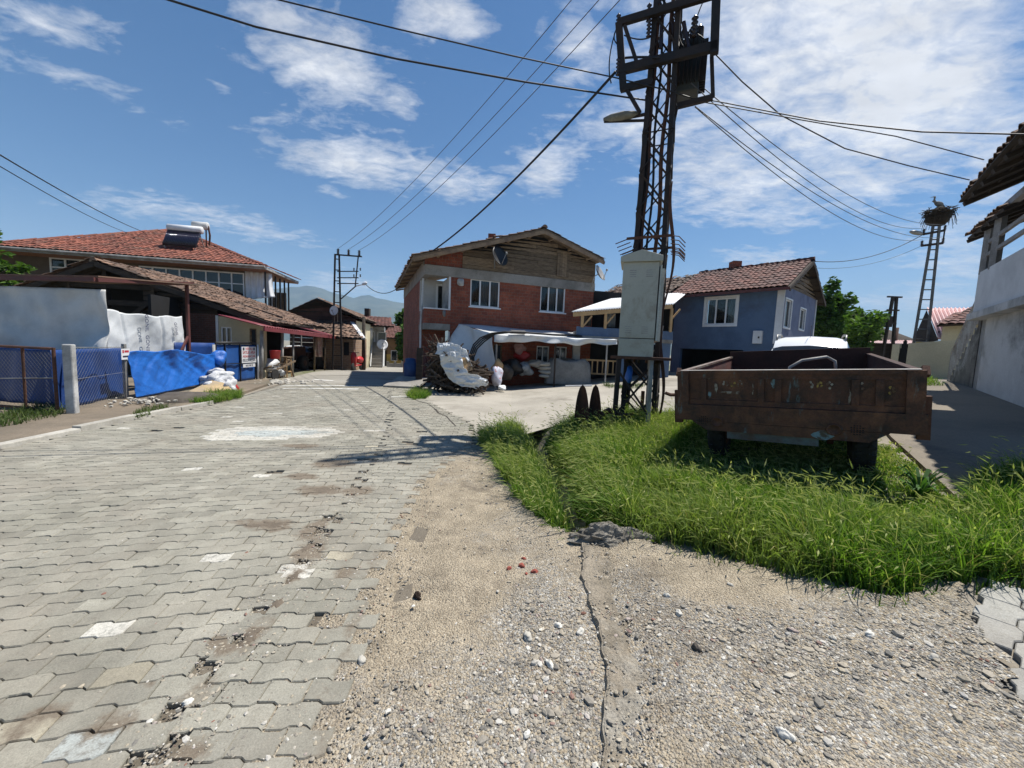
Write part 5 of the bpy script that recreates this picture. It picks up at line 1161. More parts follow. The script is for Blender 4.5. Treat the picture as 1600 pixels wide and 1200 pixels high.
def car(label, pos, yaw, L, Wd, H, paint, rails=False, antenna=False, name='parked_car', hatch=True):
    """lofted hatchback or saloon; front towards +x of its own frame"""
    t = thing(name, label, 'car', pos); cy, sy = math.cos(yaw), math.sin(yaw); gz = pos[2]
    def Wp(x, y, z): return Vector((pos[0]+x*cy-y*sy, pos[1]+x*sy+y*cy, gz+z))
    # stations: x, lower z, belt z, roof z, half width at the belt, at the roof
    hw = Wd/2; st = [(-.5,.4,.78,.8,.8,.72),(-.48,.3,.92,.95,.93,.8),(-.42,.22,.97,(1.02 if not hatch else 1.22),.97,.78),(-.36,.2,.98,(1.1 if not hatch else 1.4),.99,.77),(-.24,.19,.97,1.4 if not hatch else 1.47,1,.76),(-.05,.19,.95,1.5,1,.77),(.08,.19,.94,1.47,1,.76),(.2,.19,.93,1.2,1,.8),(.28,.19,.92,.98,.99,.86),(.4,.2,.85,.88,.96,.82),(.47,.26,.72,.76,.88,.74),(.5,.38,.6,.62,.74,.66)]
    k = H/1.5
    def sec(s):
        x, zl, zb, zr, wb, wr_ = s; x *= L; pts = [(-.86,zl),(-.97,zl+.1),(-1*wb,(zl+zb)/2),(-.98*wb,zb-.03),(-.94*wb,zb),(-wr_,zr-.06*(zr-zb>.15)),(-wr_*.75,zr-.01),(0,zr+.02)]
        pts = pts+[(-a, c) for a, c in pts[-2::-1]]; return [Wp(x, a*hw, c*k) for a, c in pts]
    ss = [sec(s) for s in st]; n = len(ss[0]); b = MB(); b.v = [tuple(p) for r in ss for p in r]; gf = MB(); gf.v = list(b.v)
    for i in range(len(ss)-1):
        for j in range(n-1):
            f = (i*n+j, i*n+j+1, (i+1)*n+j+1, (i+1)*n+j); zr0, zb0 = st[i][3], st[i][2]; zr1, zb1 = st[i+1][3], st[i+1][2]
            side = j in (4, n-6) and min(zr0-zb0, zr1-zb1) > .03 and 2 <= i <= 8; scr = j in (6, 7, 5, n-7) and (i in (6, 7) or (hatch and i in (0, 1)) or (not hatch and i in (2, 3)))
            (gf if side or scr else b).f.append(f); (gf if side or scr else b).m.append(0)
    b.f.append(tuple(range(n))); b.m.append(0); e = (len(ss)-1)*n; b.f.append(tuple(range(e, e+n))[::-1]); b.m.append(0)
    for i in range(len(ss)-1): b.f.append((i*n+n-1, i*n, (i+1)*n, (i+1)*n+n-1)); b.m.append(0)
    b.build('body', paint, t, True); gf.build('windows', MT['glass'], t, True)
    for sx in (-.31, .33):
        for s in (-1, 1):
            w_ = MB(); c = Wp(sx*L, s*(hw-.2), .31); ax = Wp(sx*L, s*(hw+.02), .31)-c
            w_.lathe(c, ax, [(0,.26),(.03,.31),(.19,.31),(.22,.26),(.2,.2)], 22); ty = w_.build('wheel', MT['tyre'], t, True)
            r = MB(); r.lathe(c+ax*.9, ax, [(0,.2),(.03,.19),(.035,.05)], 18); r.build('rim', MT['galv'], ty, True)
    for s in (-1, 1):
        l = MB(); l.lump(Wp(-.485*L, s*hw*.78, .75*k), .09,.09,.16, 1, 10, 8, 0); l.build('tail_light', MT['red'], t, True)
        l = MB(); l.lump(Wp(.46*L, s*hw*.66, .64*k), .16,.16,.08, 1, 10, 8, 0); l.build('headlight', MT['glass'], t, True)
        if rails:
            r = MB(); r.tube([Wp(-.34*L, s*hw*.74, 1.38*k), Wp(-.3*L, s*hw*.75, 1.5*k), Wp(.0, s*hw*.75, 1.57*k), Wp(.07*L, s*hw*.74, 1.54*k), Wp(.1*L, s*hw*.74, 1.42*k)], .022, 7); r.build('roof_rail', MT['galv'], t, True)
    if antenna: r = MB(); r.tube([Wp(-.3*L, 0, 1.43*k), Wp(-.36*L, 0, 1.72*k)], .006, 5); r.build('antenna', MT['black'], t)
    b = MB(); b.hexa([Wp(-.5*L-.02,-.25,.5),Wp(-.5*L-.02,.25,.5),Wp(-.5*L+.02,.25,.5),Wp(-.5*L+.02,-.25,.5),Wp(-.5*L-.02,-.25,.61),Wp(-.5*L-.02,.25,.61),Wp(-.5*L+.02,.25,.61),Wp(-.5*L+.02,-.25,.61)]); b.build('number_plate', MT['whitepaint'], t); return t
p = at_aw(462,-2.3); car('old white car parked tail-out under the maroon awning', (p.x, p.y, p.z), rad(188), 4.0, 1.6, 1.4, MT['carwhite'], hatch=False)
# tractor further in
p = at_aw(480,-1.1); tr = thing('tractor', 'dark tractor with tall tyres parked under the maroon awning', 'tractor', p)
for dx, dy, r, wd in ((.1,-.9,.42,.3),(-1.2,-.9,.42,.3),(.2,.8,.66,.38),(-1.3,.8,.66,.38)):
    b = MB(); b.lathe(p+Vector((dx,dy,r)), (1,0,0), [(0,r*.8),(.04,r),(wd-.04,r),(wd,r*.8),(wd-.03,r*.5)], 24); w_ = b.build('wheel', MT['tyre'], tr, True); b = MB(); b.lathe(p+Vector((dx+wd*.8,dy,r)), (1,0,0), [(0,r*.48),(.04,r*.4),(.05,.08)], 16); b.build('rim', MT['rust'], w_, True)
b = MB(); b.hexa([p+Vector(v) for v in ((-.75,-1.4,.55),(-.15,-1.4,.55),(-.15,.2,.55),(-.75,.2,.55),(-.72,-1.4,1.25),(-.18,-1.4,1.25),(-.18,.2,1.35),(-.72,.2,1.35))]); b.hexa([p+Vector(v) for v in ((-.85,.2,.6),(-.05,.2,.6),(-.05,1.2,.6),(-.85,1.2,.6),(-.85,.2,.95),(-.05,.2,.95),(-.05,1.2,1.05),(-.85,1.2,1.05))]); b.build('body', MT['rust'], tr, bevel=.06)
b = MB()
for x in (-.95,.05): b.beam(p+Vector((x,1.1,1.0)), p+Vector((x,1.1,2.2)), .06,.06)
b.beam(p+Vector((-.95,1.1,2.2)), p+Vector((.05,1.1,2.2)), .06,.06); b.tube([p+Vector((-.45,-.7,1.25)), p+Vector((-.45,-.7,1.9))], .035, 8); b.build('roll_bar', MT['greypost'], tr)
p = at_aw(497,.05); b = MB(); hp = Plan(p.x, p.y, .985, .17)
b.grid(lambda s, t: hp.W(-.22+.45*s, .75+1.15*t, .06*math.sin(13*s+2*t)), 20, 8, hp.n*-.01); tag(b.build('hanging_cloth', mat('faded_pink_cloth', (.42,.24,.2), .9, (.5,.4,.34), 5), None, True), 'faded pink patterned cloth hung between the far awning posts', 'cloth')
g = G(434, 598); n = 60; o = stones('rubble', g.x+rng.normal(0,.5,n), g.y+rng.normal(0,.5,n), np.full(n, .03), rng.uniform(.03,.12,n), MT['stone']); o['kind'] = 'stuff'; tag(o, 'grey rubble at the roadside in front of the first awning posts', 'rubble')

# --- barn-like house with dark gable, brick shed, and houses beyond
DG2 = Plan(-12.6, 26.2, .98, .17); hs2 = thing('dark_gable_house', 'house with a dark boarded gable and long brown tiled roof behind the awning', 'house', DG2.W(1.5, -.2))
P_ = DG2.px(500,467); L_ = DG2.px(445,492); R_ = DG2.px(536,490)
def dw(q, n=0.0): return DG2.W(q[0], q[1], n)
slope = (P_[1]-L_[1])/(P_[0]-L_[0]); RR = (P_[0]+2.6, P_[1]-2.6*slope*.8)
b = MB(); boards(b, DG2, L_[0]+.3, RR[0]-.3, .6, lambda u: P_[1]-abs(u-P_[0])*slope*.9-.1, .3, 0, .04); b.build('boarded_gable', mat('dark_red_brown_board', (.12,.058,.042), .9, (.075,.04,.03), 2, isl=.3), hs2)
b = MB(); b.box(DG2, L_[0]+.3, RR[0]-.3, -.6, .62, -.3, 0); b.box(DG2, RR[0]-.5, RR[0]-.3, -.6, RR[1]-.2, -9, -.02); b.build('wall', MT['cream'], hs2)
bk2 = -19.0; roof([dw(RR,.6), dw(RR,bk2), dw(P_,bk2), dw(P_,.6)], MT['roofold'], hs2, tw=.3, th=.4); roof([dw(L_,.6), dw(P_,.6), dw(P_,bk2), dw(L_,bk2)], MT['roofold'], hs2, tw=.3, th=.4)
b = MB(); pz = dw((P_[0]+1.5, P_[1]-.7), -8); b.hexa([pz+Vector(v) for v in ((-.2,-.2,-.3),(.2,-.2,-.3),(.2,.2,-.3),(-.2,.2,-.3),(-.2,-.2,.9),(.2,-.2,.9),(.2,.2,.9),(-.2,.2,.9))]); b.build('chimney', MT['darkwood'], hs2)
SHD = Plan(-11.0, 23.6, .98, .17); sh = thing('brick_shed', 'low ochre brick shed with a patched tile roof beside the lattice pole', 'shed', SHD.W(.6, -.2))
s0, s1 = SHD.px(490,560)[0], SHD.px(552,560)[0]; sz = SHD.px(525,527)[1]
b = MB(); b.box(SHD, s0, s1, -.4, sz, -4, 0); b.build('wall', mat_brick('ochre_shed_brick', .17, (.32,.2,.12), (.24,.15,.1), (.3,.26,.2), .28, .12, .012), sh)
roof([SHD.W(s0-.2,sz-.02,.5), SHD.W(s1+.7,sz-.02,.5), SHD.W(s1-.9,sz+1.2,-3.2), SHD.W(s0-.6,sz+1.2,-3.2)], MT['roofold'], sh, mess=.03, tw=.25, th=.35)
b = MB(); b.beam(SHD.W(s1+.7,sz+.0,.5), SHD.W(s1-.9,sz+1.22,-3.2), .22, .1); b.build('verge_board', MT['whitepaint'], sh)
b = MB(); b.box(SHD, s1-.55, s1-.25, .8, 1.6, .0, .02); b.build('vent_opening', MT['dark'], sh)
WH = Plan(-9.2, 33.5, .95, .3); wh = thing('white_balcony_house', 'white two-storey house with laundry balcony and outside stair down the street', 'house', WH.W(0,-.5))
a0, a1 = WH.px(548,560)[0], WH.px(600,560)[0]; zt = WH.px(570,508)[1]
b = MB(); b.box(WH, a0-1.5, a1, -1.0, zt, -7, 0); b.build('wall', MT['whiteplaster'], wh)
roof([WH.W(a0-1.6,zt-.05,1.2), WH.W(a1+.8,zt-.05,1.2), WH.W(a1+.4,zt+.9,-2.0), WH.W(a0-1.6,zt+.9,-2.0)], MT['roofmaroon'], wh, tw=.3, th=.4)
bz = WH.px(570,548)[1]; b = MB(); b.box(WH, a0, a1-1.0, bz-.12, bz, 0, 1.1); b.build('balcony_slab', MT['whitepaint'], wh)
b = MB(); b.box(WH, a0, a1-1.0, bz, bz+.95, 1.0, 1.06); b.build('balcony_parapet', mat('dark_blue_cloth_screen', (.02,.03,.06), .8), wh)
for k in range(3): window(WH, a0+.2+k*.95, a0+.9+k*.95, bz+.1, zt-.5, .1, wh, 1, curtain=False)
b = MB()
for k in range(9): b.box(WH, a1-.9+.0*k, a1-.1, -.7+.27*k, -.43+.27*k, 2.6-.3*k-.3, 2.6-.3*k)
b.build('stair', MT['concrete'], wh)
b = MB(); b.beam(WH.W(a1-.95,-.2,2.6), WH.W(a1-.95,bz+.9,.1), .05,.05); b.beam(WH.W(a1,-.2,2.6), WH.W(a1,bz+.9,.1), .05,.05); b.build('stair_rail', MT['whitepaint'], wh)
for i, (s, c, l) in enumerate(((.2,MT['whitepaint'],'white laundry sheet hanging left on the far balcony'),(.62,MT['whiteplaster'],'grey white laundry sheet hanging right on the far balcony'))):
    u = a0+(a1-a0-1)*s; b = MB(); b.grid(lambda x, y: WH.W(u+.75*x, bz+1.05+.85*y, 1.12+.04*math.sin(12*x)), 14, 3, WH.n*-.01); tag(b.build('laundry', c, None, True), l, 'laundry')
def dish(label, p, r, aim, m=None, stem=None):
    t = thing('satellite_dish', label, 'satellite dish', p); a = Vector(aim).normalized(); b = MB(); b.lathe(p, a, [(0,.02),(.02,r*.35),(.06,r*.7),(.13,r),(.14,r*1.01),(.1,r*.8)], 22); b.build('reflector', m or MT['whitepaint'], t, True)
    b = MB(); x = a.cross(Vector((0,0,1))).normalized(); dn = x.cross(a); lo = p-dn*r*.9+a*.1; b.tube([lo, p+a*r*1.1-dn*r*.15], .014, 6); b.lump(p+a*r*1.15-dn*r*.1, .05,.05,.05, 1); b.build('feed_arm', MT['galv'], t, True)
    b = MB(); b.tube([p, p-a*.2, p-a*.2+Vector(stem or (0,0,-.6))], .022, 7); b.build('bracket', MT['galv'], t, True); return t
p = WH.P(597,539,.4); dish('white satellite dish on the stair wall of the far white house', p, .45, (.5,-1,.4))
YH = Plan(-6.9, 40.0, .9, .42); yh = thing('yellow_house', 'small yellow house beside a leafy tree at the far end of the street', 'house', YH.W(0,-.7))
y0, y1 = YH.px(604,555)[0], YH.px(628,555)[0]; yz = YH.px(612,528)[1]
b = MB(); b.box(YH, y0, y1+1.5, -1.2, yz-1.6, -5, 0); b.build('wall', MT['yellow'], yh); b = MB(); b.box(YH, y0+.02, y1+1.48, yz-1.6, yz, -4.98, -.02); b.build('upper_wall', mat('brown_upper_wall', (.3,.18,.09), .9), yh)
roof([YH.W(y0-.4,yz,.5), YH.W(y1+1.8,yz,.5), YH.W(y1+1.0,yz+1.3,-2.6), YH.W(y0-.4,yz+1.3,-2.6)], MT['roofmaroon'], yh, tw=.3, th=.4)
for k in range(2): window(YH, y0+.4+1.0*k, y0+1.0+1.0*k, .0, 1.0, .1, yh, 1, curtain=False)
LW = Plan(-7.2, 34.8, .9, .42); l0, l1 = LW.px(606,576)[0], LW.px(640,576)[0]
b = MB(); b.box(LW, l0, l1+2, -.9, LW.px(620,568)[1], -.2, 0)
for k in range(4): u = l0+(l1-l0)*k/3; b.box(LW, u-.09, u+.09, -.9, LW.px(620,565)[1], -.2, .03)
tag(b.build('boundary_wall', MT['concrete']), 'low grey wall with piers in front of the yellow house', 'wall')
tree('leafy tree rising between the yellow house and the red brick house', -13.4, 47.0, 6.4, 2.2, 2.4, 2600, .34, MT['leaf'], 4, cz=4.4)
tree('bushy dark tree hiding the right side of the yellow house', -10.2, 38.0, 3.8, 1.3, 1.9, 1800, .28, MT['leafdark'], 5, cz=1.9)
p = G(557, 579); t = thing('motor_scooter', 'red and dark parked scooter between the brick shed and the white house', 'scooter', p)
b = MB(); b.lathe(p+Vector((-.05,-.5,.25)), (1,0,0), [(0,.2),(.03,.25),(.09,.25),(.12,.2)], 16); b.build('wheel', MT['tyre'], t, True); b = MB(); b.lathe(p+Vector((-.05,.7,.25)), (1,0,0), [(0,.2),(.03,.25),(.09,.25),(.12,.2)], 16); b.build('wheel', MT['tyre'], t, True)
b = MB(); b.lump(p+Vector((0,.5,.65)), .2,.5,.22, 2, 12, 9, .1); b.lump(p+Vector((0,-.4,.7)), .2,.14,.45, 3, 12, 9, .1); b.beam(p+Vector((0,-.3,.3)), p+Vector((0,.5,.35)), .25,.08); b.build('body', MT['red'], t, True); b = MB(); b.tube([p+Vector((-.3,-.35,1.12)), p+Vector((0,-.42,1.1)), p+Vector((.3,-.35,1.12))], .02, 7); b.build('handlebar', MT['black'], t, True)
# big tree at the left edge
tree('dark leafy tree at the far left behind the red roofed house', -23.9, 15.5, 7.4, 2.2, 2.2, 3200, .26, MT['leafdark'], 9, cz=5.3)
tree('bush showing below the eaves at the left of the red roofed house', -21.6, 16.2, 4.6, 1.2, .8, 900, .16, MT['leaf'], 10, cz=4.0)
# ================================================================== CENTRE
BH = Plan(-3.5, 15.5, .9336, .358); bin_ = -BH.n
bth = math.atan2(.358, .9336)
MT['oldtan'] = mat('tan_weathered_timber', (.3,.21,.13), .85, (.18,.12,.08), 3, fine=.25, isl=.25)
MT['roofpatch'] = mat('blackened_old_tile', (.13,.085,.062), .9, (.075,.052,.04), 1.2, fine=.25, isl=.5, col3=(.05,.04,.033), s3=.9)
MT['brick'] = mat_brick('red_hollow_brick', bth, (.3,.085,.045), (.2,.055,.033), (.19,.12,.09), .24, .13, .008)
MT['brickside'] = mat_brick('red_hollow_brick_side', bth+math.pi/2, (.3,.085,.045), (.2,.055,.033), (.19,.12,.09), .24, .13, .008)
U = lambda x, y=450, n=0: BH.px(x, y, n)[0]
Zf = lambda x, y, n=0: BH.px(x, y, n)[1]
brickh = thing('brick_house', 'two-storey red brick house with grey timber gable, corner balcony and tiled roof', 'house', BH.W(4, 0))
u0, u1 = U(664), U(928); ub = U(704); bz0, bz1 = Zf(735,436), Zf(735,421)
w1 = (U(735), U(781), Zf(757,480), Zf(757,437)); w2 = (U(845), U(884), Zf(865,488), Zf(865,447))
d1 = (U(843), U(863), Zf(852,572), Zf(852,541)); d2 = (U(871), U(891), Zf(880,572), Zf(880,542)); d3 = (U(774), U(788), .1, Zf(780,538))
b = MB(); holes_wall(b, BH, ub, u1, -.1, bz0, [w1, w2, d1, d2, d3], 0, .22); b.build('brick_wall', MT['brick'], brickh)
for q in (w1, w2): window(BH, *q, 0, brickh, 3, fw=.055, trim=.0, sill=True)
for q in (d1, d2): window(BH, *q, 0, brickh, 2, fw=.05)
window(BH, *d3, 0, brickh, 1, curtain=False, m=MT['wood'])
b = MB(); b.box(BH, u0-.02, u1+.02, bz0, bz1, -.4, .05); b.build('concrete_band', MT['concrete'], brickh)
# gable
nn_ = .55
pk_, lf_, rt_ = BH.px(851,356,nn_), BH.px(646,398,nn_), BH.px(945,405,nn_)
def zr(u):
    return pk_[1]-(pk_[0]-u)*(pk_[1]-lf_[1])/(pk_[0]-lf_[0]) if u < pk_[0] else pk_[1]-(u-pk_[0])*(pk_[1]-rt_[1])/(rt_[0]-pk_[0])
ut = U(723,400)
b = MB(); b.slab([BH.W(u0,bz1,-.02), BH.W(ut,bz1,-.02), BH.W(ut,zr(ut)-.12,-.02), BH.W(u0,zr(u0)-.12,-.02)], bin_*.2); b.build('gable_brick', MT['brick'], brickh)
b = MB(); boards(b, BH, ut, u1+.02, bz1+.01, lambda u: zr(u)-.1, .17, -.02, .03, .015, 2.2); b.build('timber_gable', MT['wood'], brickh)
b = MB(); b.slab([BH.W(ut,bz1,-.03), BH.W(u1,bz1,-.03), BH.W(u1,zr(u1)-.12,-.03), BH.W(pk_[0],pk_[1]-.15,-.03), BH.W(ut,zr(ut)-.12,-.03)], bin_*.05); b.build('gable_backing', MT['dark'], brickh)
b = MB(); h0, h1 = U(870,410), U(889,410)
for k in range(5): a = h0+(h1-h0)*k/5; b.box(BH, a+.005, a+(h1-h0)/5-.005, bz1+.12, Zf(880,396), .03, .06)
b.box(BH, h0-.06, h1+.06, Zf(880,396), Zf(880,396)+.08, .02, .08); b.build('loft_hatch', MT['wood'], brickh)
BL = 9.0
Pk0, Lf0, Rt0 = BH.W(*pk_, nn_), BH.W(*lf_, nn_), BH.W(*rt_, nn_)
Pk1, Lf1, Rt1 = [BH.W(q[0], q[1], -BL) for q in (pk_, lf_, rt_)]
roof([Lf0, Pk0, Pk1, Lf1], MT['roofold'], brickh, tw=.22, th=.34, mess=.014, under=MT['wood']); roof([Rt0, Rt1, Pk1, Pk0], MT['roofold'], brickh, tw=.22, th=.34, mess=.014, under=MT['wood'])
ridge_tiles([Pk0+BH.n*.03, Pk1], MT['roofold'], brickh, .11)
b = MB()
for a, c in ((Lf0, Pk0), (Pk0, Rt0)): b.beam(a-Vector((0,0,.17)), c-Vector((0,0,.17)), .05, .14)
b.build('verge_boards', MT['oldtan'], brickh); b = MB()
for k in range(9):
    s = k/8; p = Lf0.lerp(Lf1, s); b = MB()
    b.beam(p+BH.u*.05-Vector((0,0,.12)), p+BH.u*1.2+Vector((0,0,.2)), .07, .1, BH.n); b.build('eave_rafter', MT['oldtan'], brickh)
for k in range(8):
    s = (k+.5)/8; q = BH.W(u0+(u1-u0)*s, zr(u0+(u1-u0)*s)-.16, 0); b = MB(); b.beam(q, q+BH.n*nn_, .08, .1); b.build('purlin_end', MT['oldtan'], brickh)
b = MB(); q = BH.W(U(802,366), zr(U(802,366))+.1, -3); b.hexa([q+Vector(v) for v in ((-.18,-.18,-.4),(.18,-.18,-.4),(.18,.18,-.4),(-.18,.18,-.4),(-.18,-.18,.75),(.18,-.18,.75),(.18,.18,.75),(-.18,.18,.75))]); b.build('chimney', MT['brick'], brickh)
# corner balcony
bzf = Zf(690,482); bzs = Zf(690,506); ug = u0
b = MB(); b.box(BH, ug-.02, ub, bzs-.24, bzs, -1.6, .06); b.build('balcony_slab', MT['concrete'], brickh)
b = MB(); b.box(BH, ug-.02, ub, bzs, bzf-.05, -.14, .04); b.build('balcony_parapet', MT['brick'], brickh)
b = MB(); b.hexa([BH.W(ug-.0,bzs,-.16),BH.W(ug+.14,bzs,-.16),BH.W(ug+.14,bzs,-1.6),BH.W(ug,bzs,-1.6),BH.W(ug,bzf-.05,-.16),BH.W(ug+.14,bzf-.05,-.16),BH.W(ug+.14,bzf-.05,-1.6),BH.W(ug,bzf-.05,-1.6)]); b.build('side_parapet', MT['brickside'], brickh)
b = MB(); b.box(BH, ug-.04, ub, bzf-.05, bzf, -.18, .07); b.build('parapet_cap', MT['whitepaint'], brickh)
bd = (U(681,460,-1.5), U(700,460,-1.5), bzs+.2, Zf(690,444,-1.5))
b = MB(); holes_wall(b, BH, ug, ub+.6, bzs, bz0+.05, [bd], -1.5, .1); b.box(BH, ub-.06, ub, bzs, bz0, -1.5, -.0); b.build('balcony_wall', MT['whiteplaster'], brickh)
window(BH, *bd, -1.45, brickh, 1, fw=.09)
b = MB(); b.box(BH, ub-.07, ub+.0, bzf, bz0, .0, .04); b.build('white_jamb', MT['whitepaint'], brickh)
b = MB(); b.box(BH, ug, ub, -.1, bzs-.24, -1.7, -.9); b.build('ground_floor_wall', MT['brick'], brickh)
b = MB(); b.box(BH, ug, ug+.2, -.1, bz0, -9, -1.65); b.build('side_wall', MT['brickside'], brickh)
b = MB(); b.box(BH, ug-.02, ug+.22, bz0, bz1+.2, -9, -.4); b.build('side_band', MT['concrete'], brickh)
b = MB(); b.box(BH, u1-.22, u1, -.1, zr(u1)-.2, -9, -.23); b.build('right_side_wall', MT['brickside'], brickh)
b = MB(); b.tube([BH.W(ub-.05,bzs-.3,.12), BH.W(ub-.05,.4,.12)], .035, 8); b.tube([BH.W(ug-.02,bz0-.1,-.4), BH.W(ug-.1,bzs-.1,-.3), BH.W(ug-.1,.3,-.3)], .04, 8); b.build('drain_pipe', MT['whiteplaster'], brickh)
for x, y in ((720,441),(694,490)):
    q = BH.P(x, y, .08); b = MB(); b.lump(q, .16 if x > 700 else .07, .08, .15 if x > 700 else .13, 3, 12, 9, .2); b.build('vent_cover', MT['whiteplaster'], brickh, True)
t = dish('dark satellite dish mounted edge-on against the timber gable', BH.P(778,402,.45), .42, (.6,-.55,.25), MT['black'], (.0,.25,-.3))
t = dish('grey satellite dish on the right corner of the brick house', BH.P(930,428,.4)+BH.u*.15, .38, (.75,-.5,.45), MT['galv'], (-.1,.1,-.5))
# --- lean-to of white sheeting in front
LT = Plan(-.66, 14.8, .98, .18); lt = thing('sheet_lean_to', 'lean-to of white plastic sheeting on poles against the brick house', 'lean-to', LT.W(2, 0))
A0, A1 = BH.P(717,506,.02), BH.P(905,520,.02); B0 = LT.P(772,522); B1 = LT.P(964,531)
MT['leansheet'] = MT['whitesheet']
def sh_top(s, t):
    p = (A0.lerp(A1, s)).lerp(B0.lerp(B1, s), t); p.z += (.015*math.sin(s*23+2)+.012*math.sin(s*9+5))*t+.02*math.sin(s*9+5*t)*(1-t)-.07*math.sin(3.14*t)*abs(math.sin(s*9.4)); return p
b = MB(); b.grid(sh_top, 70, 14, (0,0,-.004)); top_ = b.build('roof_sheet', MT['leansheet'], lt, True)
def sh_front(s, t):
    p = B0.lerp(B1, s); dz = (.27-.05*s+.025*math.sin(s*13)+.03*math.sin(s*29+1))*t; return p+Vector((0,0,.015*math.sin(s*23+2)+.012*math.sin(s*9+5)-dz))+LT.n*(.05*math.sin(s*31)*t+.06*math.sin(s*12+2*t)*t+.02)
b = MB(); b.grid(sh_front, 90, 8, LT.n*-.004); b.build('valance', MT['leansheet'], lt, True)
C0, C1 = Vector((B0.x+.02, B0.y, .62)), BH.P(702,538,.05)
def sh_side(s, t):
    p = (C1.lerp(C0, s)).lerp(A0.lerp(B0, s), t); return p-LT.u*(.06*math.sin(s*11+t*2)+.05*math.sin(t*5+s*4)+.03*abs(math.sin(s*15)))
b = MB(); b.grid(sh_side, 50, 20, LT.u*.004); b.build('side_sheet', MT['leansheet'], lt, True)
for x in (775, 867, 947):
    u = LT.px(x,570)[0]; q = LT.W(u, 0); z = zg(q.x, q.y); b = MB(); b.tube([Vector((q.x,q.y,z-.05)), LT.W(u, LT.px(x,540)[1]+.05, -.02)], .035, 8); b.build('post', MT['greypost'] if x != 867 else MT['darkwood'], lt)
b = MB(); b.beam(B0-Vector((0,0,.05))-LT.n*.05, B1-Vector((0,0,.05))-LT.n*.05, .06, .06); b.beam(A0-Vector((0,0,.08)), A1-Vector((0,0,.08)), .06,.06); b.build('edge_pole', MT['darkwood'], lt)
hz_ = [(1240,207),(1050,200),(840,184),(700,180),(600,192),(520,225),(470,275),(445,340),(450,400),(480,440),(520,470)]
hose = thing('black_hose', 'coil of black water hose looped over the corner of the white lean-to', 'hose', LT.W(-.6, .5, .4))
for k in range(4):
    pts = []
    for i, (zx, zy) in enumerate(hz_):
        x, y = 640+(zx+k*9)/4.706, 480+(zy+(k*10 if i > 4 else 2*k))/4.706; d = 15.7-.42*min(i,3) if i < 4 else 14.45
        pts.append(atY(x, y, d+.03*k))
    P2 = []
    for i in range(len(pts)-1):
        for q in range(4): P2.append(pts[i].lerp(pts[i+1], q/4))
    P2.append(pts[-1]); b = MB(); b.tube(P2, .028, 7); b.build('loop', MT['cable'], hose, True)
q = atY(809,519,15.0); b = MB(); b.beam(q-LT.u*.3, q+LT.u*.3, .22,.13); tag(b.build('roof_weight', MT['concrete'], bevel=.03), 'grey block weighting the middle of the white sheet roof', 'weight')
# --- woodpile, its cover and planks
wp = MB(); rr = random.Random(3)
c0 = G(668, 616); c1 = G(752, 612)
for i in range(520):
    s = rr.random(); p = Vector((c0.x+(c1.x-c0.x)*s, c0.y+.2+rr.uniform(0,1.3), 0)); hmax = 1.75-.95*s; z = zg(p.x,p.y)+hmax*rr.random(); a = rr.gauss(.6, 1.1); L = rr.uniform(.4, 1.1); d = Vector((math.cos(a)*.8, math.sin(a)*.8-.5, rr.gauss(.0,.5))).normalized()*L*.5
    q0, q1 = p-d, p+d; q0.z += z; q1.z += z
    if min(q0.z, q1.z) < .02: continue
    wp.tube([q0, (q0+q1)/2+Vector((0,0,rr.uniform(-.04,.05))), q1], [rr.uniform(.012,.045)]*3, 5)
for i in range(22):
    p = Vector((c0.x+rr.uniform(-.1,.6), c0.y+rr.uniform(.2,1), 1.5)); wp.tube([p, p+Vector((rr.uniform(-.35,.2),rr.uniform(-.2,.2),rr.uniform(.2,.55)))], [.014,.005], 5)
o = wp.build('woodpile', mat('grey_brown_branches', (.085,.062,.045), .95, (.05,.036,.027), 3, isl=.5, bump=.4)); o['kind'] = 'stuff'; tag(o, 'pile of cut branches and brushwood at the corner of the brick house', 'woodpile')
cov = [(683,536),(700,534),(706,556),(692,560)]
def ribbon(pts, wds, d, name, label, m, seed, sag=.06):
    P = [atY(x, y, d+.04*wob(i, seed)) for i, (x, y) in enumerate(pts)]; W2 = [atY(x+a, y+c, d-.05) for (x, y), (a, c) in zip(pts, wds)]
    def fn(s, t):
        k = s*(len(P)-1); i = min(int(k), len(P)-2); f = k-i; a = P[i].lerp(P[i+1], f); c = W2[i].lerp(W2[i+1], f); p = a.lerp(c, t)
        q = Vector((s*3.2, t*1.3, seed)); r1 = abs(mnoise.noise(q))+.6*abs(mnoise.noise(q*2.3))+.35*abs(mnoise.noise(q*5))
        return p+Vector((.05*mnoise.noise(q*2+Vector((9,0,0))), -sag*1.5*r1, .06*mnoise.noise(q*1.7+Vector((0,9,0)))))
    b = MB(); b.grid(fn, 90, 30, (0,.005,.003)); tag(b.build(name, m, None, True), label, 'plastic sheet')
ribbon([(684,534),(700,536),(718,540),(728,546)], [(-3,20),(3,20),(8,20),(12,30)], 12.75, 'cover_sheet', 'white plastic sheet crumpled over the top of the woodpile', MT['whitesheet'], 1)
ribbon([(687,556),(690,572),(700,590),(722,604),(745,608)], [(32,-8),(34,2),(33,-8),(27,-16),(17,-15)], 12.6, 'cover_sheet', 'long white plastic sheet curving down the front of the woodpile', MT['whitesheet'], 2, .1)
ribbon([(740,596),(750,602),(760,604)], [(6,-4),(10,-3),(4,-8)], 12.6, 'cover_sheet', 'small grey flap of sheet at the foot of the woodpile', MT['leansheet'], 3, .04)
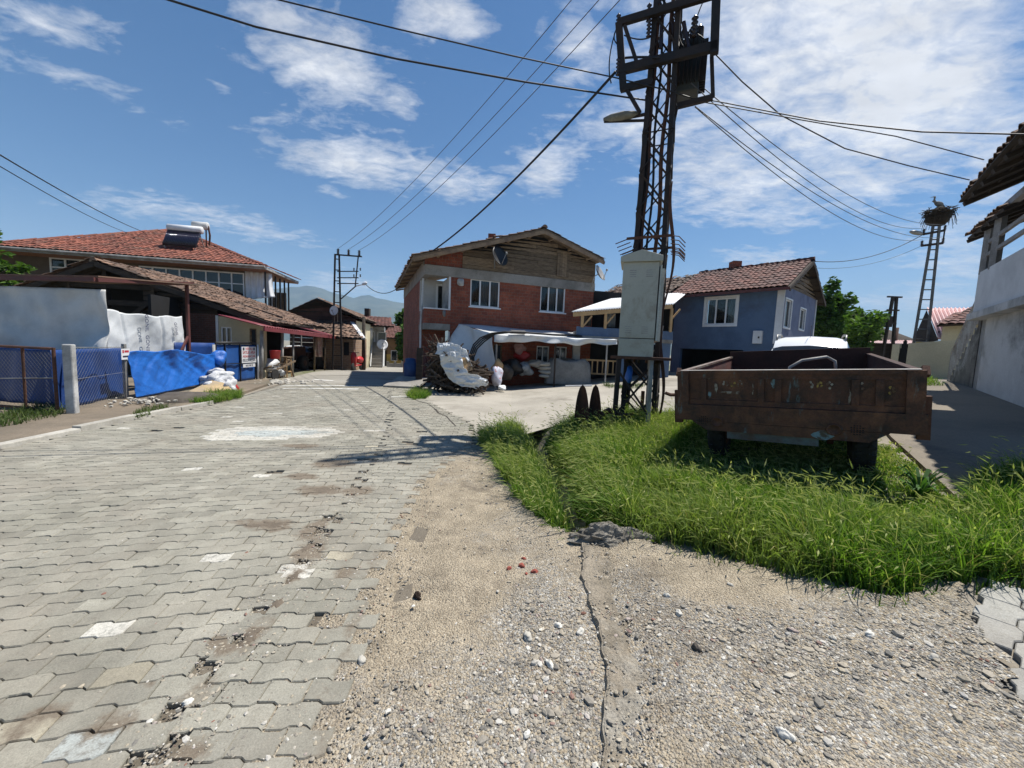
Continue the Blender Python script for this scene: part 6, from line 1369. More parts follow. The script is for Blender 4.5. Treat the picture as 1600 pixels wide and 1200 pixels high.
for i, (x0, y0, x1, y1, l) in enumerate(((713,548,722,582,'leftmost of the old planks leaning on the woodpile'),(719,546,729,580,'second old plank from the left on the woodpile'),(725,549,735,579,'third and greyest plank leaning on the woodpile'),(706,584,748,586,'dark plank lying across the woodpile below the leaning ones'))):
    b = MB(); b.beam(atY(x0,y0,12.85), atY(x1,y1,12.55), .17, .03, Vector((0,-1,.35))); tag(b.build('plank', MT['newwood'] if i < 2 else MT['wood']), l, 'plank', 'planks on the woodpile')
for i, (x, l, m) in enumerate(((643,'dark upright board at the far left corner of the woodpile',MT['darkwood']),(649,'rust brown board standing left of the woodpile',MT['redpaint']),(656,'broad rust brown panel standing beside the woodpile',MT['redpaint']))):
    q = G(x, 610-3*i); q.y += 1.0-.3*i; b = MB(); b.beam(q, q+Vector((.02,.05,1.5-.1*i)), .24, .04, Vector((0,-1,0))); tag(b.build('board', m), l, 'board')
q = G(642,606)+Vector((-.35,1.2,0)); b = MB(); b.lathe(q, (0,0,1), [(0,.2),(.02,.24),(.85,.27),(.9,.22),(1.05,.2),(1.08,.05)], 16); tag(b.build('blue_drum', mat('dull_blue_plastic', (.02,.06,.18), .5), None, True), 'dull blue drum behind the boards at the house corner', 'drum')
q = G(628,606); b = MB(); b.slab([q+Vector(v) for v in ((-.6,-.3,.04),(.7,-.4,.04),(.9,.5,.32),(-.3,.7,.32))], (0,0,.06)); tag(b.build('concrete_ramp', MT['concrete']), 'tilted grey slab lying at the foot of the boards', 'slab')
# things kept under and beside the lean-to
def bag(label, x, y, d, rx, ry, rz, m, seed, cat='bag', name='bag', amp=.25):
    b = MB(); b.lump(atY(x, y, d), rx, ry, rz, seed, 16, 11, amp, seed); return tag(b.build(name, m, None, True), label, cat)
MT['paleprint'] = mat('printed_sack', (.5,.5,.58), .6, (.45,.12,.1), 9, lo=.6, hi=.64, fine=.1)
bag('upright pale sack with red print at the lean-to corner', 776, 588, 14.3, .24, .22, .36, MT['paleprint'], 2)
bag('white lump of a bag on the ground beside the printed sack', 784, 606, 14.0, .16, .14, .1, MT['whitesheet'], 3)
bag('brown paper sack standing behind the printed sack', 777, 572, 14.9, .2, .2, .28, MT['newwood'], 4)
bag('dark net sack lying against the dark door', 790, 582, 15.2, .32, .3, .3, MT['soil'], 5)
bag('black sack at the left of the heap under the lean-to', 800, 574, 15.6, .4, .35, .35, MT['black'], 6)
bag('grey speckled sack in the middle of the heap under the lean-to', 820, 576, 15.8, .36, .3, .28, MT['curtain'], 7)
bag('pale cloth bundle on top of the stacked sacks', 838, 568, 15.9, .4, .3, .16, MT['concrete'], 8)
for k in range(4): bag(('lowest','second lowest','third','topmost')[k]+' flat pale sack in the stack below the window', 853, 587-6*k, 15.9, .36, .28, .1, MT['stone'], 20+k, 'sack', 'flat_sack', .1)
bag('red cloth bundle hanging by the wall under the lean-to', 815, 556, 16.8, .35, .15, .2, MT['red'], 9, 'bundle', 'cloth_bundle', .3)
bag('pale pink laundry bunch hung on the brick wall under the sheeting', 812, 546, 16.7, .28, .12, .24, mat('pink_cloth', (.5,.3,.28), .9), 10, 'laundry', 'laundry', .3)
MT['loadcover'] = mat('grey_load_cover', (.22,.22,.21), .8, (.15,.15,.145), 3, bump=.4, bscale=10)
b = MB(); q = atY(888, 576, 16.0)
def cvr(s, t):
    a = 6.2832*s; r_ = 1.0-.18*t**3; return Vector((q.x+.95*r_*math.copysign(abs(math.cos(a))**.6, math.cos(a))*(1-.1*t), q.y+.5*r_*math.copysign(abs(math.sin(a))**.6, math.sin(a)), .25+1.0*math.sin(min(t,1)*1.57)*(1+.06*math.sin(5*s*6.28)) ))+Vector((.03*math.sin(20*s*3.14+4*t), 0, 0))
b.grid(cvr, 40, 10); top = [cvr(i/40, 1) for i in range(40)]; b.add(top, [tuple(range(40))]); tag(b.build('covered_load', MT['loadcover'], None, True), 'bulky load under a grey cover below the right-hand window', 'covered load')
# white bench-like railing at right end of the lean-to
t = thing('wooden_rail', 'pale wooden rail fence with short balusters under the right end of the lean-to', 'railing', atY(935,585,16.6))
RLp = Plan(atY(908,585,16.6).x, 16.6, 1, .1); e = RLp.px(965,585)[0]; zz_ = zg(RLp.o.x, 16.6)
b = MB()
for z in (.42, 1.0): b.beam(RLp.W(0, zz_+z), RLp.W(e, zz_+z-.02), .06, .07)
b.build('rails', MT['newwood'], t); b = MB()
for k in range(8): b.beam(RLp.W(e*k/7, zz_+.42), RLp.W(e*k/7, zz_+1.0), .05, .05)
b.build('balusters', MT['newwood'], t)
b = MB(); q = RLp.W(-.25, 0, -.1); b.beam(Vector((q.x,q.y,zz_-.1)), Vector((q.x,q.y,zz_+2.2)), .3, .28); tag(b.build('pillar', MT['greypost']), 'thick white pillar beside the wooden rail under the lean-to', 'pillar')
q0, q1 = atY(884,596,14.9), atY(925,604,14.6); q0.z = zg(*q0.xy)+.06; q1.z = zg(*q1.xy)+.06; b = MB(); b.tube([q0, q1], .03, 7); tag(b.build('ground_pole', MT['whitepaint']), 'white pole lying on the ground in the shade of the lean-to', 'pole')

# --- blue house
fd = Vector((.656,-.755,0)); sd = Vector((.755,.656,0)); C0_ = Vector((11.3,16.5,0))
FB = Plan(C0_.x, C0_.y, .656, -.755); SBh = Plan(C0_.x, C0_.y, .755, .656)
blue = thing('blue_house', 'slate blue house with white-framed windows, timber gable and dark garage', 'house', Vector((9.5,18,.9)))
W5 = 4.74; L5 = 5.5; led = FB.px(1201,538)[1]; ev = FB.px(1212,447)[1]; gz = .55
wA = (FB.px(1103,485)[0], FB.px(1150,485)[0], FB.px(1125,507)[1], FB.px(1125,466)[1])
gar = (FB.px(1062,560)[0], FB.px(1160,560)[0], gz-.3, FB.px(1090,545)[1])
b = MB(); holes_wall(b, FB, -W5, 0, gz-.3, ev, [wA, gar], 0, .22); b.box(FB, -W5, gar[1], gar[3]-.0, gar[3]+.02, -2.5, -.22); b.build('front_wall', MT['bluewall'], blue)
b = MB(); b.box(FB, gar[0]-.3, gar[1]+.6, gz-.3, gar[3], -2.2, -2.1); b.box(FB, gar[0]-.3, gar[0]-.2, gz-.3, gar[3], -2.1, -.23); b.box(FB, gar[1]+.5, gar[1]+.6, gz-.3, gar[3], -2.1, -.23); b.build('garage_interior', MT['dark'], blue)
window(FB, *wA, 0, blue, 3, fw=.06, trim=.1)
wB = (SBh.px(1225,495)[0], SBh.px(1235,495)[0], SBh.px(1229,512)[1], SBh.px(1229,467)[1]); wC = (SBh.px(1249,500)[0], SBh.px(1257,500)[0], SBh.px(1252,515)[1], SBh.px(1252,482)[1])
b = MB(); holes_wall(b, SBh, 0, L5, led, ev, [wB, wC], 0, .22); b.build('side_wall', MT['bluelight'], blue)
b = MB(); b.box(SBh, 0, L5, gz, led, -.22, -.01); b.build('plinth', mat('pale_blue_plinth', (.2,.25,.36), .9), blue)
window(SBh, *wB, 0, blue, 1, fw=.05, trim=.06); window(SBh, *wC, 0, blue, 1, fw=.05, trim=.06)
b = MB(); b.box(SBh, -.03, L5+.02, led-.05, led+.02, 0, .05); b.build('ledge', MT['whitepaint'], blue)
b = MB(); b.box(FB, -.24, .03, led+.03, ev-.0, .003, .035); b.box(SBh, -.034, .02, led+.03, ev, .003, .03); b.build('corner_trim', MT['whitepaint'], blue); b = MB(); b.box(SBh, L5-.1, L5+.02, led+.03, ev, .003, .03); b.build('corner_trim', MT['whitepaint'], blue)
rzp = ev+1.5; ov = .3
def bw2(s, t, z): return C0_+fd*s+sd*t+Vector((0,0,z))
e0, e1 = bw2(ov,-.5,ev-.12), bw2(-W5-.1,-.5,ev-.12); r0_, r1_ = bw2(ov,L5/2,rzp), bw2(-W5-.1,L5/2,rzp); f0, f1 = bw2(ov,L5+.5,ev-.12), bw2(-W5-.1,L5+.5,ev-.12)
roof([e1, e0, r0_, r1_], MT['roofmaroon'], blue, mess=.009); roof([f0, f1, r1_, r0_], MT['roofmaroon'], blue, mess=.012)
ex = 5.2
roof([bw2(-W5-.1-ex,-.5,ev-.1), e1+Vector((0,0,.02)), r1_+Vector((0,0,-.06)), bw2(-W5-.1-ex*1.0,L5/2,rzp-.25)], MT['roofpatch'], blue, mess=.03, missing=.03)
ridge_tiles([r0_, r1_], MT['roofmaroon'], blue, .11)
b = MB(); boards(b, SBh, .0, L5, ev+.0, lambda u: rzp-abs(u-L5/2)*(rzp-ev)/(L5/2)-.1, .18, -.02, .03); b.build('gable_boards', MT['wood'], blue)
b = MB()
for k in range(7):
    s = k/6*2-1; t_ = L5/2+s*(L5/2+.4); z = rzp-abs(t_-L5/2)*(rzp-ev+.12)/(L5/2+.5)-.12; b.beam(bw2(0,t_,z), bw2(ov,t_,z), .09, .1)
for a, c in ((e0, r0_), (r0_, f0)): b.beam(a-Vector((0,0,.14)), c-Vector((0,0,.14)), .04, .14)
b.build('verge_timbers', MT['darkwood'], blue)
b = MB(); b.beam(e0-Vector((0,0,.08)), e1-Vector((0,0,.08)), .05, .12); b.build('eaves_board', MT['redpaint'], blue)
b = MB(); q = bw2(-3.1, L5/2+.2, rzp-.2); b.hexa([q+Vector(v) for v in ((-.22,-.22,0),(.22,-.22,0),(.22,.22,0),(-.22,.22,0),(-.22,-.22,.62),(.22,-.22,.62),(.22,.22,.62),(-.22,.22,.62))]); b.build('chimney', MT['brick'], blue)
b = MB(); m0, m1 = FB.px(1178,525)[0], FB.px(1192,525)[0]; b.box(FB, m0, m1, FB.px(1185,537)[1], FB.px(1185,517)[1], 0, .16); x = b.build('meter_box', MT['whitepaint'], blue, bevel=.01); b = MB(); b.box(FB, m1-.14, m1-.08, FB.px(1185,529)[1], FB.px(1185,526)[1], .16, .175); b.build('lock', MT['black'], x)
# porch on the left of the blue house
po = thing('timber_porch', 'raised timber porch with white sheet roof between brick house and blue house', 'porch', atY(960,560,16.5))
p1, p2, p3, p4 = atY(893,487,15.6), atY(1052,475,16.6), atY(1074,457,19.6), atY(966,463,19.2)
b = MB(); corrug(b, p1, p2, p4, p3, 40, .02); b.build('sheet_roof', MT['whitemetal'], po, True)
PO = Plan(p1.x+.15, p1.y+.15, p2.x-p1.x, p2.y-p1.y); pe = (p2-p1).xy.length
b = MB(); b.beam(p1+Vector((.1,.1,-.1)), p2+Vector((.0,.1,-.1)), .08, .16); b.build('front_beam', MT['newwood'], po)
for k in range(5):
    u = .35+(pe-.5)*k/4; zt = p1.z+(p2.z-p1.z)*u/pe-.16; b = MB(); b.beam(PO.W(u, PO.px(920,512)[1]), PO.W(u, zt), .1, .1)
    b.beam(PO.W(u+.02, zt-.45), PO.W(u+.4, zt), .06, .06); b.build('post', MT['newwood'], po)
zpa, zpb = PO.px(905,524)[1], PO.px(905,510)[1]
b = MB(); b.box(PO, .15, pe, zpa, zpb, -.1, .0); b.build('parapet', MT['bluewall'], po)
b = MB(); b.box(PO, .15, pe, zpa-.15, zpa, -3.0, .02); b.build('floor', MT['concrete'], po)
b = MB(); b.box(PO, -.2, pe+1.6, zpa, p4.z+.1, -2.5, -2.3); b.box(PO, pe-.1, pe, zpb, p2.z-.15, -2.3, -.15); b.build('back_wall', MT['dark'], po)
b = MB(); b.box(PO, .3, pe+1.2, 0.1, zpa-.15, -2.4, -2.2); b.build('lower_wall', MT['dark'], po); b = MB(); b.box(PO, pe-.5, pe, .1, zpa-.15, -.5, -.1); b.build('pier', MT['bluewall'], po); b = MB(); b.box(PO, 2.2, 2.4, .1, zpa-.15, -.3, -.1); b.build('pier', MT['bluewall'], po)  # lower wall coloured near-black to stand in for shade in the recess
for k, (x, l, m) in enumerate(((915,'dark cloth hanging leftmost inside the porch',MT['soil']),(953,'faded mauve cloth hanging inside the porch',MT['curtain']))):
    u = PO.px(x,500,-.8)[0]; b = MB(); b.grid(lambda s, t: PO.W(u-.25+.5*s, zpb+.1+.6*t, -.8+.04*math.sin(15*s)), 14, 3, PO.n*-.01); tag(b.build('hung_cloth', m, None, True), l, 'cloth')
# ================================================================== TRANSFORMER MAST
MX, MY = 2.56, 7.6; MP = Plan(MX, MY, .914, -.406); mz = zg(MX, MY)
mast = thing('transformer_mast', 'tall dark lattice steel mast carrying a pole transformer at the edge of the grass', 'transformer mast', (MX, MY, mz))
TOP = 11.6; lattice('mast', (MX, MY, mz-.1), (MX, MY, mz+TOP), .66, .36, (.914, -.406), mast, MT['steel'], 17, .065, legw=.085, cross=True)
au, an = MP.u, MP.n
def MPx(x, y, n=0.0): return MP.P(x, y, n)
# platform beams (front and rear pair), side frames
def chan(b, p, q, w=.1, h=.14): b.beam(p, q, w, h); return b
for n in (.32, -.32):
    f = 1 if n > 0 else 0
    b = MB(); p = MPx(966,114,n); q = MPx(1121,68,n); q.z = p.z = (p.z+q.z)/2; chan(b, p, q); b.build('platform_beam', MT['steel'], mast)
    b = MB(); p = MPx(970,139,n); q = MPx(1020,122,n); q.z = p.z; chan(b, p, q, .08, .11); b.build('lower_beam', MT['steel'], mast)
    b = MB(); p = MPx(966,38,n); q = MPx(1125,-14,n); q.z = p.z = (p.z+q.z)/2; chan(b, p, q, .08, .12); b.build('upper_beam', MT['steel'], mast)
    b = MB(); b.beam(MPx(967,36,n), MPx(974,140,n), .09, .12, au); b.build('frame_upright', MT['steel'], mast)
    b = MB(); b.beam(MPx(1120,-30,n), MPx(1116,84,n), .1, .13, au); b.build('frame_upright', MT['steel'], mast)
    b = MB(); b.beam(MPx(976,40,n), MPx(997,104,n), .06,.06); b.build('brace', MT['steel'], mast)
    b = MB(); b.beam(MPx(978,138,n), MPx(1000,176,n), .06,.06); b.build('brace', MT['steel'], mast)
b = MB(); p = MPx(1112,88,0); q = MPx(1114,152,0); e = MPx(1058,166,0); b.beam(p, q, .06,.06, au); b.beam(q, e, .07,.09); b.beam(e, MPx(1050,205,0), .05,.05); b.build('right_bracket', MT['steel'], mast)
b = MB()
for x, y in ((968,112),(1118,72),(968,38)): b.beam(MPx(x,y,.33), MPx(x,y,-.33), .08,.1)
b.build('cross_tie', MT['steel'], mast)
# transformer tank with cooling fins and bushings
tx = MPx(1072,152,-.3); ttop = MPx(1072,74,-.3); tc = Vector((tx.x, tx.y, 0)); z0_, z1_ = tx.z, ttop.z
def tb(du, dn, z): return tc+au*du+an*dn+Vector((0,0,z))
b = MB(); b.hexa([tb(-.2,-.2,z0_),tb(.2,-.2,z0_),tb(.2,.2,z0_),tb(-.2,.2,z0_),tb(-.22,-.22,z1_),tb(.22,-.22,z1_),tb(.22,.22,z1_),tb(-.22,.22,z1_)]); b.build('transformer_tank', mat('dark_grey_green_enamel', (.04,.042,.036), .6, (.03,.03,.026), 2), mast, bevel=.02)
b = MB()
for k in range(7):
    u = -.2+.4*k/6; b.hexa([tb(u-.007,.2,z0_+.12),tb(u+.007,.2,z0_+.12),tb(u+.007,.31,z0_+.12),tb(u-.007,.31,z0_+.12),tb(u-.007,.2,z1_-.06),tb(u+.007,.2,z1_-.06),tb(u+.007,.31,z1_-.06),tb(u-.007,.31,z1_-.06)])
for k in range(6):
    v = -.18+.36*k/5; b.hexa([tb(.2,v-.007,z0_+.12),tb(.31,v-.007,z0_+.12),tb(.31,v+.007,z0_+.12),tb(.2,v+.007,z0_+.12),tb(.2,v-.007,z1_-.06),tb(.31,v-.007,z1_-.06),tb(.31,v+.007,z1_-.06),tb(.2,v+.007,z1_-.06)])
b.build('cooling_fins', MT['steel'], mast)
def insul(p, h, parent, r=.05, ax=(0,0,1), n=5):
    pr = []
    for k in range(n): pr += [(h*k/n, r*.45), (h*(k+.35)/n, r), (h*(k+.6)/n, r*.5)]
    pr.append((h, r*.35)); b = MB(); b.lathe(p, ax, pr, 12); return b.build('insulator', MT['porcelain'], parent, True)
for du in (-.15, 0, .15): insul(tb(du,-.12,z1_), .42, mast)
for du in (-.16,-.05,.05,.16): insul(tb(du,.15,z1_), .16, mast, .035)
b = MB(); b.lathe(tb(.14,.02,z1_+.05), (0,0,1), [(0,.06),(.03,.08),(.2,.08),(.22,.06)], 14); b.build('oil_conservator', MT['steel'], mast)
for x, y, n in ((966,36,.3),(968,60,0),(966,104,.35),(1014,20,.2),(1014,44,.3),(1030,18,0),(1058,22,.1),(1060,40,0),(1118,20,0)): insul(MPx(x,y,n)-Vector((0,0,.16)), .32, mast, .045)
insul(MPx(1086,30,.1)-Vector((0,0,.3)), .36, mast, .06)
for x, y, ddx in ((1035,24,.0),(1050,30,.1),(1068,34,.15)):
    b = MB(); p = MPx(x,y,.2); b.beam(p, p+Vector((ddx,0,-.55)), .05,.05); b.build('fuse_holder', MT['porcelain'], mast)
# inner ladder of tubes, cable bundle down the mast
b = MB()
for k, (a, c) in enumerate(((-.14,.12),(-.05,.1),(.1,.14))):
    P2 = [MP.W(a+.02*math.sin(3*s+k), mz+s, c+.03*math.sin(2*s+k*2)) for s in np.linspace(1.2, 8.6, 22)]; b = MB(); b.tube(P2, .022 if k != 2 else .035, 6); b.build('down_cable', MT['cable'] if k % 2 else MT['rust'], mast, True)
P2 = [MP.W(.34+.07*math.sin(s*2.6), mz+s, .3+.05*math.cos(s*2.6)) for s in np.linspace(.2, 4.4, 40)]; b = MB(); b.grid(lambda s, t: Vector(P2[min(int(s*39),39)])+Vector((.05*t,0,.08*t)), 39, 1, (0,.004,0)); b.build('loose_strap', MT['rust'], mast)
# anti-climb spikes
zsp = MPx(1000,372,.4)[2]
for n in (.42,-.42):
    b = MB(); b2 = MB()
    for k in range(5):
        u = -.46-.0*k; p = MP.W(-.36+.02*k, zsp-.05*k, n*(1-.18*k)); b.beam(p, p-au*.24+Vector((0,0,-.08)), .014,.014); p = MP.W(.36, zsp-.05*k, n*(1-.18*k)); b2.tube([p, p+au*.14-Vector((0,0,.03)), p+au*.25-Vector((0,0,.15))], .009, 5)
    b2.build('climb_guard_spikes', MT['rust'], mast); b.build('climb_guard_spikes', MT['rust'], mast)
b = MB(); p = MP.W(-.4,zsp,.44); b.beam(MP.W(-.4,zsp,.42), MP.W(.4,zsp,.42), .04,.04); b.build('guard_rail', MT['rust'], mast); b = MB(); b.beam(MP.W(-.4,zsp,-.42), MP.W(.4,zsp,-.42), .04,.04); b.build('guard_rail', MT['rust'], mast)
# street lamp on its arm
lp = MPx(975,185,.2); la = MPx(1012,178,.2); b = MB(); b.tube([la, lp.lerp(la,.4)], .03, 8); b.beam(MPx(944,190,.2), MPx(1015,188,.2), .03,.04); la_ = b.build('lamp_arm', MT['steel'], mast)
b = MB(); d = (MPx(946,189,.2)-la); c = la.lerp(MPx(946,189,.2), .62); d.normalize()
for s, r_ in (): pass
b.lathe(c-d*.33+Vector((0,0,.03)), d, [(0,.03),(.1,.06),(.3,.085),(.52,.07),(.66,.03)], 16); b.build('lamp_head', mat('dusty_lamp_housing', (.2,.19,.15), .6, (.14,.13,.1), 6), mast, True)
# --- grey cabinet on its steel stand
cab = thing('distribution_cabinet', 'pale grey electrical cabinet with pitched lid and louvres on a steel stand against the mast', 'electrical cabinet', (MX-.35, MY-.5, zg(MX-.35, MY-.5)))
CB = Plan(0, 0, .955, -.297); cfl = atY(965,556,6.85); CB.o = Vector((cfl.x, cfl.y, 0)); CB.n = Vector((CB.u.y, -CB.u.x, 0))
cz0 = cfl.z; cu1 = CB.px(1020,560)[0]; cz1 = CB.px(972,410)[1]; cs = CB.px(967,528)[1]; cdp = .62
MT['cabgap'] = MT['black']
b = MB(); b.box(CB, 0, cu1, cz0, cs-.006, -cdp, 0); b.build('plinth_box', MT['cabinet'], cab, bevel=.008)
b = MB(); b.box(CB, .0, cu1, cs+.006, cz1, -cdp, 0); b.build('body', MT['cabinet'], cab, bevel=.008)
b = MB(); b.box(CB, .01, cu1-.01, cs-.01, cs+.01, -cdp+.01, -.012); b.build('seam', MT['black'], cab)
lz = cz1; b = MB(); ov = .05; mid_ = CB.W(cu1/2, lz+.24, 0)
lid = [CB.W(-ov,lz,ov), CB.W(cu1+ov,lz,ov), CB.W(cu1+ov,lz,-cdp-ov), CB.W(-ov,lz,-cdp-ov)]; l2 = [p+Vector((0,0,.09)) for p in lid]; rg = [CB.W(cu1/2,lz+.2,ov), CB.W(cu1/2,lz+.2,-cdp-ov)]
b.add(lid+l2+rg, [(3,2,1,0),(0,1,5,4),(1,2,6,5),(2,3,7,6),(3,0,4,7),(4,5,8),(6,7,9),(5,6,9,8),(7,4,8,9)]); b.build('pitched_lid', MT['cabinet'], cab, bevel=.006)
for (u, z) in ((.18,cz1-.14),(.48,cz1-.14),(.16,cs+.2),(.46,cs+.2)):
    b = MB()
    for k in range(4): b.box(CB, cu1*u/.65-.05, cu1*u/.65+.06, z-.035*k-.006, z-.035*k+.006, -.01, .004)
    b.build('louvre', MT['louvre'] if 'louvre' in MT else MT['galv'], cab)
SD = Plan(0,0,-CB.n.x,-CB.n.y); SD.o = CB.W(cu1,0,0); SD.n = CB.u.copy()
dz0 = cs-.05
for i, (a, c) in enumerate(((.03,cdp*.52),(cdp*.54,cdp-.02))):
    b = MB(); b.hexa([SD.W(a,dz0+.02,.05+.06*i), SD.W(c,dz0,.03+.0*i), SD.W(c,dz0,.0), SD.W(a,dz0+.02,.02), SD.W(a,cz1-.05,.05+.06*i), SD.W(c,cz1-.05,.03), SD.W(c,cz1-.05,.0), SD.W(a,cz1-.05,.02)]); dr_ = b.build('door', mat('sunbleached_enamel', (.5,.51,.46), .5, (.42,.43,.39), 1.5, lo=.5, hi=.6), cab)  # door enamel lightened to imitate sun on this side
    if i == 1: h = MB(); h.beam(SD.W(a+.06,(dz0+cz1)/2-.1,.06), SD.W(a+.06,(dz0+cz1)/2+.14,.06), .035,.05); h.build('handle', MT['black'], dr_); h = MB(); h.box(SD, a+.02, a+.09, (dz0+cz1)/2+.25, (dz0+cz1)/2+.62, .03, .045); h.build('warning_strip', mat('faded_yellow_sticker', (.5,.42,.16), .7, (.45,.43,.36), 12), dr_)
# stand
b = MB(); b.box(CB, -.12, cu1+.3, cz0-.05, cz0-.003, -cdp-.1, .03); b.build('stand_shelf', MT['galvdark'] if 'galvdark' in MT else MT['rust'], cab)
for (u, n) in ((.02,-.02),(cu1-.02,-.02),(.02,-cdp+.02),(cu1-.02,-cdp+.02)):
    p = CB.W(u, cz0-.05, n); b = MB(); b.beam(p, Vector((p.x+.02*(1 if u > .1 else -1), p.y, zg(p.x,p.y)-.1)), .06,.06); b.build('stand_leg', MT['dgreen'] if 'dgreen' in MT else MT['greypost'] if u > .1 else MT['steel'], cab)
b = MB(); p, q = CB.W(.02,cz0-.25,-.02), CB.W(cu1-.02,zg(2.2,7)+.35,-.02); b.beam(p, q, .035,.035); p, q = CB.W(.02,zg(2.2,7)+.3,-.05), CB.W(cu1-.02,cz0-.3,-.05); b.beam(p, q, .035,.035); b.build('stand_brace', MT['steel'], cab)
p = atY(983,585,7.1); b = MB(); b.lump(p, .07,.07,.16, 3, 10, 8, .25); tag(b.build('blue_cloth', MT['bluetarp'], None, True), 'blue rag tied to the mast leg below the grey cabinet', 'rag')
q = G(1002,650); b = MB(); b.beam(Vector((q.x,q.y,zg(*q.xy)-.1)), Vector((q.x,q.y,zg(*q.xy)+.55)), .06,.06); tag(b.build('steel_stub', MT['rust']), 'short rusty steel stub rising from the grass beside the mast', 'post')
# --- plough bodies in the grass
pl_ = thing('plough', 'rusty plough with two upright pointed shares standing in the grass left of the mast', 'plough', G(925,650))
PG = Plan(atY(905,600,6.9).x, 6.9, .97, -.24)
for k, (x0, x1, yt, yb) in enumerate(((899,924,600,640),(919,942,602,640))):
    a0, a1 = PG.px(x0,yb)[0], PG.px(x1,yb)[0]; zt = PG.px((x0+x1)/2,yt)[1]; zb = zg(*PG.o.xy)+.02; nn = -.3*k
    def fn(s, t, a0=a0, a1=a1, zt=zt, zb=zb, nn=nn):
        w_ = math.sqrt(max(0, 1-t**1.9)); c = a0+(a1-a0)*(.5-.1*t); u = c+(a1-a0)*.5*w_*(2*s-1); return PG.W(u, zb+(zt-zb)*t, nn+.12*(2*s-1)**2*w_+.1*t)
    b = MB(); b.grid(fn, 12, 16, -PG.n*.014); b.build('share', MT['rust'], pl_, True)
b = MB(); z = zg(*PG.o.xy); b.tube([PG.W(.1,z+.15,-.2), PG.W(.55,z+.42,-.35), PG.W(.95,z+.28,-.45), PG.W(1.15,z+.1,-.5)], [.05,.06,.05,.03], 7); b.tube([PG.W(.4,z+.2,-.1), PG.W(.75,z+.33,-.3), PG.W(1.0,z+.38,-.5)], .035, 7); b.tube([PG.W(.3,z+.3,-.3), PG.W(.62,z+.1,-.15)], .04, 7); b.build('beam', MT['rust'], pl_)

# ================================================================== TRAILER
gn = Vector((-.09,0,1)).normalized(); ta = (Vector((.794,-.608,.794*.09))).normalized(); tbv = gn.cross(ta).normalized()      # across (left to right), forward
L0 = Vector((2.24,4.88,zg(2.24,4.88)))
def TW(s, f, h): return L0+ta*s+tbv*f+gn*h
tr = thing('farm_trailer', 'rusty two-axle farm trailer with faded flower paint standing in tall grass', 'trailer', TW(1.05, 1.9, 0))
TWd, TL = 2.12, 3.85; hb, ht = .8, 1.215
def tbox(b, s0, s1, f0, f1, h0, h1): return b.hexa([TW(s0,f0,h0),TW(s1,f0,h0),TW(s1,f1,h0),TW(s0,f1,h0),TW(s0,f0,h1),TW(s1,f0,h1),TW(s1,f1,h1),TW(s0,f1,h1)])
def mat_trailer():
    m, nt, b, o = _nt('rusted_trailer_paint'); T = NT(nt); p = T.pos()
    c = T.mix(T.ramp(T.noise(p, 5, 8, .7), .35, .65), (.12,.05,.028), (.034,.022,.017))
    c = T.mix(T.ramp(T.noise(p, 1.7, 7, .7, .6), .5, .62, 0, .8), c, (.18,.08,.042))
    c = T.mix(T.ramp(T.noise(T.scalevec(p, (3,3,.6)), 3.2, 8, .75), .6, .68, 0, .75), c, (.1,.17,.18))
    c = T.mix(T.ramp(T.noise(T.scalevec(p, (5,5,.8)), 4.7, 8, .8), .66, .71, 0, .7), c, (.34,.32,.26))
    c = T.mix(1.0, c, _grey(T, T.ramp(T.noise(p, 60, 5, .75), .25, .75, .65, 1.35)), 'MULTIPLY')
    T.l(c, b.inputs['Base Color']); b.inputs['Roughness'].default_value = .72; b.inputs['Specular IOR Level'].default_value = .35
    T.l(T.bump(T.noise(p, 45, 6, .75), .4, .008, T.bump(T.noise(p, 6, 3), .25, .02)), b.inputs['Normal']); return m
MT['trailer'] = mat_trailer(); MT['trailerin'] = mat('dark_rusty_inside', (.05,.02,.015), .85, (.03,.015,.012), 3, fine=.3, bump=.3)
MT['trailerred'] = mat('faded_red_board', (.12,.03,.022), .8, (.07,.025,.02), 3, fine=.3)
# tailgate: sheet, pressed frame, ribs
b = MB(); tbox(b, .02, TWd-.02, 0, .03, hb, ht-.04)
tg = b.build('tailgate', MT['trailer'], tr)
b = MB(); tbox(b, 0, TWd, -.025, .045, ht-.045, ht); tbox(b, 0, TWd, -.012, .0, ht-.1, ht-.045); tbox(b, 0, TWd, -.02, .0, hb, hb+.06)
for s in (.03,.27,.86,1.02,1.66,1.84,TWd-.04): tbox(b, s-.03, s+.03, -.028, .0, hb+.06, ht-.1)
for s in (.0,TWd-.07): tbox(b, s-.03, s+.1, -.045, .06, hb-.03, ht-.005)
b.build('tailgate_frame', MT['trailer'], tg)
b = MB(); tbox(b, 0, TWd, .0, .002, ht+.001, ht+.004)
b.hexa([TW(0,-.024,ht+.001),TW(TWd,-.024,ht+.001),TW(TWd,.044,ht+.001),TW(0,.044,ht+.001),TW(0,-.024,ht+.005),TW(TWd,-.024,ht+.005),TW(TWd,.044,ht+.005),TW(0,.044,ht+.005)]); b.build('worn_rim', mat('bare_worn_steel', (.55,.53,.5), .5, (.35,.27,.2), 7, bump=.1), tg)  # worn steel edge, its colour brightened to imitate a sun glint
def flower(s, h, m, r=.026):
    b = MB()
    for k in range(5):
        if random.random() < .25: continue
        a = 6.28*k/5+s*7+random.gauss(0,.25); c = TW(s+r*.75*math.cos(a), -.0035, h+r*1.1*math.sin(a)); vs = [c+ta*(r*.5*math.cos(t)*random.uniform(.6,1.2))+gn*(r*.65*math.sin(t)*random.uniform(.6,1.2)) for t in np.linspace(0, 5.5, 8)]; b.slab(vs, -tbv*.002)
    b.build('painted_flower', m, tg)
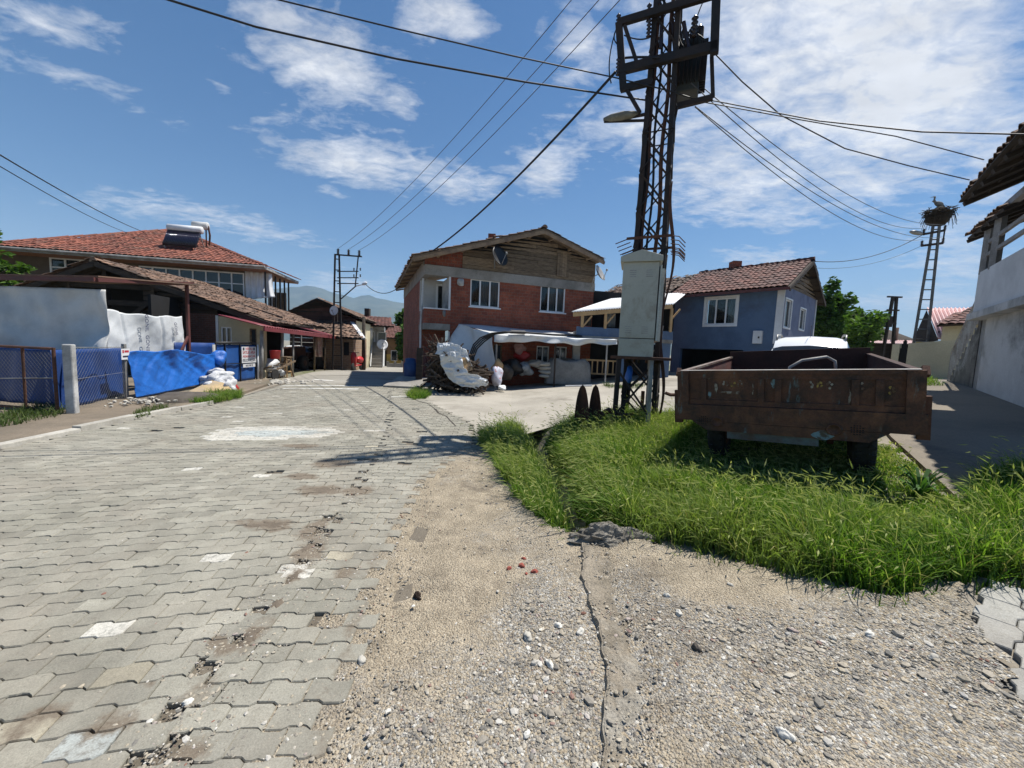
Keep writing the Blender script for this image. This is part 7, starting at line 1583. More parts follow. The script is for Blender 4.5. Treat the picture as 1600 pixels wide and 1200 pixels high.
fw_ = mat('faded_white_flower_paint', (.3,.27,.22), .8, (.1,.055,.035), 22, lo=.44, hi=.56, fine=.2, bump=0); fy_ = mat('faded_yellow_flower_paint', (.32,.22,.05), .8, (.1,.06,.03), 22, lo=.44, hi=.56, fine=.2, bump=0)
for s, m in ((.50,fw_),(.58,fy_),(.65,fw_),(1.30,fw_),(1.38,fy_),(1.46,fw_),(1.72,fw_),(1.92,fy_)): flower(s, ht-.16-(.04 if s > 1.8 else 0), m)
def chip(s, h, ds, dh, m, seed):
    r_ = random.Random(seed); b = MB(); vs = [TW(s+ds*math.cos(t)*r_.uniform(.4,1.2), -.0035, h+dh*math.sin(t)*r_.uniform(.4,1.2)) for t in np.linspace(0, 5.9, 14)]; b.slab(vs, -tbv*.0015); b.build('paint_patch', m, tg)
pb_ = mat('flaking_pale_blue_paint', (.16,.25,.28), .75, (.08,.06,.04), 16, lo=.46, hi=.56, fine=.25, bump=.2)
for i, (s, h, ds, dh) in enumerate(((.31,ht-.085,.07,.018),(.33,ht-.3,.02,.06),(.98,ht-.15,.035,.06),(.93,ht-.09,.14,.012),(.40,ht-.2,.03,.07),(.78,ht-.21,.012,.07),(1.03,ht-.25,.006,.12),(1.62,ht-.3,.012,.11),(1.78,ht-.085,.06,.018),(.55,ht-.26,.12,.02),(1.65,ht-.2,.01,.05))): chip(s, h, ds, dh, pb_ if i in (0,1,2,3,8) else fw_, i+4)
# sill, bumper beam with lamp holes
b = MB(); tbox(b, -.05, TWd+.05, -.05, .1, hb-.2, hb-.003)
b.hexa([TW(.3,-.05,hb-.31),TW(TWd-.35,-.05,hb-.31),TW(TWd-.35,.0,hb-.31),TW(.3,.0,hb-.31),TW(.14,-.05,hb-.203),TW(TWd-.2,-.05,hb-.203),TW(TWd-.2,.0,hb-.203),TW(.14,.0,hb-.203)]); b.build('rear_beam', MT['trailer'], tr)
for s in (.42, 1.5):
    b = MB(); b.lathe(TW(s,-.055,hb-.2), tbv*-1, [(-.01,.062),(.01,.062),(.012,.048),(.002,.045)], 20); b.build('lamp_ring', MT['trailer'], tr, True)
for s in (.27, 1.68):
    b = MB()
    for i in range(5):
        for j in range(5):
            if (i-2)**2+(j-2)**2 < 6: c = TW(s+.022*(i-2), -.0525, hb-.19+.022*(j-2)); b.lathe(c, -tbv, [(0,.007),(.002,.007)], 8)
    b.build('lamp_holes', MT['dark'], tr)
chip2 = MB(); vs = [TW(1.4+.1*math.cos(t)*random.uniform(.7,1.2), -.0525, hb-.27+.05*math.sin(t)*random.uniform(.6,1.2)) for t in np.linspace(0, 5.8, 12)]; chip2.slab(vs, -tbv*.0015); chip2.build('paint_patch', pb_, tr)
# bed, sides, headboard
b = MB(); tbox(b, 0, TWd, .1, TL, hb-.06, hb); b.build('bed', MT['trailerin'], tr)
for s in (.0, TWd-.04):
    b = MB(); tbox(b, s, s+.04, .08, TL, hb, ht-.03); sb_ = b.build('side_board', MT['trailerred'] if s == 0 else MT['trailerin'], tr)
    b = MB(); tbox(b, s-.015, s+.055, .06, TL, ht-.03, ht)
    for f in (.9,1.8,2.7,3.6): tbox(b, (s-.03) if s == 0 else s+.04, s if s == 0 else s+.07, f-.04, f+.04, hb-.1, ht-.03)
    b.build('side_frame', mat('worn_edge_steel', (.26,.22,.18), .5, (.12,.06,.04), 5, metal=.3) if s == 0 else sb_.data.materials[0], sb_)
b = MB(); tbox(b, 0, TWd, TL, TL+.04, hb, ht+.1); b.build('headboard', MT['trailerin'], tr)
for s in (-.06, TWd+.0):
    b = MB(); b.beam(TW(s+.03,.02,hb-.25), TW(s+.03,.02,ht-.25), .06,.09, ta); b.beam(TW(s+.03,.0,ht-.06), TW(s+.03,.06,ht+.02), .05,.05); b.build('corner_latch', MT['rust'], tr)
b = MB(); b.tube([TW(1.62,2.5,ht-.25),TW(1.6,2.5,ht-.05),TW(1.5,2.45,ht+.02),TW(1.2,2.3,ht-.02),TW(1.05,2.25,ht-.12),TW(1.02,2.2,ht-.35)], .022, 7); tag(b.build('bent_pipe', MT['greypost'], None, True), 'grey curved pipe lying inside the rusty trailer', 'pipe')
# chassis, axles, springs, wheels
b = MB()
for s in (.55, 1.5): tbox(b, s-.05, s+.05, .05, TL, hb-.2, hb-.065)
for f in (.3,1.4,2.6,3.6): tbox(b, .1, TWd-.1, f-.04, f+.04, hb-.14, hb-.066)
b.build('chassis', MT['rust'], tr)
b = MB(); tbox(b, .52, 1.38, -.02, .06, hb-.4, hb-.315); b.build('rear_crossbar', mat('grey_blue_worn_paint', (.1,.13,.14), .7, (.08,.045,.03), 4), tr)
def twheel(s, f, r=.37, wd=.22):
    b = MB(); c = TW(s-wd/2, f, r-.02); pr = [(.02,r*.58),(.0,r*.75),(.015,r*.93),(.05,r),(wd-.05,r),(wd-.015,r*.93),(wd,r*.75),(wd-.02,r*.58)]; b.lathe(c, ta, pr, 30)
    for k in range(26):
        a = 6.283*k/26; d = tbv*math.cos(a)+gn*math.sin(a)
        for q in (0, 1): p = c+ta*(.03+q*(wd/2))+d*(r+.004); b.beam(p, p+ta*(wd/2-.05)+(tbv*-math.sin(a)+gn*math.cos(a))*(.02 if q else -.02), .035, .02, d)
    w_ = b.build('wheel', MT['tyre'], tr); b = MB(); b.lathe(c+ta*.03, ta, [(0,r*.5),(.02,r*.57),(wd-.06,r*.57),(wd-.04,r*.5),(wd-.02,.08)], 22); b.build('rim', MT['rust'], w_, True)
for f in (.75, 3.05):
    for s in (.32, 1.78): twheel(s, f)
    b = MB(); b.beam(TW(.4,f,.36), TW(1.7,f,.36), .08,.08); b.build('axle', MT['rust'], tr)
    for s in (.55, 1.5):
        b = MB()
        for k in range(6):
            Lk = .48-.06*k; P2 = [TW(s, f+Lk*t, hb-.26-.035*k-.09*(1-t*t)) for t in (-1,-.5,0,.5,1)]
            for a, c in zip(P2[:-1], P2[1:]): b.beam(a, c, .06,.018, gn)
        b.build('leaf_spring', MT['rust'], tr)
b = MB(); b.beam(TW(.8,TL,.5), TW(1.06,TL+1.3,.38), .06,.08); b.beam(TW(1.32,TL,.5), TW(1.06,TL+1.3,.38), .06,.08); b.lathe(TW(1.06,TL+1.36,.36), gn, [(0,.07),(.05,.07)], 14); b.build('drawbar', MT['rust'], tr)
# hitch of a second implement just left of the trailer
hp_ = atY(1066,612,6.6); im = thing('implement_hitch', 'small rusty implement with a pointed plate and hitch pin left of the trailer', 'implement', Vector((hp_.x,hp_.y,zg(*hp_.xy))))
b = MB(); b.tube([atY(1040,614,6.6), atY(1048,617,6.6), atY(1062,617,6.6)], .03, 7); b.tube([atY(1061,618,6.6), atY(1061,606,6.6)], [.05,.015], 7); b.beam(atY(1062,617,6.6), atY(1078,628,6.7), .08,.06); b.build('hitch', MT['rust'], im)
b = MB(); b.slab([atY(1066,614,6.65), atY(1077,591,6.65), atY(1083,618,6.7)], (0,.02,0)); b.build('plate', mat('pinkish_worn_plate', (.34,.26,.24), .6, (.2,.12,.1), 4), im); b = MB(); b.beam(Vector((hp_.x+.15,hp_.y+.1,zg(*hp_.xy)-.05)), hp_+Vector((.15,.1,-.05)), .06,.06); b.build('leg', MT['rust'], im)

# ================================================================== RIGHT SIDE
car('white estate car with roof rails and aerial parked behind the rusty trailer', (7.95, 10.4, zg(7.95,10.4)), rad(52), 4.2, 1.76, 1.5, MT['carwhite'], True, True, hatch=True)
# trees behind
tree('broad leafy tree behind the right end of the blue house', 22.9, 27.5, 4.5, 2.2, 1.9, 4200, .2, MT['leaf'], 21, cz=2.9)
tree('taller tree close against the gable end of the blue house', 20.3, 25.2, 5.2, 1.2, 2.0, 3000, .19, MT['leafdark'], 22, cz=3.5)
tree('leafy bush tree at the right of the tree group beyond the white car', 24.9, 28.5, 4.3, 1.5, 1.5, 2600, .19, MT['leaf'], 23, cz=2.9)
# far brown house with low pink eave
FH = Plan(26.0, 30.0, .95, -.3); fh = thing('brown_roof_house', 'low house with brown tiled roof and a pink metal eave beyond the white car', 'house', FH.W(2, 1.2))
def fq(x, y, n=0): return FH.P(x, y, n)
v0, v1 = FH.px(1330,540)[0], FH.px(1425,540)[0]; zt = FH.px(1370,532)[1]
b = MB(); b.box(FH, v0, v1, .3, zt, -5, 0); b.build('wall', MT['darkwood'], fh)
roof([FH.W(v0-.3,zt,.4), FH.W(v1+.3,zt,.4), FH.W(v1-1.4,zt+1.5,-2.5), FH.W(v0-.3,zt+1.8,-2.5)], MT['roofold'], fh, tw=.28, th=.38)
b = MB(); corrug(b, FH.W(v0-.2,zt-.25,1.1), FH.W(v1+.2,zt-.25,1.1), FH.W(v0-.2,zt+.05,.3), FH.W(v1+.2,zt+.05,.3), 30, .02); b.build('eave_sheet', MT['pinkmetal'], fh, True)
b = MB(); q = FH.W(v0+3.1, zt+1.5, -2.4); b.hexa([q+Vector(v) for v in ((-.3,-.3,-.3),(.3,-.3,-.3),(.3,.3,-.3),(-.3,.3,-.3),(-.3,-.3,.55),(.3,-.3,.55),(.3,.3,.55),(-.3,.3,.55))]); b.build('chimney', MT['darkwood'], fh)
# yellow walled house with metal roof
YC = Plan(18.2, 19.0, -.42, .9); YC.u = Vector((-.42,.9,0)).normalized(); YC.n = Vector((-.9,-.42,0)).normalized(); 
YC = Plan(16.2, 16.2, .62, -.78); 
yc0, yc1 = YC.px(1440,560)[0], YC.px(1560,560)[0]
yh2 = thing('cream_house', 'cream walled house with pale pink metal roof and red tiled roof behind a yard wall', 'house', YC.W(0, 1.2))
za = YC.px(1500,506)[1]
b = MB(); b.box(YC, YC.px(1466,560)[0], yc1, .6, za, -4, 0); b.build('wall', MT['cream'], yh2)
roof([YC.W(YC.px(1470,560)[0]-.2,za-.05,.45), YC.W(yc1,za+.05,.45), YC.W(yc1,za+.95,-2.3), YC.W(YC.px(1470,560)[0]+.5,za+.9,-2.3)], MT['roofmaroon'], yh2, tw=.24, th=.36)
b = MB(); q0, q1 = YC.px(1506,515)[0], YC.px(1512,515)[0]; b.box(YC, q0, q1, YC.px(1508,528)[1], YC.px(1508,511)[1], 0, .03); b.build('window', MT['dark'], yh2)
MH = Plan(19.5, 20.5, .62, -.78)
mh = thing('metal_roof_house', 'house with steep pale pink ribbed metal roof behind the cream wall', 'house', MH.W(0,1.2))
e0_, e1_, t0_, t1_ = MH.P(1466,530,.5), MH.P(1575,520,.5), MH.P(1448,481,-1.6), MH.P(1545,481,-1.6)
b = MB(); corrug(b, e0_, e1_, t0_, t1_, 15, .05, 2, .02); b.build('ribbed_roof', MT['pinkmetal'], mh, True)
b = MB(); b.slab([MH.P(1423,540,-1.6), MH.P(1466,532,.45), t0_-Vector((0,0,.12))], -MH.n*.12); b.build('gable', MT['darkwood'], mh)
b = MB(); m0, m1 = MH.px(1426,560,-.2)[0], MH.px(1560,540,-.2)[0]; b.box(MH, m0, m1, .8, MH.px(1490,534,-.2)[1], -4, -.2); b.build('wall', MT['whiteplaster'], mh)
b = MB(); q0, q1 = MH.px(1465,524)[0], MH.px(1474,524)[0]; b.box(MH, q0, q1, MH.px(1470,530)[1], MH.px(1470,517)[1], -.2, .06); b.build('shutter', MT['redpaint'], mh)
YW = Plan(14.7, 13.9, -.3, .95); YW.n = Vector((-.95,-.3,0)).normalized()
yw0, yw1 = YW.px(1503,590)[0], YW.px(1388,590)[0]; yw = thing('yard_wall', 'stained cream yard wall with a dark arched gate right of the nest pole', 'wall', YW.W((yw0+yw1)/2, 1.1))
ga, gb = YW.px(1415,570)[0], YW.px(1402,570)[0]
def ytop(u): return YW.px(1503,530)[1]+(YW.px(1396,538)[1]-YW.px(1503,530)[1])*(u-yw0)/(yw1-yw0)
b = MB()
for s, e in ((yw0, ga), (gb, yw1)): b.slab([YW.W(s,.6), YW.W(e,.6), YW.W(e,ytop(e)), YW.W(s,ytop(s))], -YW.n*.2)
b.build('wall', mat('stained_cream_wall', (.58,.52,.36), .9, (.46,.41,.29), .9, fine=.15, bump=.3, col3=(.2,.18,.14), s3=.8), yw)
b = MB()
for k in range(9): u = ga+(gb-ga)*k/8; b.beam(YW.W(u,1.0,-.05), YW.W(u,YW.px(1408,552)[1]+.5*math.sin(3.14*k/8),-.05), .04,.04)
b.box(YW, ga, gb, 1.0, 2.0, -.12, -.1); b.build('arched_gate', MT['black'], yw)
# peeling white house at the right edge
ed = Vector((-.626,-.78,0)); RHn = Vector((-.78,.626,0))
Cc = Vector((11.5, 9.6, 0)); WP = Plan(Cc.x, Cc.y, ed.x, ed.y); WP.n = RHn.copy()      # wall along the street, u towards the viewer
rh = thing('peeling_white_house', 'peeling white two-storey house with deep timber eaves, upper balcony and outside stair', 'house', Vector((Cc.x, Cc.y, zg(*Cc.xy))))
inn = -RHn; zc = zg(*Cc.xy)
zfl = WP.px(1560,487)[1]; zev = atY(1505,312,8.6).z; 
b = MB(); holes_wall(b, WP, 0, 6.6, .3, zfl-.1, [], 0, .3); b.build('ground_floor_wall', MT['whiteplaster'], rh)
def endw(s, t):        # end wall facing away along the street, seen edge on
    return Cc+inn*(5*s)+Vector((0,0,.3+t*(zfl-.4)))
b = MB(); b.hexa([Cc+Vector((0,0,.3)), Cc+inn*6+Vector((0,0,.3)), Cc+inn*6+ed*.3+Vector((0,0,.3)), Cc+ed*.3+Vector((0,0,.3)), Cc+Vector((0,0,zfl-.1)), Cc+inn*6+Vector((0,0,zfl-.1)), Cc+inn*6+ed*.3+Vector((0,0,zfl-.1)), Cc+ed*.3+Vector((0,0,zfl-.1))]); b.build('end_wall', MT['whiteplaster'], rh)
b = MB(); b.box(WP, -.15, 6.7, zfl-.1, zfl+.06, -1.5, .25); b.build('balcony_slab', MT['whiteplaster'], rh)
b = MB(); b.box(WP, -.05, 6.7, zfl+.06, zfl+1.05, .05, .17); b.hexa([WP.W(-.05,zfl+.06,.05), WP.W(.06,zfl+.06,.05), WP.W(.06,zfl+.06,-2), WP.W(-.05,zfl+.06,-2), WP.W(-.05,zfl+1.05,.05), WP.W(.06,zfl+1.05,.05), WP.W(.06,zfl+1.05,-2), WP.W(-.05,zfl+1.05,-2)]); b.build('parapet', mat('pale_grey_render', (.62,.63,.64), .9, (.5,.51,.52), 1.2, fine=.1, bump=.2), rh)
b = MB(); b.box(WP, .0, 6.6, zfl+.06, zev+.4, -1.6, -1.4); b.build('upper_wall', MT['whiteplaster'], rh)
b = MB()
for u in (.05, .75, 2.9, 5.2): b.beam(WP.W(u, zfl+1.0, .1), WP.W(u, zev+.1, .1), .13, .13)
b.beam(WP.W(-.1, zev, .1), WP.W(6.6, zev, .1), .12, .14); b.beam(WP.W(0,zev-.55,.1), WP.W(6.6,zev-.55,.1), .06,.08); b.beam(WP.W(0,zev-.85,.1), WP.W(6.6,zev-.85,.1), .06,.08); b.build('balcony_posts', mat('grey_weathered_post', (.3,.29,.28), .8, (.2,.19,.18), 3), rh)
for u in (1.0, 1.75, 2.5):
    b = MB()
    for k in range(8): b.box(WP, u, u+.6, zfl+.3+.19*k, zfl+.43+.19*k, -1.39, -1.34)
    b.box(WP, u-.06, u, zfl+.2, zfl+1.9, -1.39, -1.3); b.box(WP, u+.6, u+.66, zfl+.2, zfl+1.9, -1.39, -1.3); b.build('shutter', MT['black'], rh)
Tt = atY(1505,312,8.6); e_far = Tt; e_near = Tt+ed*5.4; rise = math.tan(rad(24)); dep = 4.2
roof([e_near, e_far, e_far+inn*dep+Vector((0,0,dep*rise)), e_near+inn*dep+Vector((0,0,dep*rise))], MT['roofold'], rh, tw=.21, th=.33, mess=.016, amp=.06)
b = MB()
for k in range(9):
    p = e_far+ed*(.12+.6*k)-Vector((0,0,.13)); b.beam(p, p+inn*2.4+Vector((0,0,2.4*rise)), .08,.12, ed)
for k in range(3): p = e_far+inn*(.3+.5*k)+Vector((0,0,(.3+.5*k)*rise-.06)); b.beam(p, p+ed*5.3, .14,.025, inn)
b.beam(e_far+Vector((0,0,-.04)), e_near+Vector((0,0,-.04)), .03,.12, inn); b.build('rafters', MT['darkwood'], rh)
E2 = atY(1511,371,10.6); e2n = E2+ed*2.6; 
roof([e2n, E2, E2+inn*3+Vector((0,0,3*rise)), e2n+inn*3+Vector((0,0,3*rise))], MT['roofold'], rh, tw=.21, th=.33, mess=.016, name='lower_roof')
b = MB()
for k in range(5): p = E2+ed*(.1+.55*k)-Vector((0,0,.13)); b.beam(p, p+inn*2+Vector((0,0,2*rise)), .08,.1, ed)
b.build('lower_rafters', MT['darkwood'], rh)
# stair down the end of the house
b = MB(); S0 = Cc-ed*.1; n_ = 11; st_ = .22
for k in range(n_):
    a = st_*k; h = zfl-.1-(zfl-.1-zc)*k/n_; p0 = S0-ed*a; b.hexa([p0+Vector((0,0,.3)), p0-ed*st_+Vector((0,0,.3)), p0-ed*st_+inn*1.1+Vector((0,0,.3)), p0+inn*1.1+Vector((0,0,.3)), p0+Vector((0,0,h)), p0-ed*st_+Vector((0,0,h)), p0-ed*st_+inn*1.1+Vector((0,0,h)), p0+inn*1.1+Vector((0,0,h))])
b.build('stair', mat('blackened_stair_render', (.2,.19,.17), .95, (.08,.075,.065), 2.2, fine=.3, bump=.5, col3=(.42,.42,.4), s3=1.1), rh)
b = MB(); top_r = S0+Vector((0,0,zfl+.95)); bot_r = S0-ed*2.45+Vector((0,0,zc+.95)); b.beam(top_r, bot_r, .05,.05)
for k in range(17): p = top_r.lerp(bot_r, k/16); b.beam(p, p-Vector((0,0,.9)), .022,.022)
b.build('stair_rail', MT['greypost'], rh)
# ------------------------------------------------------------------ poles
def two_leg_pole(label, x, y, h, w0, w1, dirx, name='lattice_pole', n=11, arms=(), m=None):
    z = zg(x, y); t = thing(name, label, 'utility pole', (x, y, z)); d = Vector((dirx[0], dirx[1], 0)).normalized(); b0_, t0_ = Vector((x,y,z-.1)), Vector((x,y,z+h))
    for s in (-1, 1): b = MB(); b.beam(b0_+d*s*w0/2, t0_+d*s*w1/2, .07,.09, d); b.build('leg', m or MT['steel'], t)
    b = MB()
    for k in range(n): s = (k+.6)/n; w_ = w0+(w1-w0)*s; p = b0_.lerp(t0_, s); b.beam(p-d*w_/2, p+d*w_/2, .04,.05)
    b.build('rungs', m or MT['steel'], t); return t, b0_, t0_, d
px_, py_ = atY(527,580,22.6), None
lx, ly = px_.x, 22.6; hz2 = atY(527,398,22.6).z-zg(lx,ly)
lpole, a_, t_, d_ = two_leg_pole('lattice pole with three top insulators and a curved street lamp beside the brick shed', lx, ly, hz2, .52, .22, (.98,.17))
b = MB(); b.beam(t_-d_*.15, t_+d_*1.35, .07,.07); b.beam(t_+d_*1.15, atY(555,448,22.6), .05,.05); 
for y in (424,434,443): b.beam(atY(527,y,22.6), atY(560,y,22.6), .05,.05)
b.beam(atY(533,467,22.6), atY(556,447,22.6), .05,.05); b.build('cross_arms', MT['steel'], lpole)
for k in (.05,.62,1.2): insul(t_+d_*k+Vector((0,0,.04)), .3, lpole, .09)
for x, y in ((555,423),(565,423),(555,433),(565,433)): insul(atY(x-2,y,22.6), .16, lpole, .05)
b = MB(); b.tube([atY(556,447,22.6), atY(565,445,22.6), atY(569,443.5,22.6)], .03, 7); b.lathe(atY(566,444.5,22.6), atY(571,442.5,22.6)-atY(566,444.5,22.6), [(0,.05),(.1,.09),(.25,.08),(.3,.03)], 12); b.build('street_lamp', MT['whitepaint'], lpole, True)
dish('round white satellite dish fixed on the lattice pole by the shed', atY(524,486,22.4), .27, (-.2,-1,.1))
q = G(568, 580); q = Vector((atY(568,580,24.5).x, 24.5, zg(-9,24.5))); b = MB(); b.tube([q, Vector((q.x,q.y,atY(568,495,24.5).z))], [.13,.09], 9); tag(b.build('wooden_pole', MT['darkwood'], None, True), 'plain dark wooden pole between the brick shed and the white house', 'utility pole')
q = atY(633,540,44); pb, b0_, t0_, dd_ = two_leg_pole('distant lattice pole just left of the red brick house', q.x, 44, atY(633,482,44).z-zg(q.x,44), .6, .3, (1,0), n=14)
b = MB(); b.beam(t0_-dd_*.2, t0_+dd_*1.6, .1,.1); b.beam(t0_+Vector((0,0,-1.3)), t0_+dd_*1.8+Vector((0,0,-.2)), .09,.09); b.build('cross_arms', MT['steel'], pb)
for k in (0,.8,1.5): insul(t0_+dd_*k, .5, pb, .14)
# nest pole
MT['polegrey'] = mat('grey_painted_steel', (.13,.13,.125), .7, (.08,.075,.07), 4)
nb, ntp = atY(1434,578,19.5), atY(1463,352,19.5)
npx, npy = (nb.x+ntp.x)/2, 19.5; nz = zg(npx, npy); npole, b0_, t0_, nd = two_leg_pole('slender lattice pole topped by a stork nest above the cream yard wall', (atY(1436,578,19.5).x*.0+ntp.x), npy, ntp.z-nz, .62, .24, (.95,-.3), n=15, m=MT['polegrey'])
A1_, A2_ = atY(1443,366,19.5), atY(1476,360,19.5); B1_, B2_ = atY(1440,384,19.5), atY(1473,380,19.5)
b = MB(); b.beam(A1_, A2_, .08,.1); b.beam(B1_, B2_, .08,.1); b.tube([A2_, A2_+Vector((0,0,-.6))], .03, 6); b.build('cross_arms', MT['steel'], npole)
for p in (A1_, A2_, B1_, B2_): insul(p, .25, npole, .07)
b = MB(); d = (atY(1423,362,19.5)-A1_).normalized(); b.lathe(A1_+d*.05, d, [(0,.04),(.15,.1),(.45,.1),(.62,.05)], 12); b.build('street_lamp', MT['galv'], npole, True)
b = MB(); b.box(Plan(nb.x,19.4,1,-.3), -.3,.3, atY(1433,545,19.4).z-.3, atY(1433,545,19.4).z+.35, 0,.05); b.build('yellow_plate', mat('yellow_enamel', (.5,.36,.04), .6), npole)
nc = atY(1467,335,19.5); b = MB(); r_ = random.Random(5)
for i in range(620):
    t = r_.random()**.7; R_ = (.26+.38*t)*r_.uniform(.6,1.02); a = r_.uniform(0,6.283); p = nc+Vector((R_*math.cos(a), R_*math.sin(a), -.42+.62*t)); tang = a+1.57+r_.gauss(0,.5); L = r_.uniform(.15,.38); d = Vector((math.cos(tang), math.sin(tang), r_.gauss(0,.22)))*L/2; b.tube([p-d, p+d], r_.uniform(.008,.017), 4)
for i in range(40):
    a = r_.uniform(0,6.28); p = nc+Vector((.52*math.cos(a),.52*math.sin(a),r_.uniform(-.2,.15))); b.tube([p, p+Vector((.12*math.cos(a),.12*math.sin(a),-r_.uniform(.2,.75)))], .01, 4)
b.lump(nc+Vector((0,0,-.1)), .43,.43,.46, 3, 16, 10, .12); tag(b.build('stork_nest', MT['straw']), 'large stork nest of sticks on top of the lattice pole', 'nest')
st = thing('stork', 'stork standing in the nest on top of the pole', 'stork', nc+Vector((-.05,0,.18)))
sp0 = nc+Vector((-.05,0,.42)); b = MB()
b.lathe(sp0+Vector((.2,0,-.02)), (-.9,0,.35), [(0,.02),(.08,.09),(.2,.12),(.34,.1),(.44,.05),(.5,.035),(.58,.03)], 12); b.tube([sp0+Vector((-.22,0,.14)), sp0+Vector((-.27,0,.26)), sp0+Vector((-.25,0,.36)), sp0+Vector((-.28,0,.4))], [.05,.035,.035,.045], 8); b.tube([sp0+Vector((-.3,0,.4)), sp0+Vector((-.5,0,.34))], [.025,.004], 6)
for y in (-.04,.04): b.tube([sp0+Vector((.0,y,-.05)), sp0+Vector((.02,y,-.28))], .012, 5)
b.build('body', mat('grey_white_feathers', (.22,.22,.21), .9, (.12,.12,.12), 8), st, True); b = MB(); b.lathe(sp0+Vector((.3,0,-.08)), (-.9,0,.4), [(0,.01),(.1,.06),(.3,.07),(.36,.03)], 10); b.build('wing', MT['black'], st, True)  # body plumage painted grey to stand in for backlighting
# double wooden pole further back and a stub pole
for x, y0, y1, d, l, nm in ((1392,545,464,27,'grey A-shaped double pole behind the car, left of the nest pole','double_pole'),(1401,545,512,29,'short dark pole stub right of the double pole','wooden_pole')):
    p0 = atY(x-4,y0+12,d); p1 = atY(x+6 if nm == 'double_pole' else x, y1, d); b = MB()
    if nm == 'double_pole':
        t = thing(nm, l, 'utility pole', Vector((p0.x,p0.y,1.0)))
        for s in (-.25,.25): b = MB(); b.beam(Vector((p1.x+s*1.6,d,1.0)), p1+Vector((s*.5,0,0)), .14,.14); b.build('leg', MT['darkwood'], t)
        for k in (0,.9,1.8): b = MB(); b.beam(p1+Vector((-.5+.1*k,0,-k*1.0)), p1+Vector((.5-.1*k,0,-k*1.0)), .1,.1); b.build('cross_arm', MT['darkwood'], t)
    else: b.tube([Vector((p1.x,d,1.0)), p1], .14, 8); tag(b.build(nm, MT['rust'], None, True), l, 'utility pole')
# ------------------------------------------------------------------ cables
def cable(label, pts, r, m=None, sag=0.0, n=22, name='overhead_cable', grp=None):
    P = []
    pts = [Vector(p) for p in pts]
    for a, c in zip(pts[:-1], pts[1:]):
        for k in range(n): s = k/n; p = a.lerp(c, s); p.z -= sag*4*s*(1-s); P.append(p)
    P.append(pts[-1]); b = MB(); b.tube(P, r, 6); o = b.build(name, m or MT['cable'], None, True); return tag(o, label, 'cable', grp)
mt1 = MPx(1012,157,.1); mt2 = MPx(1010,140,.3)
cable('thick black cable crossing the upper left sky, lower of two, to the lamp arm', [atY(200,-20,5.4), atY(400,42,5.9), atY(620,92,6.4), atY(820,128,6.9), mt1], .014)
cable('black cable crossing the sky from the top edge, upper of two, to the mast platform', [atY(380,-14,6.2), atY(620,45,6.6), atY(800,87,7.0), MPx(960,121,.35), MPx(1046,142,.4), MPx(1080,153,.3)], .011)
wc = MPx(962,112,.3); bhp = BH.P(676,392,.5)
cable('heavy twisted cable running steeply down from the mast to the brick house roof', [wc, bhp], .026, sag=.25)
cable('cable looping from the brick house eaves to the street lamp pole', [BH.W(u0-.3,lf_[1],-7.5), atY(570,443,22.6)], .02, sag=.5)
e_ = MPx(1122,158,0); cable('dark cable running right from the mast, upper of the near pair', [MPx(1080,154,0), MPx(1118,158,0), atY(1280,189,6.2), atY(1440,206,5.3), atY(1640,211,4.4)], .009)
cable('dark cable running right from the mast, lower of the near pair', [MPx(1080,156,0), atY(1250,187,7.2), atY(1400,213,7.6), Tt+ed*1.2+Vector((0,0,.35))], .009)
cable('sagging cable curving from the mast frame to the eaves of the white house', [MPx(1118,85,0), atY(1160,128,7.2), atY(1220,180,7.4), atY(1320,232,7.8), atY(1420,259,8.2), Tt+ed*.3+Vector((0,0,.3))], .01, sag=.0)
G3 = 'bare high-voltage wires above the street'
for i, (x, dx, l) in enumerate(((938,8,'left one of three bare wires rising from the far lattice pole'),(985,20,'middle one of three bare wires rising from the far lattice pole'),(1020,40,'right one of three bare wires rising from the far lattice pole'))):
    k = (.05,.62,1.2)[i]; e = MPx(x+12, -70, -.3+.3*i); cable(l, [t_+d_*k+Vector((0,0,.35)), e], .009, MT['wire'], sag=.55, name='bare_wire', grp=G3)
G4 = 'bare wires from the mast to the nest pole'
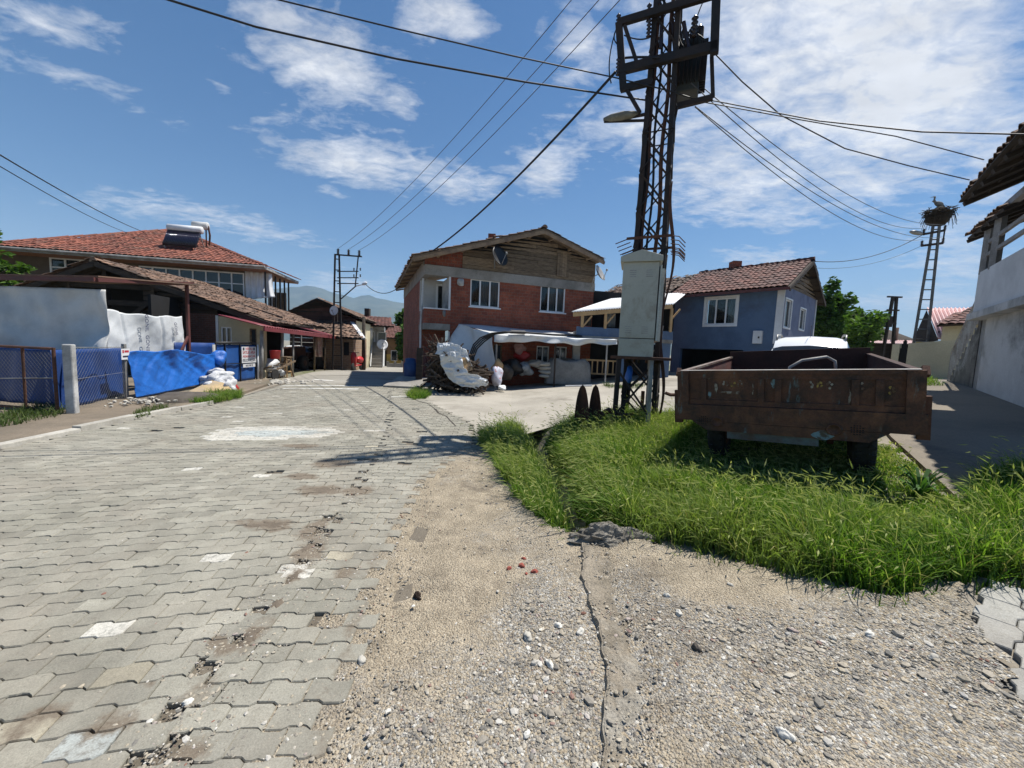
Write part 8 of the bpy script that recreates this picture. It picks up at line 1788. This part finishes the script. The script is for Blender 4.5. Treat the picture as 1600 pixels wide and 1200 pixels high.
for i, (a, c, l) in enumerate(((MPx(1088,128,-.2), A2_+Vector((0,0,.3)),'topmost bare wire from the mast to the nest pole'),(MPx(1080,130,.2), A1_+Vector((0,0,.3)),'second bare wire from the mast to the nest pole'),(MPx(1086,166,-.2), B2_+Vector((0,0,.3)),'third bare wire from the mast to the nest pole'),(MPx(1086,167,.2), B1_+Vector((0,0,.3)),'lowest bare wire from the mast to the nest pole'))): cable(l, [a, c], .009, MT['wire'], sag=.75, name='bare_wire', grp=G4)
cable('cable from the blue house gable up to the lamp of the nest pole', [bw2(ov,L5/2,rzp), A1_], .016, sag=.5)
cable('thin lower cable from the blue house gable to the nest pole cross-arm', [bw2(ov,L5/2+.4,rzp-.25), B1_], .009, MT['wire'], sag=.4)
cable('dark cable descending from the left edge to the red tiled roof, upper of two', [atY(-20,230,9), on_plane(226,363,eR,nr)], .017, sag=.15)
cable('thin dark cable descending from the left edge to the red tiled roof, lower of two', [atY(-20,248,9), on_plane(200,364,eR,nr)], .012, sag=.15)
for i, (a, m_, c, l) in enumerate(((atY(968,38,8.0),(952,60),(966,70),'looped lead hanging at the outer left of the mast frame'),(atY(966,36,8.0),(945,95),(955,130),'long slack lead trailing below the left mast frame'),(atY(1016,58,7.5),(1000,66),(975,55),'slack lead bridging two insulators at the left of the mast'),(atY(1030,90,7.2),(985,88),(968,92),'thick bent lead entering the left mast frame'))):
    P = [a, atY(*m_, 7.9), atY(*c, 7.9)]; Q = []
    for k in range(17): s = k/16; Q.append(P[0]*(1-s)**2+P[1]*2*s*(1-s)+P[2]*s*s)
    b = MB(); b.tube(Q, .012 if i < 3 else .02, 6); tag(b.build('lead_cable', MT['cable'], None, True), l, 'cable')
for i, (x0, y0, xm, ym, x1, y1, l) in enumerate(((1100,0,1085,30,1086,52,'lead dropping to the tall bushing of the transformer'),(1088,52,1106,62,1116,84,'lead bowing from the bushing to the right-hand frame'),(1060,52,1066,85,1080,70,'short looped lead over the cooling fins'))):
    P = [MPx(x0,y0,.1), MPx(xm,ym,.15), MPx(x1,y1,.1)]; Q = []
    for k in range(17): s = k/16; Q.append(P[0]*(1-s)**2+P[1]*2*s*(1-s)+P[2]*s*s)
    b = MB(); b.tube(Q, .01, 6); tag(b.build('lead_cable', MT['cable'], None, True), l, 'cable')
